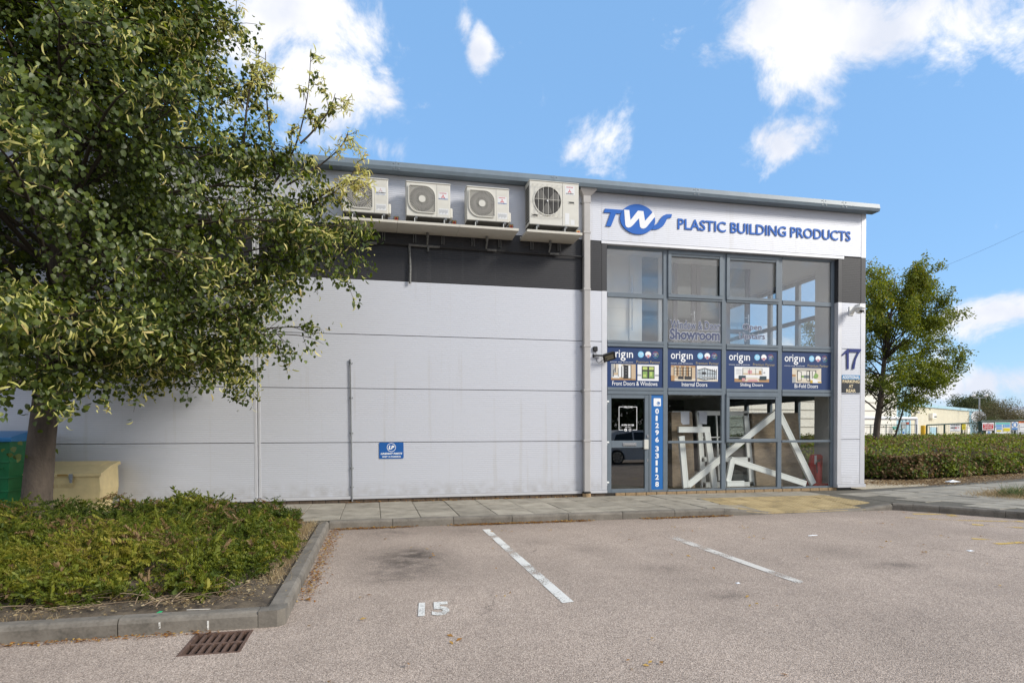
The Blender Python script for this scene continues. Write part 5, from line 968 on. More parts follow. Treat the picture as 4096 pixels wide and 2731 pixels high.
def clump(p): return math.sin(3.1*p[0]+1.2*p[2])+math.sin(2.7*p[1]-1.6*p[2]+1.0)+math.sin(4.2*p[2]+1.1*p[0]+.5)
def env(z): return float(np.interp(z, [1.9, 2.3, 3.0, 4.0, 5.0, 6.0, 7.0, 8.0, 9.0], [1.8, 2.4, 2.9, 3.25, 2.75, 2.05, 1.6, 1.2, .4]))
def tz(h): return np.array([np.interp(h, tr_pts[:, 2], tr_pts[:, k]) for k in range(3)])
nl = 84
for i in range(nl):
    h = 2.0+5.95*((i+.5)/nl)**1.12; az = i*2.39996+.4; zt_ = h+.25+.9*min(1, (h-1.75)/1.6)*rng.uniform(.6, 1.2); Rr = env(zt_)*rng.uniform(.82, 1.0)
    p0 = tz(h); d = np.array([math.cos(az), math.sin(az), 0]); e = np.array([p0[0], p0[1], 0])+d*Rr; e[2] = zt_-(.15 if h < 2.8 else 0)*rng.random(); c = p0+d*Rr*.5; c[2] = max(zt_, h)+.25
    q = bez(p0, c, e, 9); T.limb(q, .022+.008*(Rr-1), .007)
    for j in range(13):
        t = .12+.88*(j+rng.random())/13; k = min(7, int(t*8)); f = t*8-k; pp = q[k]*(1-f)+q[k+1]*f; sd = np.array([-d[1], d[0], 0])*rng.choice((-1, 1)); cl = clump(pp)
        if cl < -1.5: continue                            # open pockets between the leafy tiers
        T.secondary(pp, d*rng.uniform(.3, .9)+sd*rng.uniform(.3, 1.0)+np.array([0, 0, rng.uniform(-.35, .35)]), rng.uniform(.35, .85), 4, 33 if cl > .2 else 23, .08)
# outer shoots that make the outline, and the thin flowering tips on the right
def shoot(px, Y, L, n, leaves, bare=False, ntw=6, back=(.0, .0)):
    e = wp(px[0]*K, px[1]*K, Y); p0 = tz(min(7, max(2.2, e[2]-.7))); m_ = e+(p0-e)*min(1, 1.4/np.linalg.norm(p0-e))
    q = bez(m_, (m_+e)/2+np.array([0, 0, .15]), e, 6); T.limb(q, .016, .005)
    for j in range(n):
        t = .15+.85*(j+rng.random())/n; k = min(4, int(t*5)); f = t*5-k; pp = q[k]*(1-f)+q[k+1]*f; dv = unit(e-m_); T.secondary(pp, dv*.8+unit(rng.normal(0, 1, 3))*.7, L*rng.uniform(.5, 1.1), ntw, leaves, .05, bare, .006, .1, (.15, .34))
for px, Y in (((725, 752), -2.9), ((690, 770), -3.1), ((640, 790), -3.2)): shoot(px, Y, .22, 5, 8, ntw=3)
for px, Y in (((820, 560), -3.2), ((800, 520), -2.8), ((760, 590), -3.4), ((700, 560), -3.6), ((740, 470), -2.6), ((690, 400), -3.0), ((640, 330), -3.2), ((560, 215), -3.0), ((520, 835), -3.3), ((460, 840), -3.5), ((580, 800), -3.2), ((600, 700), -3.6), ((660, 640), -3.4), ((480, 40), -3.4), ((400, 250), -4.5), ((250, 840), -4.0), ((200, 860), -3.6), ((30, 900), -5.0), ((90, 920), -4.6), ((20, 700), -5.6), ((330, 760), -4.2)): shoot(px, Y, .42, 8, 15, ntw=4)
for path, Y in ((((632, 390), (615, 260), (610, 120)), -3.0), (((630, 420), (690, 300), (714, 125)), -3.0), (((690, 330), (745, 270), (770, 215)), -2.9), (((650, 430), (760, 360), (800, 300)), -2.9), (((660, 480), (770, 440), (822, 370)), -2.8), (((700, 480), (790, 420), (815, 440)), -2.7), (((560, 330), (575, 200), (600, 165)), -3.2), (((430, 110), (500, 90), (548, 15)), -2.9)):
    q3 = [wp(a_*K, b_*K, Y) for a_, b_ in path]; q = bez(q3[0], q3[1]*2-(q3[0]+q3[2])/2, q3[2], 9); T.limb(q, .016, .004)
    for j in range(9):                                    # thin flowering side twigs with sky between them
        t = .2+.8*(j+rng.random())/9; k = min(7, int(t*8)); f = t*8-k; T.secondary(q[k]*(1-f)+q[k+1]*f, unit(q3[2]-q3[0])*.7+unit(rng.normal(0, 1, 3))*.8, rng.uniform(.10, .24), 2, 5, .022, True, .004, .0, (.08, .18))
for px, Y in (((520, 95), -2.9), ((545, 60), -2.8), ((500, 150), -3.0), ((535, 190), -3.0)): shoot(px, Y, .22, 5, 9, ntw=3)
under(T.tb.build('branches', TWIG, smooth=True), lt)['kind'] = 'stuff'; build_twigs(T.tw, 'twigs', TWIG, lt)
cen = np.array([-4.0, -2.8, 4.3]); pos = np.vstack(T.lp); bare = np.vstack(T.bare); n = len(pos)
out = unit(pos-cen); nrm = unit(out*.75+np.array([0, 0, .30])+rng.normal(0, .62, (n, 3))); fw = np.array([0, 0, -.9])+out*.25+rng.normal(0, .45, (n, 3)); fw = fw-nrm*(fw*nrm).sum(1, keepdims=True)
V, Fc, va = scatter(LEAF_T, LEAF_F3, pos, fw, nrm, rng.uniform(.040, .078, n), np.clip(rng.beta(2, 2.2, n), 0, 1)); cr_ = np_mesh('crown', V, Fc, LIME, lt, va); cr_['kind'] = 'stuff'
w = (((pos-cen)*[1, 1, .9])**2).sum(1)**.5; surf = w > np.quantile(w, .42); cl_ = np.sin(4.3*pos[:, 0]+pos[:, 2])+np.sin(3.9*pos[:, 1]-2.1*pos[:, 2])+np.sin(5.2*pos[:, 2]+1.7*pos[:, 0]); ids = np.flatnonzero(surf & (rng.random(n) < np.where(cl_ > .2, .42, .12))); bp = np.vstack([pos[ids]+unit(pos[ids]-cen)*.05+rng.normal(0, .03, (len(ids), 3)), bare, bare+rng.normal(0, .03, bare.shape)]); n2 = len(bp)
fw = np.array([0, 0, -.6])+rng.normal(0, .7, (n2, 3)); nrm = rng.normal(0, 1, (n2, 3))+unit(bp-cen)
V, Fc, va = scatter(BRA_T, BRA_F, bp, fw, nrm, rng.uniform(.06, .115, n2), rng.random(n2)); np_mesh('flower_bracts', V, Fc, BRACT, lt, va)['kind'] = 'stuff'
nb_ = len(bare)//3; fw = np.array([0, 0, -.7])+rng.normal(0, .4, (nb_, 3)); V, Fc, va = scatter(LEAF_T, LEAF_F3, bare[:nb_], fw, rng.normal(0, 1, (nb_, 3)), rng.uniform(.04, .075, nb_), rng.random(nb_)); np_mesh('tip_leaves', V, Fc, LIME, lt, va)['kind'] = 'stuff'
# epicormic leaves on the trunk
q = np.array([wp(x/3.485, 1650+y/3.485, -3.0) for x, y in ((60, 500), (190, 470), (160, 560), (210, 590), (260, 400), (290, 620), (800, 500), (380, 590), (120, 560), (270, 570))]); k = len(q)
V, Fc, va = scatter(LEAF_T, LEAF_F3, q, np.array([0, -.1, -1.0])+rng.normal(0, .3, (k, 3)), np.array([0, -1., .3])+rng.normal(0, .3, (k, 3)), rng.uniform(.055, .085, k), rng.random(k)*.6+.3); np_mesh('trunk_shoots', V, Fc, LIME, lt, va)['kind'] = 'stuff'
# ---- bed shrubs
SHRUB = leafmat('shrub_leaf', [(0, (.030, .052, .009)), (.4, (.080, .115, .014)), (.72, (.17, .19, .020)), (.88, (.27, .255, .035)), (.93, (.18, .11, .045)), (1, (.28, .19, .10))], .30, .6, .02)
sp = []; spf = []; rs_ = np.random.default_rng(3)
for i in range(12):                                     # a shoot: small leaves all round a stem
    y_ = .10+.88*i/12
    for sgn in (-1, 1):
        b0 = len(sp); L = .20*(1-.3*y_)*rs_.uniform(.75, 1.2); ph_ = rs_.uniform(-.9, 1.1)*1.0+(0 if i % 2 else .6); o_ = np.array([sgn*math.cos(ph_)*.75, .62, math.sin(ph_)*.75]); o_ /= np.linalg.norm(o_); wd_ = np.cross(o_, [0.1, .9, .3]); wd_ /= np.linalg.norm(wd_); base_ = np.array([0, y_, 0])
        sp += [tuple(base_), tuple(base_+o_*L*.5+wd_*L*.24), tuple(base_+o_*L), tuple(base_+o_*L*.5-wd_*L*.24)]; spf.append((b0, b0+1, b0+2, b0+3))
b0 = len(sp); sp += [(-.008, 0, 0), (.008, 0, 0), (.004, 1, .02), (-.004, 1, .02)]; spf.append((b0, b0+1, b0+2, b0+3)); SPT, SPF = np.array(sp), np.array(spf)
def noise2(x, y, f, seed=0): return (np.sin(f*x*1.3+seed)+np.sin(f*y*1.7+1.3*seed+.6*np.sin(f*x))+np.sin(f*(x+y)*.9+2.1*seed))/3
ns = 33000; X = rng.uniform(-8.2, -.80, ns); Yp = rng.uniform(-6.95, -2.30, ns)
ER = np.array([gp(x_/1.68, 1800+y_/1.68, .16)[:2] for x_, y_ in ((2040, 420), (2035, 470), (2025, 640), (1985, 700), (1900, 790), (1800, 880), (1560, 960), (1330, 1000), (1010, 1045))]); ER = ER[np.argsort(ER[:, 1])]
edge_r = np.interp(Yp, ER[:, 1], ER[:, 0])-.06-.38*np.clip((-5.7-Yp)/.9, 0, 1)+.06*noise2(X*0, Yp, 9, 3); edge_f = -6.88+.10*noise2(X, Yp*0, 5, 1)
ok = (rng.random(ns) < np.clip(.80+.75*noise2(X, Yp, 4.4, 21)+.3*noise2(X, Yp, 11, 5), .18, 1)) & (X < edge_r) & (Yp > edge_f) & (np.hypot(X+4.22, Yp+2.8) > .20); X, Yp = X[ok], Yp[ok]; edge_r, edge_f = edge_r[ok], edge_f[ok]; ns = len(X)
ed = np.clip(np.minimum(edge_r-X, Yp-edge_f)/.55, 0, 1); top = (.11+.22*ed**.7)*(1+.38*noise2(X, Yp, 3.1, 5)+.30*noise2(X, Yp, 9.5, 13))+.05*noise2(X, Yp, 6, 2); top = np.clip(top+.05*np.clip((Yp+4.5)/2, 0, 1), .06, .6)
Zp = top*rng.uniform(.30, 1.0, ns)-.02; pos = np.stack([X, Yp, Zp], 1); az = rng.random(ns)*6.283; fw = np.stack([np.cos(az), np.sin(az), rng.uniform(.0, 1.1, ns)], 1); fw[:, 1] -= .25; nr2 = np.array([0, 0, 1.0])+rng.normal(0, .7, (ns, 3))
patch = noise2(X, Yp, 2.3, 9); va = np.clip(.49+.24*patch+.16*np.clip((-Yp-4.2)/1.6, -1, 1)+.35*(Zp/top-.72)+rng.normal(0, .17, ns), 0, .89); dead = rng.random(ns) < np.where(noise2(X, Yp, 3.7, 4) > .45, .42, .05); va[dead] = rng.uniform(.93, 1, dead.sum())  # sunlit front and tree-shaded back put into leaf colour; also lighter towards the top
sz = rng.uniform(.08, .22, ns)*np.where(rng.random(ns) < .06, 1.6, 1.0)*np.clip(1+.4*noise2(X, Yp, 5.5, 11), .6, 1.5); pos -= unit(fw)*sz[:, None]*.5
V, Fc, vv = scatter(SPT, SPF, pos, fw, nr2, sz, va); so_ = np_mesh('low_shrubs', V, Fc, SHRUB, None, vv); tag(so_, 'mass of low yellow green shrubs filling the kerbed bed', 'shrubs', kind='stuff')
# dry sticks, grass and litter in the bed
STRAW = leafmat('straw', [(0, (.22, .15, .075)), (.6, (.36, .27, .14)), (1, (.50, .41, .25))], .2, .7, .02); DRYL = leafmat('dry_leaf', [(0, (.13, .05, .015)), (.5, (.30, .13, .03)), (1, (.50, .34, .10))], .2, .7, .02)
tw = []
for i in range(170):
    x, y = rng.uniform(-6.5, -1.0), rng.uniform(-7.05, -6.5)
    if rng.random() < .45: x, y = rng.uniform(-2.6, -1.1), rng.uniform(-7.0, -5.8)
    a = rng.random()*6.28; L = rng.uniform(.12, .5); p = np.array([x, y, .02]); e = p+np.array([math.cos(a)*L, math.sin(a)*L*.5, rng.uniform(0, .10)]); e[0] = min(e[0], -.82); e[1] = max(e[1], -7.1); tw.append((bez(p, (p+e)/2+np.array([0, 0, .03]), e, 4), rng.uniform(.002, .006)))
DSTK = mat('dry_stick', (.26, .19, .125), .85); o = build_twigs(tw, 'dry_sticks', DSTK, None); tag(o, 'dry sticks lying at the front of the shrub bed', 'sticks')
def tufts(name, centers, rad, n, h, ma, label, cat, green=0.0, z=0.0):
    c = np.array(centers)[rng.integers(0, len(centers), n)]; pos = np.stack([c[:, 0]+rng.normal(0, rad, n), c[:, 1]+rng.normal(0, rad, n), np.full(n, z)], 1); fw = np.stack([rng.normal(0, .55, n), rng.normal(0, .55, n), np.abs(rng.normal(.6, .35, n))], 1)
    V, Fc, va = scatter(np.array([(-.02, 0, 0), (.02, 0, 0), (.012, .6, .05), (-.012, .6, .05), (0, 1, .16), (0, 1, .16)]), np.array([(0, 1, 2, 3), (3, 2, 4, 5)]), pos, fw, rng.normal(0, 1, (n, 3)), rng.uniform(.4, 1, n)*h, rng.random(n)); o = np_mesh(name, V, Fc, ma, None, va); tag(o, label, cat, kind='stuff'); return o
tufts('dry_grass', [(-.86-.05*rng.random(), y) for y in np.linspace(-6.3, -2.7, 26)]+[(-.95, y) for y in np.linspace(-5, -3, 9)], .05, 2600, .11, STRAW, 'dry straw coloured grass along the inside of the bed kerb', 'grass', z=-.01)
tufts('dry_grass', [(x, -7.06) for x in np.linspace(-6.5, -2.2, 30)], .03, 900, .09, STRAW, 'thin dry grass at the front kerb of the bed', 'grass', z=-.02)
dg = [tuple(gp(3000+x/2.1455, 1500+y/2.1455)[:2]) for x, y in ((2050, 1035), (2150, 1030), (2250, 1035), (2330, 1040), (2300, 1010), (2200, 1010), (2345, 1055))]; dg += [(a+.6, b_+.1) for a, b_ in dg]; tufts('dry_grass', dg, .22, 5200, .14, STRAW, 'patch of dry grass on the footpath at the right edge', 'grass')
WEED = leafmat('weed_green', [(0, (.05, .09, .03)), (1, (.13, .19, .07))], .3, .5, .03); wc = tuple(gp(3000+2275/2.1455, 1500+1040/2.1455)[:2]); tufts('weed_tuft', [wc], .10, 260, .34, WEED, 'green weed growing in the dry grass patch', 'weed')
def weed(px, n, h, label): c = gp(*px, GZ); tufts('weed_tuft', [tuple(c[:2])], .07, n, h, WEED, label, 'weed', z=GZ)
weed((2300+500/1.3096, 1900+212/1.3096), 90, .12, 'small weed at the foot of the kerb before the showroom')
def litter(name, P_, n, rad, size, ma, label, z=GZ+.006, tpl=(DIA_T, DIA_F), vr=(0, 1)):
    c = np.array(P_)[rng.integers(0, len(P_), n)]; pos = np.stack([c[:, 0]+rng.normal(0, rad[0], n), c[:, 1]+rng.normal(0, rad[1], n), z+rng.uniform(0, .012, n)], 1); a = rng.random(n)*6.283; fw = np.stack([np.cos(a), np.sin(a), rng.normal(0, .15, n)], 1)
    V, Fc, va = scatter(tpl[0], tpl[1], pos, fw, np.array([0, 0, 1.])+rng.normal(0, .25, (n, 3)), rng.uniform(*size, n), rng.uniform(*vr, n)); o = np_mesh(name, V, Fc, ma, None, va); return tag(o, label, 'leaf litter', kind='stuff')
litter('leaf_litter', [(x, -2.56) for x in np.concatenate([np.linspace(-.5, .5, 14), np.linspace(1.2, 3.3, 40), np.linspace(4.3, 5.8, 22), np.linspace(9.3, 9.6, 3)])], 2300, (.07, .035), (.02, .05), DRYL, 'orange brown leaf litter gathered along the pavement kerb')
litter('leaf_litter', [(-.56, y) for y in np.linspace(-6.5, -2.7, 40)], 700, (.05, .06), (.02, .045), DRYL, 'brown leaf litter along the side kerb of the bed')
litter('leaf_litter', [(x, -7.30) for x in np.linspace(-6, -1.2, 40)], 900, (.08, .02), (.015, .04), DRYL, 'brown leaf litter along the front kerb of the bed')
litter('leaf_litter', [(x, -.06) for x in np.linspace(-.5, 3.9, 30)]+[(1.5, -.1), (2.2, -.1)], 500, (.1, .03), (.02, .05), DRYL, 'brown leaf bits at the foot of the silver wall', z=.004)
litter('fallen_leaves', [(rng.uniform(-.5, 10), rng.uniform(-9.5, -2.7)) for _ in range(140)], 150, (.05, .05), (.03, .06), DRYL, 'scattered yellow leaves lying on the car park', vr=(.5, 1))
litter('bed_litter', [(rng.uniform(-6.5, -.8), rng.uniform(-7.1, -6.5)) for _ in range(200)]+[(rng.uniform(-1.7, -.85), rng.uniform(-7.05, -4)) for _ in range(160)], 4200, (.08, .08), (.012, .04), STRAW, 'dry chaff and twigs covering the bed edge', z=.03)
e0 = [gp(3000+x/2.1455, 1500+y/2.1455) for x, y in ((1000, 930), (1200, 925), (1400, 925), (1550, 925), (1750, 905), (1950, 885), (2150, 870), (2350, 860))]; litter('leaf_litter', [tuple(q[:2]) for q in e0]+[(q[0]+.5, q[1]+.4) for q in e0], 5200, (.5, .35), (.03, .08), leafmat('pale_dry_leaf', [(0, (.10, .06, .03)), (.5, (.30, .20, .10)), (1, (.52, .42, .26))], .2, .7, .02), 'pale brown leaf litter in front of the hedge', z=.0)
# ---- hedge on the right
HLEAF = leafmat('hedge_leaf', [(0, (.034, .058, .015)), (.3, (.080, .120, .022)), (.58, (.175, .225, .030)), (.72, (.26, .30, .042)), (.76, (.095, .055, .026)), (.9, (.20, .125, .060)), (1, (.34, .24, .12))], .3, .6, .02)
hg = empty('hedge', (17, 5, 0), label='wide clipped hedge of mixed green and brown leaves right of the unit', cat='hedge')
fx = [10.95, 11.8, 13.0, 14.2, 15.6, 19.5, 26, 38]; fy_ = [3.6, 3.0, 2.7, 2.05, 2.45, 3.55, 5.4, 8.8]
def hz_(x, y, d): return (.52+.30*np.clip(d/1.5, 0, 1)+.030*np.clip(d, 0, 11)+.16*noise2(x, y, 1.5, 2)*np.exp(-d/6)+.05*noise2(x, y, 8, 4)+.045*noise2(x, y, 3.7, 6))
core = MB(); gx_ = np.linspace(10.95, 40, 70); gd = np.array([0, .12, .5, 1.2, 2.5, 5, 8, 11])
V = [];
for d in gd:
    for x in gx_: y = np.interp(x, fx, fy_)+d+.28; V.append((x, y, 0.02 if d == 0 else float(hz_(x, y, d))-.14))
nx = len(gx_); core.add(V, [(j*nx+i, j*nx+i+1, (j+1)*nx+i+1, (j+1)*nx+i) for j in range(len(gd)-1) for i in range(nx-1)]); under(core.build('twig_mass', mat('hedge_twigs', (.038, .026, .016), .95, noise=.5, nscale=30, bump=1, bscale=40), smooth=True), hg)
nf = 46000; x = 10.95+27*rng.random(nf)**1.5; y0_ = np.interp(x, fx, fy_); dd = np.abs(rng.normal(0, .16, nf)); z = rng.uniform(.06, 1.0, nf)**.8*hz_(x, y0_, .4); y = y0_+dd-.14*np.sin(np.clip(z/.8, 0, 1)*3.1)+.16*noise2(x, z*2, 2.6, 8); f1 = np.stack([x, y, z], 1)
nt_ = 52000; x = 10.95+28*rng.random(nt_)**1.3; d = 11*rng.random(nt_)**1.5; y = np.interp(x, fx, fy_)+d+.15; z = hz_(x, y, d)+rng.normal(0, .045, nt_)-.05; f2 = np.stack([x, y, z], 1)
pos = np.vstack([f1, f2]); n = len(pos); nrm = np.vstack([np.tile([0, -1., .5], (nf, 1)), np.tile([0, -.3, 1.], (nt_, 1))])+rng.normal(0, .55, (n, 3)); fw = rng.normal(0, 1, (n, 3))+np.array([0, -.2, .1])
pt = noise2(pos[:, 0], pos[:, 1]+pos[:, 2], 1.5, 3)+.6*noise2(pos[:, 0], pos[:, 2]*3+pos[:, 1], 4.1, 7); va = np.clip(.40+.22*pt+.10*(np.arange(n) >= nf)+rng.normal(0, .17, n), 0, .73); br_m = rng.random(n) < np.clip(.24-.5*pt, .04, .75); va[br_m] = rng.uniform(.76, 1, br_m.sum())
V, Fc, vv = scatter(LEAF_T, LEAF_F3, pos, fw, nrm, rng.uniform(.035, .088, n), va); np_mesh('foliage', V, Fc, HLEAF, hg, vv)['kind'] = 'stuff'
tw = []
for i in range(900):
    x = 10.95+12*rng.random(); y = np.interp(x, fx, fy_)+rng.uniform(-.1, .2); h = rng.uniform(.3, .75); p = np.array([x, y+.12, 0.0]); e = p+np.array([rng.normal(0, .18), rng.normal(-.08, .10), h]); tw.append((bez(p, (p+e)/2+rng.normal(0, .05, 3), e, 4), .006))
build_twigs(tw, 'stems', mat('hedge_stem', (.10, .066, .042), .9), hg)
# ---- rowan-like tree over the hedge
ASH = leafmat('pinnate_leaf', [(0, (.055, .085, .014)), (.5, (.15, .19, .024)), (.85, (.27, .30, .045)), (1, (.36, .28, .06))], .35, .6, .02)
rt = empty('ornamental_tree', (20.1, 10.0, 0), label='small tree with fine yellow green leaves standing in the hedge', cat='tree'); T = Tree(); tp = np.array([(20.1,10,-.05),(20.1,10,.6),(20.18,10,1.6),(20.35,10,2.7),(20.5,10,4.2),(20.7,9.9,6.0),(20.9,9.9,7.6)])
under(MB().tube(tp, [.16, .135, .125, .11, .085, .045, .015], 12, cap=False).build('trunk', BARK, smooth=True), rt)
def env2(z): return float(np.interp(z, [1.8, 2.4, 3.2, 4.5, 5.6, 6.6, 7.4, 8.1], [1.1, 2.2, 2.7, 2.9, 2.7, 2.0, 1.2, .4]))
for i in range(40):
    h = 1.9+4.7*(i+.5)/40; az = i*2.39996; zt_ = h+rng.uniform(.3, 1.3); Rr = env2(zt_)*rng.uniform(.7, 1.05); p0 = np.array([np.interp(h, tp[:, 2], tp[:, k]) for k in range(3)]); d = np.array([math.cos(az), math.sin(az), 0]); e = np.array([20.45, 10, 0])+d*Rr; e[2] = zt_; c = p0+d*Rr*.45; c[2] = h+.75*(zt_-h)+.2; q = bez(p0, c, e, 7); T.limb(q, .035, .008, 5)
    for j in range(7):
        t = .3+.7*(j+rng.random())/7; k = min(5, int(t*6)); f = t*6-k
        if clump(q[k]*1.1) < -1.1: continue
        T.secondary(q[k]*(1-f)+q[k+1]*f, d*.8+unit(rng.normal(0, 1, 3))*.8+np.array([0, 0, .2]), rng.uniform(.4, .9), 5, 46, .095, False, .010, .05, (.25, .5))
for px in ((3652, 1070), (3690, 1078), (3720, 1085), (3665, 1130), (3780, 1230), (3740, 1200), (3740, 1300), (3770, 1510), (3720, 1530), (3520, 1150), (3480, 1150)):
    e = dp(px[0], px[1], 23.8*1.0); p0 = tp[4] if px[1] < 1400 else tp[3]; q = bez(p0, p0+(e-p0)*.5+np.array([0, 0, .3]), e, 7); T.limb(q, .03, .006, 5)
    for j in range(6): t = .45+.55*(j+rng.random())/6; k = min(5, int(t*6)); f = t*6-k; T.secondary(q[k]*(1-f)+q[k+1]*f, unit(e-p0)*.9+unit(rng.normal(0, 1, 3))*.5, rng.uniform(.3, .55), 4, 34, .075, False, .008, .0, (.2, .35))
sk = [(19.95+.35, 9.9, .1), (20.9, 9.8, 1.2), (21.2, 9.75, 2.2), (21.3, 9.7, 3.0)]; T.limb(np.array(sk), .06, .02, 6)
for z in (1.5, 2.0, 2.4, 2.8): T.secondary(np.array([21.05, 9.75, z]), np.array([rng.normal(), rng.normal(), -.2]), .4, 3, 10, .08)
under(T.tb.build('branches', TWIG, smooth=True), rt)['kind'] = 'stuff'; pos = np.vstack(T.lp); n = len(pos); V, Fc, va = scatter(DIA_T, DIA_F, pos, np.array([0, 0, -.4])+rng.normal(0, 1, (n, 3)), np.array([0, 0, .8])+rng.normal(0, .7, (n, 3)), rng.uniform(.075, .13, n), np.clip(rng.beta(2, 2, n)+.1*(pos[:, 2]-5)/3, 0, 1)); np_mesh('crown', V, Fc, ASH, rt, va)['kind'] = 'stuff'
def far_tree(name, base, h, rad, n, size, ma, label, squash=.8):
    r = empty(name, base, label=label, cat='tree'); b = np.array(base); under(MB().tube([b-[0, 0, .1], b+[0, 0, h*.45], b+[.2, 0, h*.8]], [.03*h, .02*h, .008*h], 8).build('trunk', BARK), r)
    cs = [b+np.array([rng.normal(0, rad*.45), rng.normal(0, rad*.45), h*rng.uniform(.45, .9)]) for _ in range(16)]; k = rng.integers(0, 16, n); u = unit(rng.normal(0, 1, (n, 3)))*(rng.random((n, 1))**.4)*rad*.48*np.array([1, 1, squash]); pos = np.array(cs)[k]+u; pos[:, 2] = np.maximum(pos[:, 2], .2)
    V, Fc, va = scatter(DIA_T, DIA_F, pos, rng.normal(0, 1, (n, 3)), unit(u)+rng.normal(0, .5, (n, 3)), rng.uniform(.6, 1.3, n)*size, np.clip(rng.beta(2, 2.5, n), 0, 1)); np_mesh('crown', V, Fc, ma, r, va)['kind'] = 'stuff'; return r

# ------------------------------------------------------------------ beyond the hedge
CREAM = mat('cream_profiled_sheet', (.74, .70, .55), .5, noise=.05, nscale=1.5); PBLU = mat('pale_blue_sheet', (.32, .50, .58), .5, noise=.05, nscale=1.5); CDOOR = mat('off_white_door', (.76, .74, .66), .5)
zg = zm(3440, 1500, 3.5854)
def H2(a): return np.array([a[0], a[1]])
def corr(name, A, B, z0, z1a, z1b, ma, parent, pitch=.55, dep=.07):
    A, B = H2(A), H2(B); L = np.linalg.norm(B-A); d = (B-A)/L; nn = np.array([d[1], -d[0]]); n = max(1, int(L/pitch)); prof = []
    for i in range(n):
        for t, o in ((0, 0), (.55, 0), (.65, 1), (.9, 1)): prof.append(((i+t)*L/n, o*dep))
    prof.append((L, 0)); V = []
    for s_, o in prof: p = A+d*s_+nn*o; zt_ = z1a+(z1b-z1a)*s_/L; V += [(p[0], p[1], z0), (p[0], p[1], zt_)]
    for s_, o in ((L, -.4), (0, -.4)): p = A+d*s_+nn*o; V += [(p[0], p[1], z0), (p[0], p[1], z1a+(z1b-z1a)*s_/L)]
    k = len(V)//2; b = MB().add(V, [(2*i, 2*((i+1) % k), 2*((i+1) % k)+1, 2*i+1) for i in range(k)]); return under(b.build(name, ma), parent)
def along(A, B, t): return H2(A)*(1-t)+H2(B)*t
Pc, Pd = dp(*zg(728, 430), 80), dp(*zg(1718, 540), 106); Pj = dp(*zg(1540, 510), 100); ZT = Pc[2]
cb = empty('cream_warehouse', (Pc[0], Pc[1], 0), label='cream and pale blue profiled warehouse beyond the green gate', cat='building')
tj = .80; Mj = along(Pc, Pd, tj); corr('cream_wall', Pc, Mj, -.1, ZT, ZT, CREAM, cb); corr('blue_wall', Mj, Pd, -.1, ZT, ZT, PBLU, cb)
dv = unit(H2(Pd)-H2(Pc)); nv = np.array([dv[1], -dv[0]])
def slab(name, t0, t1, z0, z1, off0, off1, ma, A=Pc, B=Pd):
    d_ = unit(H2(B)-H2(A)); n_ = np.array([d_[1], -d_[0]]); a, b_ = along(A, B, t0), along(A, B, t1); q = [a+n_*off0, b_+n_*off0, b_+n_*off1, a+n_*off1]; return under(MB().prism_xy([tuple(v) for v in q], z0, z1).build(name, ma), cb)
slab('eaves_trim', -.002, 1.002, ZT-.10, ZT+.28, .02, .25, PBLU); rb_ = [along(Pc, Pd, 0), along(Pc, Pd, 1), along(Pc, Pd, 1)-nv*20, along(Pc, Pd, 0)-nv*20]
under(MB().add([(rb_[0][0], rb_[0][1], ZT+.2), (rb_[1][0], rb_[1][1], ZT+.2), (rb_[2][0], rb_[2][1], ZT+1.4), (rb_[3][0], rb_[3][1], ZT+1.4), (rb_[2][0], rb_[2][1], 0), (rb_[3][0], rb_[3][1], 0), (rb_[1][0], rb_[1][1], 0)], [(0, 1, 2, 3), (3, 2, 4, 5), (1, 6, 4, 2)]).build('roof', mat('pale_roof_sheet', (.40, .43, .46), .5)), cb)
def onwall(px, py):                                        # parameter along the cream wall and height, from a photo pixel
    d = ray(px, py); A, B = H2(Pc), H2(Pd); Mx = np.array([[d[0], -(B-A)[0]], [d[1], -(B-A)[1]]]); s_, t = np.linalg.solve(Mx, A-CAM[:2]); return t, CAM[2]+d[2]*s_
def wbox(name, x0, y0, x1, y1, ma, off=.30, off0=.02, minz=None):
    t0, z1 = onwall(*zg(x0, y0)); t1, z0 = onwall(*zg(x1, y1)); return slab(name, t0, t1, z0 if minz is None else minz, z1, off0, off, ma)
wbox('door', 990, 738, 1070, 880, PBLU, .16, minz=0); wbox('door_frame', 978, 730, 1090, 745, CDOOR, .2); wbox('door_frame', 1071, 732, 1088, 880, mat('dark_gap', (.05, .05, .05), .7), .18, minz=0); wbox('door', 1490, 732, 1525, 880, mat('beige_door', (.36, .33, .25), .6), .16, minz=0); wbox('door_frame', 1526, 728, 1560, 880, CDOOR, .18, minz=0)
wbox('security_lamp', 980, 545, 1035, 622, CDOOR, .5); wbox('lamp_louvre', 1005, 588, 1034, 604, BLACK, .56); wbox('wall_camera', 768, 524, 794, 546, mat('grey_camera', (.3, .3, .32), .5), .5); wbox('meter_box', 1612, 745, 1648, 805, mat('pale_meter_box', (.48, .55, .58), .5), .4)
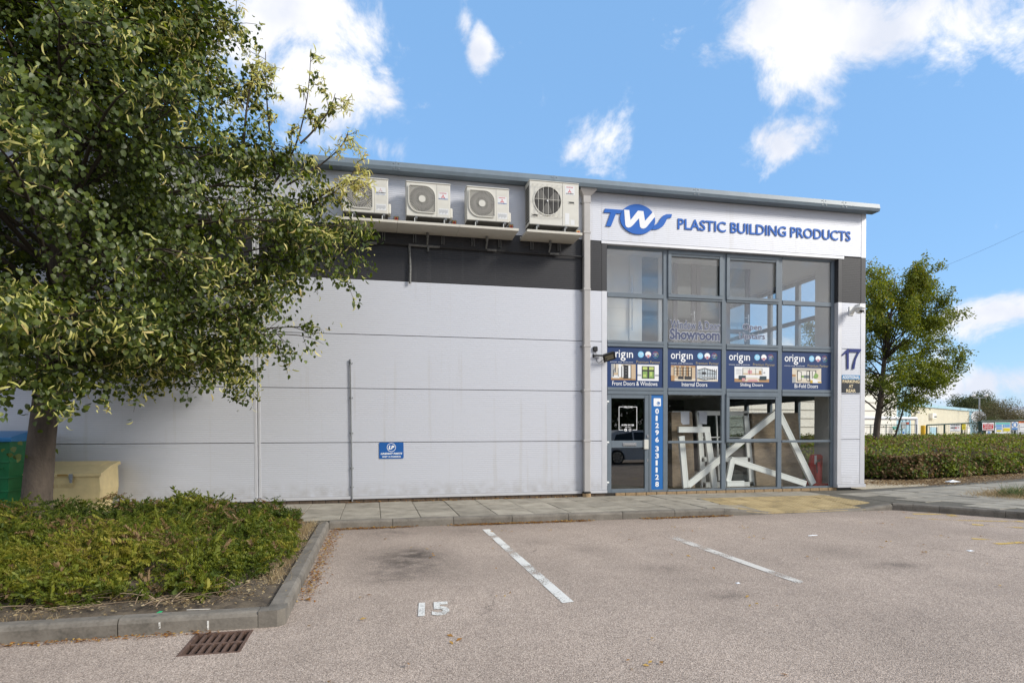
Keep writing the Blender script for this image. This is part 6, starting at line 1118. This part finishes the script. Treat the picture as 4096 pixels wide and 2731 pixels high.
# tall block on the left
Pa, Pb = dp(*zg(-3600, 300), 66), dp(*zg(526, 300), 79); TT = 8.6
corr('tall_blue_wall', Pb, Pc, -.1, TT, TT, PBLU, cb, .62, .08); ct = H2(Pb); 
corr('tall_cream_wall', Pa, Pb, -.1, TT-.3, TT-.3, CDOOR, cb, 3.0, .01)
dd_ = unit(H2(Pb)-H2(Pa)); n_ = np.array([dd_[1], -dd_[0]])
for z in (1.9, 2.9, 3.9, 4.9, 5.9): q0, q1 = H2(Pa), H2(Pb); under(MB().prism_xy([tuple(q0+n_*.04), tuple(q1+n_*.04), tuple(q1+n_*.10), tuple(q0+n_*.10)], z, z+.05).build('door_panel_line', mat('cream_shade_line', (.40, .38, .32), .6)), cb)
q0, q1 = H2(Pa), H2(Pc); under(MB().prism_xy([tuple(H2(Pa)), tuple(H2(Pb)), tuple(H2(Pc)), tuple(H2(Pc)-nv*20), tuple(H2(Pa)-nv*20)], TT-.31, TT-.2).build('tall_roof', MATS['pale_roof_sheet']), cb)
def tbox(name, x0, y0, x1, y1, ma):
    a, c = dp(*zg(x0, y0), 78), dp(*zg(x1, y1), 78); u = AR*.0; e1 = unit(np.array([AR[0], AR[1]])); A2 = H2(a); L = np.dot(H2(c)-A2, e1); f2 = unit(np.array([AF[0], AF[1]])); return under(MB().prism_xy([tuple(A2), tuple(A2+e1*L), tuple(A2+e1*L+f2*.3), tuple(A2+f2*.3)], c[2], a[2]).build(name, ma), cb)
tbox('utility_box', 605, 672, 660, 765, mat('grey_utility_box', (.42, .44, .43), .5)); tbox('alarm_box', 678, 672, 706, 706, mat('alarm_red', (.42, .08, .04), .5)); 
# height barrier
hb = empty('height_barrier', dp(*zg(805, 850), 60), label='white goalpost barrier in front of the warehouse corner', cat='barrier'); A, B = dp(*zg(-300, 612), 60), dp(*zg(810, 622), 60); under(MB().tube([A, B], .16, 8).build('beam', WHITE), hb); under(MB().tube([(B[0], B[1], -.1), B], .13, 8).build('post', WHITE), hb)
C_ = lambda n, c: mat('print_'+n, c, .5)
# green gate, mesh fences and signs at 45 m
GATE = mat('dark_green_steel', (.012, .05, .035), .45); GMESH = mat('fence_wire', (.10, .13, .12), .5)
def fpt(x, y=700, t=45): a = dp(*zg(x, y), t); return a
def fence_run(name, x0, x1, t0, t1, h0, h1, nposts, label, wire=True, thick=.055, mids=True, cat='fence'):
    A, B = fpt(x0, t=t0), fpt(x1, t=t1); r = empty(name, (A[0], A[1], 0), label=label, cat=cat)
    for i in range(nposts): s_ = i/(nposts-1); p = along(A, B, s_); under(MB().tube([(p[0], p[1], -.1), (p[0], p[1], h0+(h1-h0)*s_)], thick, 8).build('post', GATE if wire != 2 else GMESH), r)
    under(MB().tube([(A[0], A[1], h0), (B[0], B[1], h1)], thick*.9, 8).build('top_rail', GATE if wire != 2 else GMESH), r); under(MB().tube([(A[0], A[1], .15), (B[0], B[1], .15)], thick*.7, 6).build('bottom_rail', GATE if wire != 2 else GMESH), r)
    w = MB(); L = np.linalg.norm(H2(B)-H2(A)); n = int(L/.17)
    for i in range(n+1): p = along(A, B, i/n); w.tube([(p[0], p[1], .1), (p[0], p[1], h0+(h1-h0)*i/n)], .0065, 3, cap=False)
    for j in range(1, 11): z = .1+(h0-.1)*j/11; w.tube([(A[0], A[1], z), (B[0], B[1], z+(h1-h0)*j/11)], .0065, 3, cap=False)
    o = under(w.build('mesh_wires', GMESH), r); o['kind'] = 'stuff'; return A, B
fence_run('mesh_fence', -500, 815, 46, 45.5, 1.80, 1.80, 7, 'thin grey mesh fence left of the yellow post', 2, .03)
GA, GB2 = fence_run('green_gate', 958, 1715, 45, 45, 1.76, 1.92, 4, 'dark green mesh gate between the yellow post and the sign boards', cat='gate')
FA, FB = fence_run('green_fence', 1735, 3200, 45, 45, 2.02, 2.12, 7, 'dark green mesh fence carrying the site safety signs'); p = fpt(1730); gpst = empty('gate_post', (p[0], p[1], 0), label='thick dark green gate post beside the red sign', cat='post'); under(MB().box(p[0]-.11, p[0]+.11, p[1]-.11, p[1]+.11, -.1, 1.98, .01).build('column', GATE), gpst); under(MB().box(p[0]-.13, p[0]+.13, p[1]-.13, p[1]+.13, 1.981, 2.02, .008).build('cap', GATE), gpst)
p = fpt(905); yp_ = empty('yellow_post', (p[0], p[1], 0), label='bright yellow post beside the green gate', cat='post'); YEL = mat('bright_yellow', (.72, .42, .01), .45); under(MB().tube([(p[0], p[1], -.1), (p[0], p[1], 1.70)], .155, 20).build('column', YEL), yp_); under(MB().tube([(p[0], p[1], 1.70), (p[0], p[1], 1.74)], [.155, .12], 20).build('cap', YEL), yp_)
fe1 = unit(np.array([AR[0], AR[1]])); ang = math.atan2(fe1[1], fe1[0])
def fsign(name, x0, y0, x1, y1, label, parts, base=WHITE, t=44.85, group=None):
    a, c = dp(*zg(x0, y1), t), dp(*zg(x1, y0), t); Wd = float(np.dot(H2(c)-H2(a), fe1)); Ht = float(c[2]-a[2]); r = empty(name, (a[0], a[1], a[2]), ang, label=label, cat='sign', group=group)
    def chl(o): o.parent = r; return o
    chl(MB().box(0, Wd, -.012, .0, 0, Ht).build('board', base))
    for k, (kind, ma, q, *s_) in enumerate(parts):
        u0, u1, v0, v1 = q; y_ = -.0125-.002*(k+1)
        if kind == 'box': chl(MB().box(u0*Wd, u1*Wd, y_, -.0122, v0*Ht, v1*Ht).build('panel', ma))
        elif kind == 'disc': chl(MB().disc((u0+u1)/2*Wd, (v0+v1)/2*Ht, (u1-u0)/2*Wd, (v1-v0)/2*Ht, y_, -.0122, 20).build('roundel', ma))
        elif kind == 'tri': chl(MB().prism_xz([(u0*Wd, v0*Ht), (u1*Wd, v0*Ht), ((u0+u1)/2*Wd, v1*Ht)], y_, -.0122).build('triangle', ma))
        else: o = lettering('lettering', s_[0], (u0*Wd, u1*Wd, v0*Ht, v1*Ht), y_, ma, None, bold=s_[1] if len(s_) > 1 else .0, depth=.002); o.parent = r
    return r
SR, SB_, SY_, ST, SO = C_('sign_red', (.55, .02, .025)), C_('sign_blue', (.03, .19, .50)), C_('sign_yellow', (.72, .60, .02)), C_('sign_teal', (.10, .50, .44)), C_('sign_orange', (.70, .16, .02)); LBL = C_('sign_light_blue', (.16, .36, .66)); SK = C_('sign_black', (.02, .02, .02)); GRP = 'signs on the site fence and gate'
fsign('safety_sign', 1752, 678, 1918, 790, 'red and white sign reading You are now entering a GTS Worksite', [('box', SR, (.05, .95, .05, .80)), ('text', SK, (.40, .60, .84, .94), 'GTS'), ('text', WHITE, (.12, .88, .57, .74), 'You are now', .03), ('text', WHITE, (.18, .82, .33, .50), 'entering a', .03), ('text', WHITE, (.06, .94, .09, .27), 'GTS Worksite', .03)], group=GRP)
fsign('safety_sign', 1932, 674, 2156, 842, 'large white site safety board with blue and yellow boxes', [('box', ST, (.03, .97, .82, .97)), ('box', LBL, (.10, .44, .56, .80)), ('box', LBL, (.62, .96, .56, .80)), ('box', LBL, (.10, .44, .36, .53)), ('box', SY_, (.60, .96, .22, .50)), ('box', SY_, (.10, .40, .20, .33)), ('disc', LBL, (.03, .09, .68, .78)), ('disc', LBL, (.03, .09, .56, .66)), ('disc', LBL, (.51, .60, .68, .80)), ('disc', LBL, (.51, .60, .55, .67)), ('tri', SY_, (.50, .60, .38, .50)), ('tri', SY_, (.50, .60, .22, .34))], group=GRP)
fsign('safety_sign', 2172, 668, 2262, 785, 'blue mandatory sign with a white jacket in a roundel', [('disc', SB_, (.06, .94, .30, .98)), ('box', SB_, (.05, .95, .03, .26)), ('box', WHITE, (.30, .46, .42, .86)), ('box', WHITE, (.54, .70, .42, .86)), ('box', WHITE, (.46, .54, .42, .74))], group=GRP)
fsign('safety_sign', 2270, 662, 2420, 812, 'white notice with an orange header at the right edge', [('box', SO, (0, 1, .84, 1)), ('text', SK, (.25, .5, .88, .96), 'GTS', .03), ('box', SK, (.10, .90, .12, .70)), ('box', WHITE, (.12, .88, .14, .68)), ('text', SK, (.2, .8, .4, .5), 'NOTICE')], group=GRP)
fsign('safety_sign', 1808, 800, 1888, 850, 'small white sign with a blue roundel under the red sign', [('disc', SB_, (.25, .75, .1, .92)), ('box', WHITE, (.44, .48, .25, .8)), ('box', WHITE, (.53, .57, .25, .8))], group=GRP)
fsign('safety_sign', 1290, 706, 1432, 808, 'white warning banner on the green gate', [('text', SK, (.04, .96, .84, .98), 'WARNING', .05), ('text', SK, (.06, .52, .42, .62), 'PRICE', .06), ('text', SR, (.52, .92, .42, .62), 'K 9', .06), ('box', SK, (.2, .8, .68, .71)), ('box', SK, (.04, .96, .04, .07)), ('text', SK, (.3, .7, .24, .32), '0800 247')], group=GRP)
fsign('safety_sign', 1462, 702, 1514, 782, 'yellow hazard sign with a black triangle on the gate', [('tri', SK, (.12, .88, .30, .78)), ('tri', SY_, (.24, .76, .36, .68)), ('tri', SK, (.42, .6, .4, .56)), ('text', SK, (.1, .9, .84, .94), 'CAUTION'), ('text', SK, (.2, .8, .1, .2), 'CCTV')], base=SY_, group=GRP)
fsign('safety_sign', 468, 732, 548, 778, 'small teal sign hanging on the mesh fence', [('text', WHITE, (.3, .8, .55, .8), 'Fire'), ('text', WHITE, (.2, .9, .15, .45), 'assembly')], base=ST, group=GRP)
fsign('safety_sign', 600, 808, 640, 850, 'small blue and white sign low on the mesh fence', [('box', SB_, (.1, .9, .3, .95))], group=GRP)
# far roofs, lamp post, trees
WRF = mat('white_roof', (.55, .56, .57), .5)
def far_shed(px0, px1, py_e, py_r, t, label, shift=.5):
    a, c = dp(*zg(px0, py_e), t), dp(*zg(px1, py_e), t); rz = dp(*zg(px0, py_r), t)[2]; e1 = unit(H2(c)-H2(a)); L = np.linalg.norm(H2(c)-H2(a)); f2 = np.array([-e1[1], e1[0]]); r = empty('far_warehouse', (a[0], a[1], 0), label=label, cat='building'); m_ = H2(a)+e1*L*shift; ze = a[2]
    Q0 = [np.array([*H2(a), ze]), np.array([*m_, rz]), np.array([*H2(c), ze])]; bk = [q+np.array([*(f2*25-e1*L*.6), 0]) for q in Q0]
    under(MB().add([*Q0, *bk], [(0, 1, 4, 3), (1, 2, 5, 4)]).build('roof', WRF), r); w0 = [np.array([q[0], q[1], -.1]) for q in (Q0[0], Q0[2])]; w1 = [np.array([q[0], q[1], -.1]) for q in (bk[0], bk[2])]
    under(MB().add([w0[0]+[0, 0, 0], w0[1], Q0[2]-[0, 0, .05], Q0[1]-[0, 0, .05], Q0[0]-[0, 0, .05], w1[0], w1[1], bk[2]-[0, 0, .05], bk[1]-[0, 0, .05], bk[0]-[0, 0, .05]], [(0, 1, 2, 3, 4), (5, 6, 7, 8, 9), (0, 4, 9, 5), (1, 2, 7, 6)]).build('wall', mat('far_grey_wall', (.42, .45, .47), .7)), r); under(MB().tube([Q0[0]+[0, 0, .05], Q0[1]+[0, 0, .05], Q0[2]+[0, 0, .05]], .12, 4).build('verge_trim', mat('far_blue_trim', (.22, .30, .42), .6)), r)
far_shed(1500, 2050, 520, 438, 150, 'far white roofed warehouse behind the lamp post', .48); far_shed(870, 1180, 462, 422, 190, 'far small roof just above the cream warehouse eaves', .45); far_shed(2190, 2700, 520, 445, 170, 'far pale roof at the right edge behind the bush', .5)
p = dp(*zg(1708, 850), 95); lpz = dp(*zg(1715, 325), 95)[2]; lr = empty('lamp_post', (p[0], p[1], 0), label='grey lamp post with two round heads behind the warehouse', cat='street lamp'); under(MB().tube([(p[0], p[1], -.1), (p[0], p[1], lpz)], [.14, .09], 8).build('column', STEEL), lr); e3 = np.array([*fe1, 0]); under(MB().tube([np.array([p[0], p[1], lpz])-e3*.9, np.array([p[0], p[1], lpz])+e3*.9], .05, 6).build('cross_arm', STEEL), lr)
for sgn in (-1, 1):
    c = np.array([p[0], p[1], lpz+.35])+e3*.95*sgn; b = MB(); n = 12; pr_ = [(.05, -.2), (.26, -.14), (.32, .03), (.26, .18), (.05, .25)]; b.add([(c[0]+q*math.cos(2*math.pi*k/n), c[1]+q*math.sin(2*math.pi*k/n), c[2]+z) for q, z in pr_ for k in range(n)], [(i*n+k, i*n+(k+1) % n, (i+1)*n+(k+1) % n, (i+1)*n+k) for i in range(4) for k in range(n)]); under(b.build('lamp_head', LGREY, smooth=True), lr)
p = dp(*zg(1700, 600), 100); ds = empty('satellite_dish', (p[0], p[1], p[2]), label='pale satellite dish on the warehouse corner', cat='satellite dish'); b = MB(); n = 16; c = np.array(p); ax_ = unit(np.array([-.5, -.8, .35])); s1 = unit(np.cross(ax_, [0, 0, 1])); s2 = np.cross(s1, ax_); V = [c-ax_*.2]; V += [c+(s1*math.cos(2*math.pi*k/n)+s2*math.sin(2*math.pi*k/n))*.55-ax_*.12 for k in range(n)]; V += [c+(s1*math.cos(2*math.pi*k/n)+s2*math.sin(2*math.pi*k/n))*1.05+ax_*.1 for k in range(n)]
b.add(V, [(0, 1+(k+1) % n, 1+k) for k in range(n)]+[(1+k, 1+(k+1) % n, 1+n+(k+1) % n, 1+n+k) for k in range(n)]); under(b.build('reflector', LGREY, smooth=True), ds); under(MB().tube([c-ax_*.2, c-ax_*.6-np.array([0, 0, .4]), (c[0]+.3, c[1]+.5, -.1)], .06, 6).build('mast', STEEL), ds)
FAR = leafmat('far_leaf', [(0, (.030, .045, .016)), (.5, (.065, .085, .026)), (1, (.13, .14, .05))], .3, .6, .03); FARB = leafmat('brown_bush_leaf', [(0, (.06, .055, .026)), (.5, (.125, .11, .05)), (1, (.20, .175, .08))], .3, .6, .03)
q = dp(*zg(1660, 850), 135); far_tree('far_tree', (q[0], q[1], 0), 10.2, 4.4, 9000, .34, FAR, 'broad dark green tree rising behind the far roofs', .8); q = dp(*zg(1860, 850), 140); far_tree('far_tree', (q[0], q[1], 0), 8.6, 3.4, 4500, .34, FAR, 'second green tree right of the lamp post behind the roofs', .8); q = dp(*zg(1480, 850), 140); far_tree('far_tree', (q[0], q[1], 0), 5.6, 3.2, 3000, .34, FAR, 'low green tree left of the lamp post over the eaves', .7)
for dx, h, lb in ((1880, 3.0, 'brownish bush behind the fence left of the blue sign'), (2090, 4.4, 'tall thin brownish bush behind the site safety board'), (2300, 3.3, 'brownish bush behind the fence at the right edge')): q = dp(*zg(dx, 850), 62); far_tree('bush', (q[0], q[1], 0), h, 2.0, 5200, .12, FARB, lb, .9)
q = dp(*zg(1930, 850), 58); far_tree('bush', (q[0], q[1], 0), 2.5, 1.8, 2600, .12, FAR, 'low green bush at the foot of the brown bushes', .8)
# overhead cable between two poles (one hidden behind the tree, one out of view)
A = dp(3690, 1098, 60); B = dp(4400, 770, 44); cv_ = np.array([A+(B-A)*t-np.array([0, 0, 1.2*4*t*(1-t)*.25]) for t in np.linspace(-.9, 1, 20)]); oc = empty('overhead_cable', tuple(B), label='thin dark overhead cable crossing the sky at the right', cat='cable'); under(MB().tube(cv_, .008, 4).build('wire', BLACK), oc)
WOOD = mat('pole_wood', (.10, .075, .055), .9)
for k, e in enumerate((cv_[0], cv_[-1])): r = empty('cable_pole', (e[0], e[1], 0), label=('wooden pole hidden behind the small tree carrying the cable', 'wooden pole right of the picture carrying the cable')[k], cat='pole'); under(MB().tube([(e[0], e[1], -.1), (e[0], e[1], e[2]+.3)], [.15, .11], 8).build('shaft', WOOD), r); under(MB().box(e[0]-.5, e[0]+.5, e[1]-.06, e[1]+.06, e[2]-.35, e[2]-.2).build('crossarm', WOOD), r)
# ------------------------------------------------------------------ behind the camera (seen as reflections)
nw = 60000; X = rng.uniform(-30, 65, nw); hgt = 6.2+1.3*np.sin(X*.33)+.8*np.sin(X*.9+1); Z = hgt*rng.random(nw)**.7; Yw = -46+rng.normal(0, 1.6, nw)+1.5*np.sin(X*.5); pos = np.stack([X, Yw, Z], 1)
V, Fc, va = scatter(DIA_T, DIA_F, pos, rng.normal(0, 1, (nw, 3)), np.array([0, 1., .5])+rng.normal(0, .6, (nw, 3)), rng.uniform(.40, .75, nw), rng.random(nw)*.6); o = np_mesh('tree_belt', V, Fc, FAR, None, va); tag(o, 'dark belt of trees mirrored in the showroom glass', 'trees', kind='stuff')
SILV = mat('silver_car_paint', (.62, .62, .63), .3, .0); TYRE = mat('tyre_rubber', (.015, .015, .015), .8); CGL = mat('car_glass', (.015, .017, .018), .08); ca_ = empty('parked_car', (12.0, -14.8, GZ), label='silver hatchback mirrored in the entrance door glass', cat='car')
def cpt(L): return [(9.75+a, GZ+b_) for a, b_ in L]
lower = [(.02, .30), (.05, .62), (.10, .80), (.35, .95), (3.15, .92), (3.9, .83), (4.12, .70), (4.18, .40), (4.10, .22), (3.72, .20), (3.66, .42), (3.52, .60), (3.32, .66), (3.12, .60), (2.98, .42), (2.92, .20), (1.18, .20), (1.12, .42), (.98, .60), (.78, .66), (.58, .60), (.44, .42), (.38, .22), (.10, .22)]
roof_ = [(.35, .953), (.62, 1.40), (.95, 1.52), (2.0, 1.52), (2.45, 1.42), (3.2, .923)]
under(MB().prism_xz(cpt(lower), -15.62, -13.92).build('body', SILV), ca_)
def cabin(L, yi): V = [(x, y, z) for y, ins in ((-13.93, 1), (-15.61, -1)) for x, z in [(x, z) for x, z in cpt(L)]]; n = len(L); V = [(x, y-(.17*(z-GZ-.95)/.57 if y > -14.8 else -.17*(z-GZ-.95)/.57)-yi*(1 if y > -14.8 else -1), z) for x, y, z in V]; return MB().add(V, [tuple(range(n)), tuple(range(2*n-1, n-1, -1))]+[(i, i+n, (i+1) % n+n, (i+1) % n) for i in range(n)])
under(cabin(roof_, 0).build('cabin', SILV), ca_)
for L in ([(.62, .98), (.78, 1.32), (1.55, 1.42), (1.55, .98)], [(1.62, .98), (1.62, 1.42), (2.05, 1.42), (2.38, 1.34), (2.95, .98)]): o = cabin(L, -.006); under(o.build('side_window', CGL), ca_)
for x in (.78, 3.32):
    for y in (-13.95, -15.6):
        wh = under(MB().tube([(9.75+x, y-.1, GZ+.315), (9.75+x, y+.1, GZ+.315)], .315, 24).build('wheel', TYRE), ca_); rim = MB(); yy = y+.102 if y > -14.8 else y-.102
        for k in range(7): w_ = 2*math.pi*k/7; rim.prism_xz([(9.75+x+.05*math.cos(w_-.5), GZ+.315+.05*math.sin(w_-.5)), (9.75+x+.22*math.cos(w_-.12), GZ+.315+.22*math.sin(w_-.12)), (9.75+x+.22*math.cos(w_+.12), GZ+.315+.22*math.sin(w_+.12)), (9.75+x+.05*math.cos(w_+.5), GZ+.315+.05*math.sin(w_+.5))], yy-.006, yy+.006)
        rim.ring(9.75+x, GZ+.315, .235, .205, yy-.008, yy+.008, 24); o = rim.build('rim', CHROME); under(o, ca_); mw = o.matrix_parent_inverse.copy(); o.parent = wh; o.matrix_parent_inverse = Matrix()
under(MB().box(9.80, 9.86, -15.2, -14.3, GZ+.62, GZ+.72, .01).build('tail_light', RED), ca_)

# ------------------------------------------------------------------ small litter
def scrap(px, z, size, ma, label, h=.012):
    c = gp(*px, z); r_ = empty('litter', (c[0], c[1], z), label=label, cat='litter'); b = MB(); w_, d_ = size; V = [(-w_, -d_, .002), (w_*.9, -d_*.8, .004), (w_, d_, .006), (-w_*.7, d_*1.1, .003), (0, 0, h)]
    o = b.add(V, [(0, 1, 4), (1, 2, 4), (2, 3, 4), (3, 0, 4), (0, 3, 2, 1)]).build('scrap', ma); o.parent = r_
scrap((2300+1245/1.3096, 1900+316/1.3096), GZ, (.08, .02), WHITE, 'flat white scrap lying in the middle of the car park'); scrap((2300+2070/1.3096, 1900+396/1.3096), GZ, (.04, .03), WHITE, 'small white scrap on the right side of the car park'); scrap((2300+853/1.3096, 1900+566/1.3096), GZ, (.02, .02), WHITE, 'tiny white scrap near the end of the faded line')
scrap((3400+1385/3.379, 1700+765/3.379), .01, (.20, .10), WHITE, 'crumpled white plastic bag in the leaf litter by the hedge', .05); scrap((1072/1.68, 1800+1090/1.68), .03, (.018, .018), mat('green_plastic_scrap', (.01, .30, .11), .4), 'bright green plastic scrap on the bed soil', .012)
p0, p1 = gp(1255/1.68, 1800+1077/1.68, .0), gp(1402/1.68, 1800+1072/1.68, .0); r_ = empty('white_stick', tuple(p0), label='thin white stick lying on the bed soil', cat='stick'); under(MB().tube([p0+[0, 0, .006], p1+[0, 0, .006]], .004, 6).tube([p1+[0, 0, .006], p1+[.012, 0, .007]], .0028, 6).build('shaft', mat('bleached_stick', (.5, .47, .42), .7)), r_)
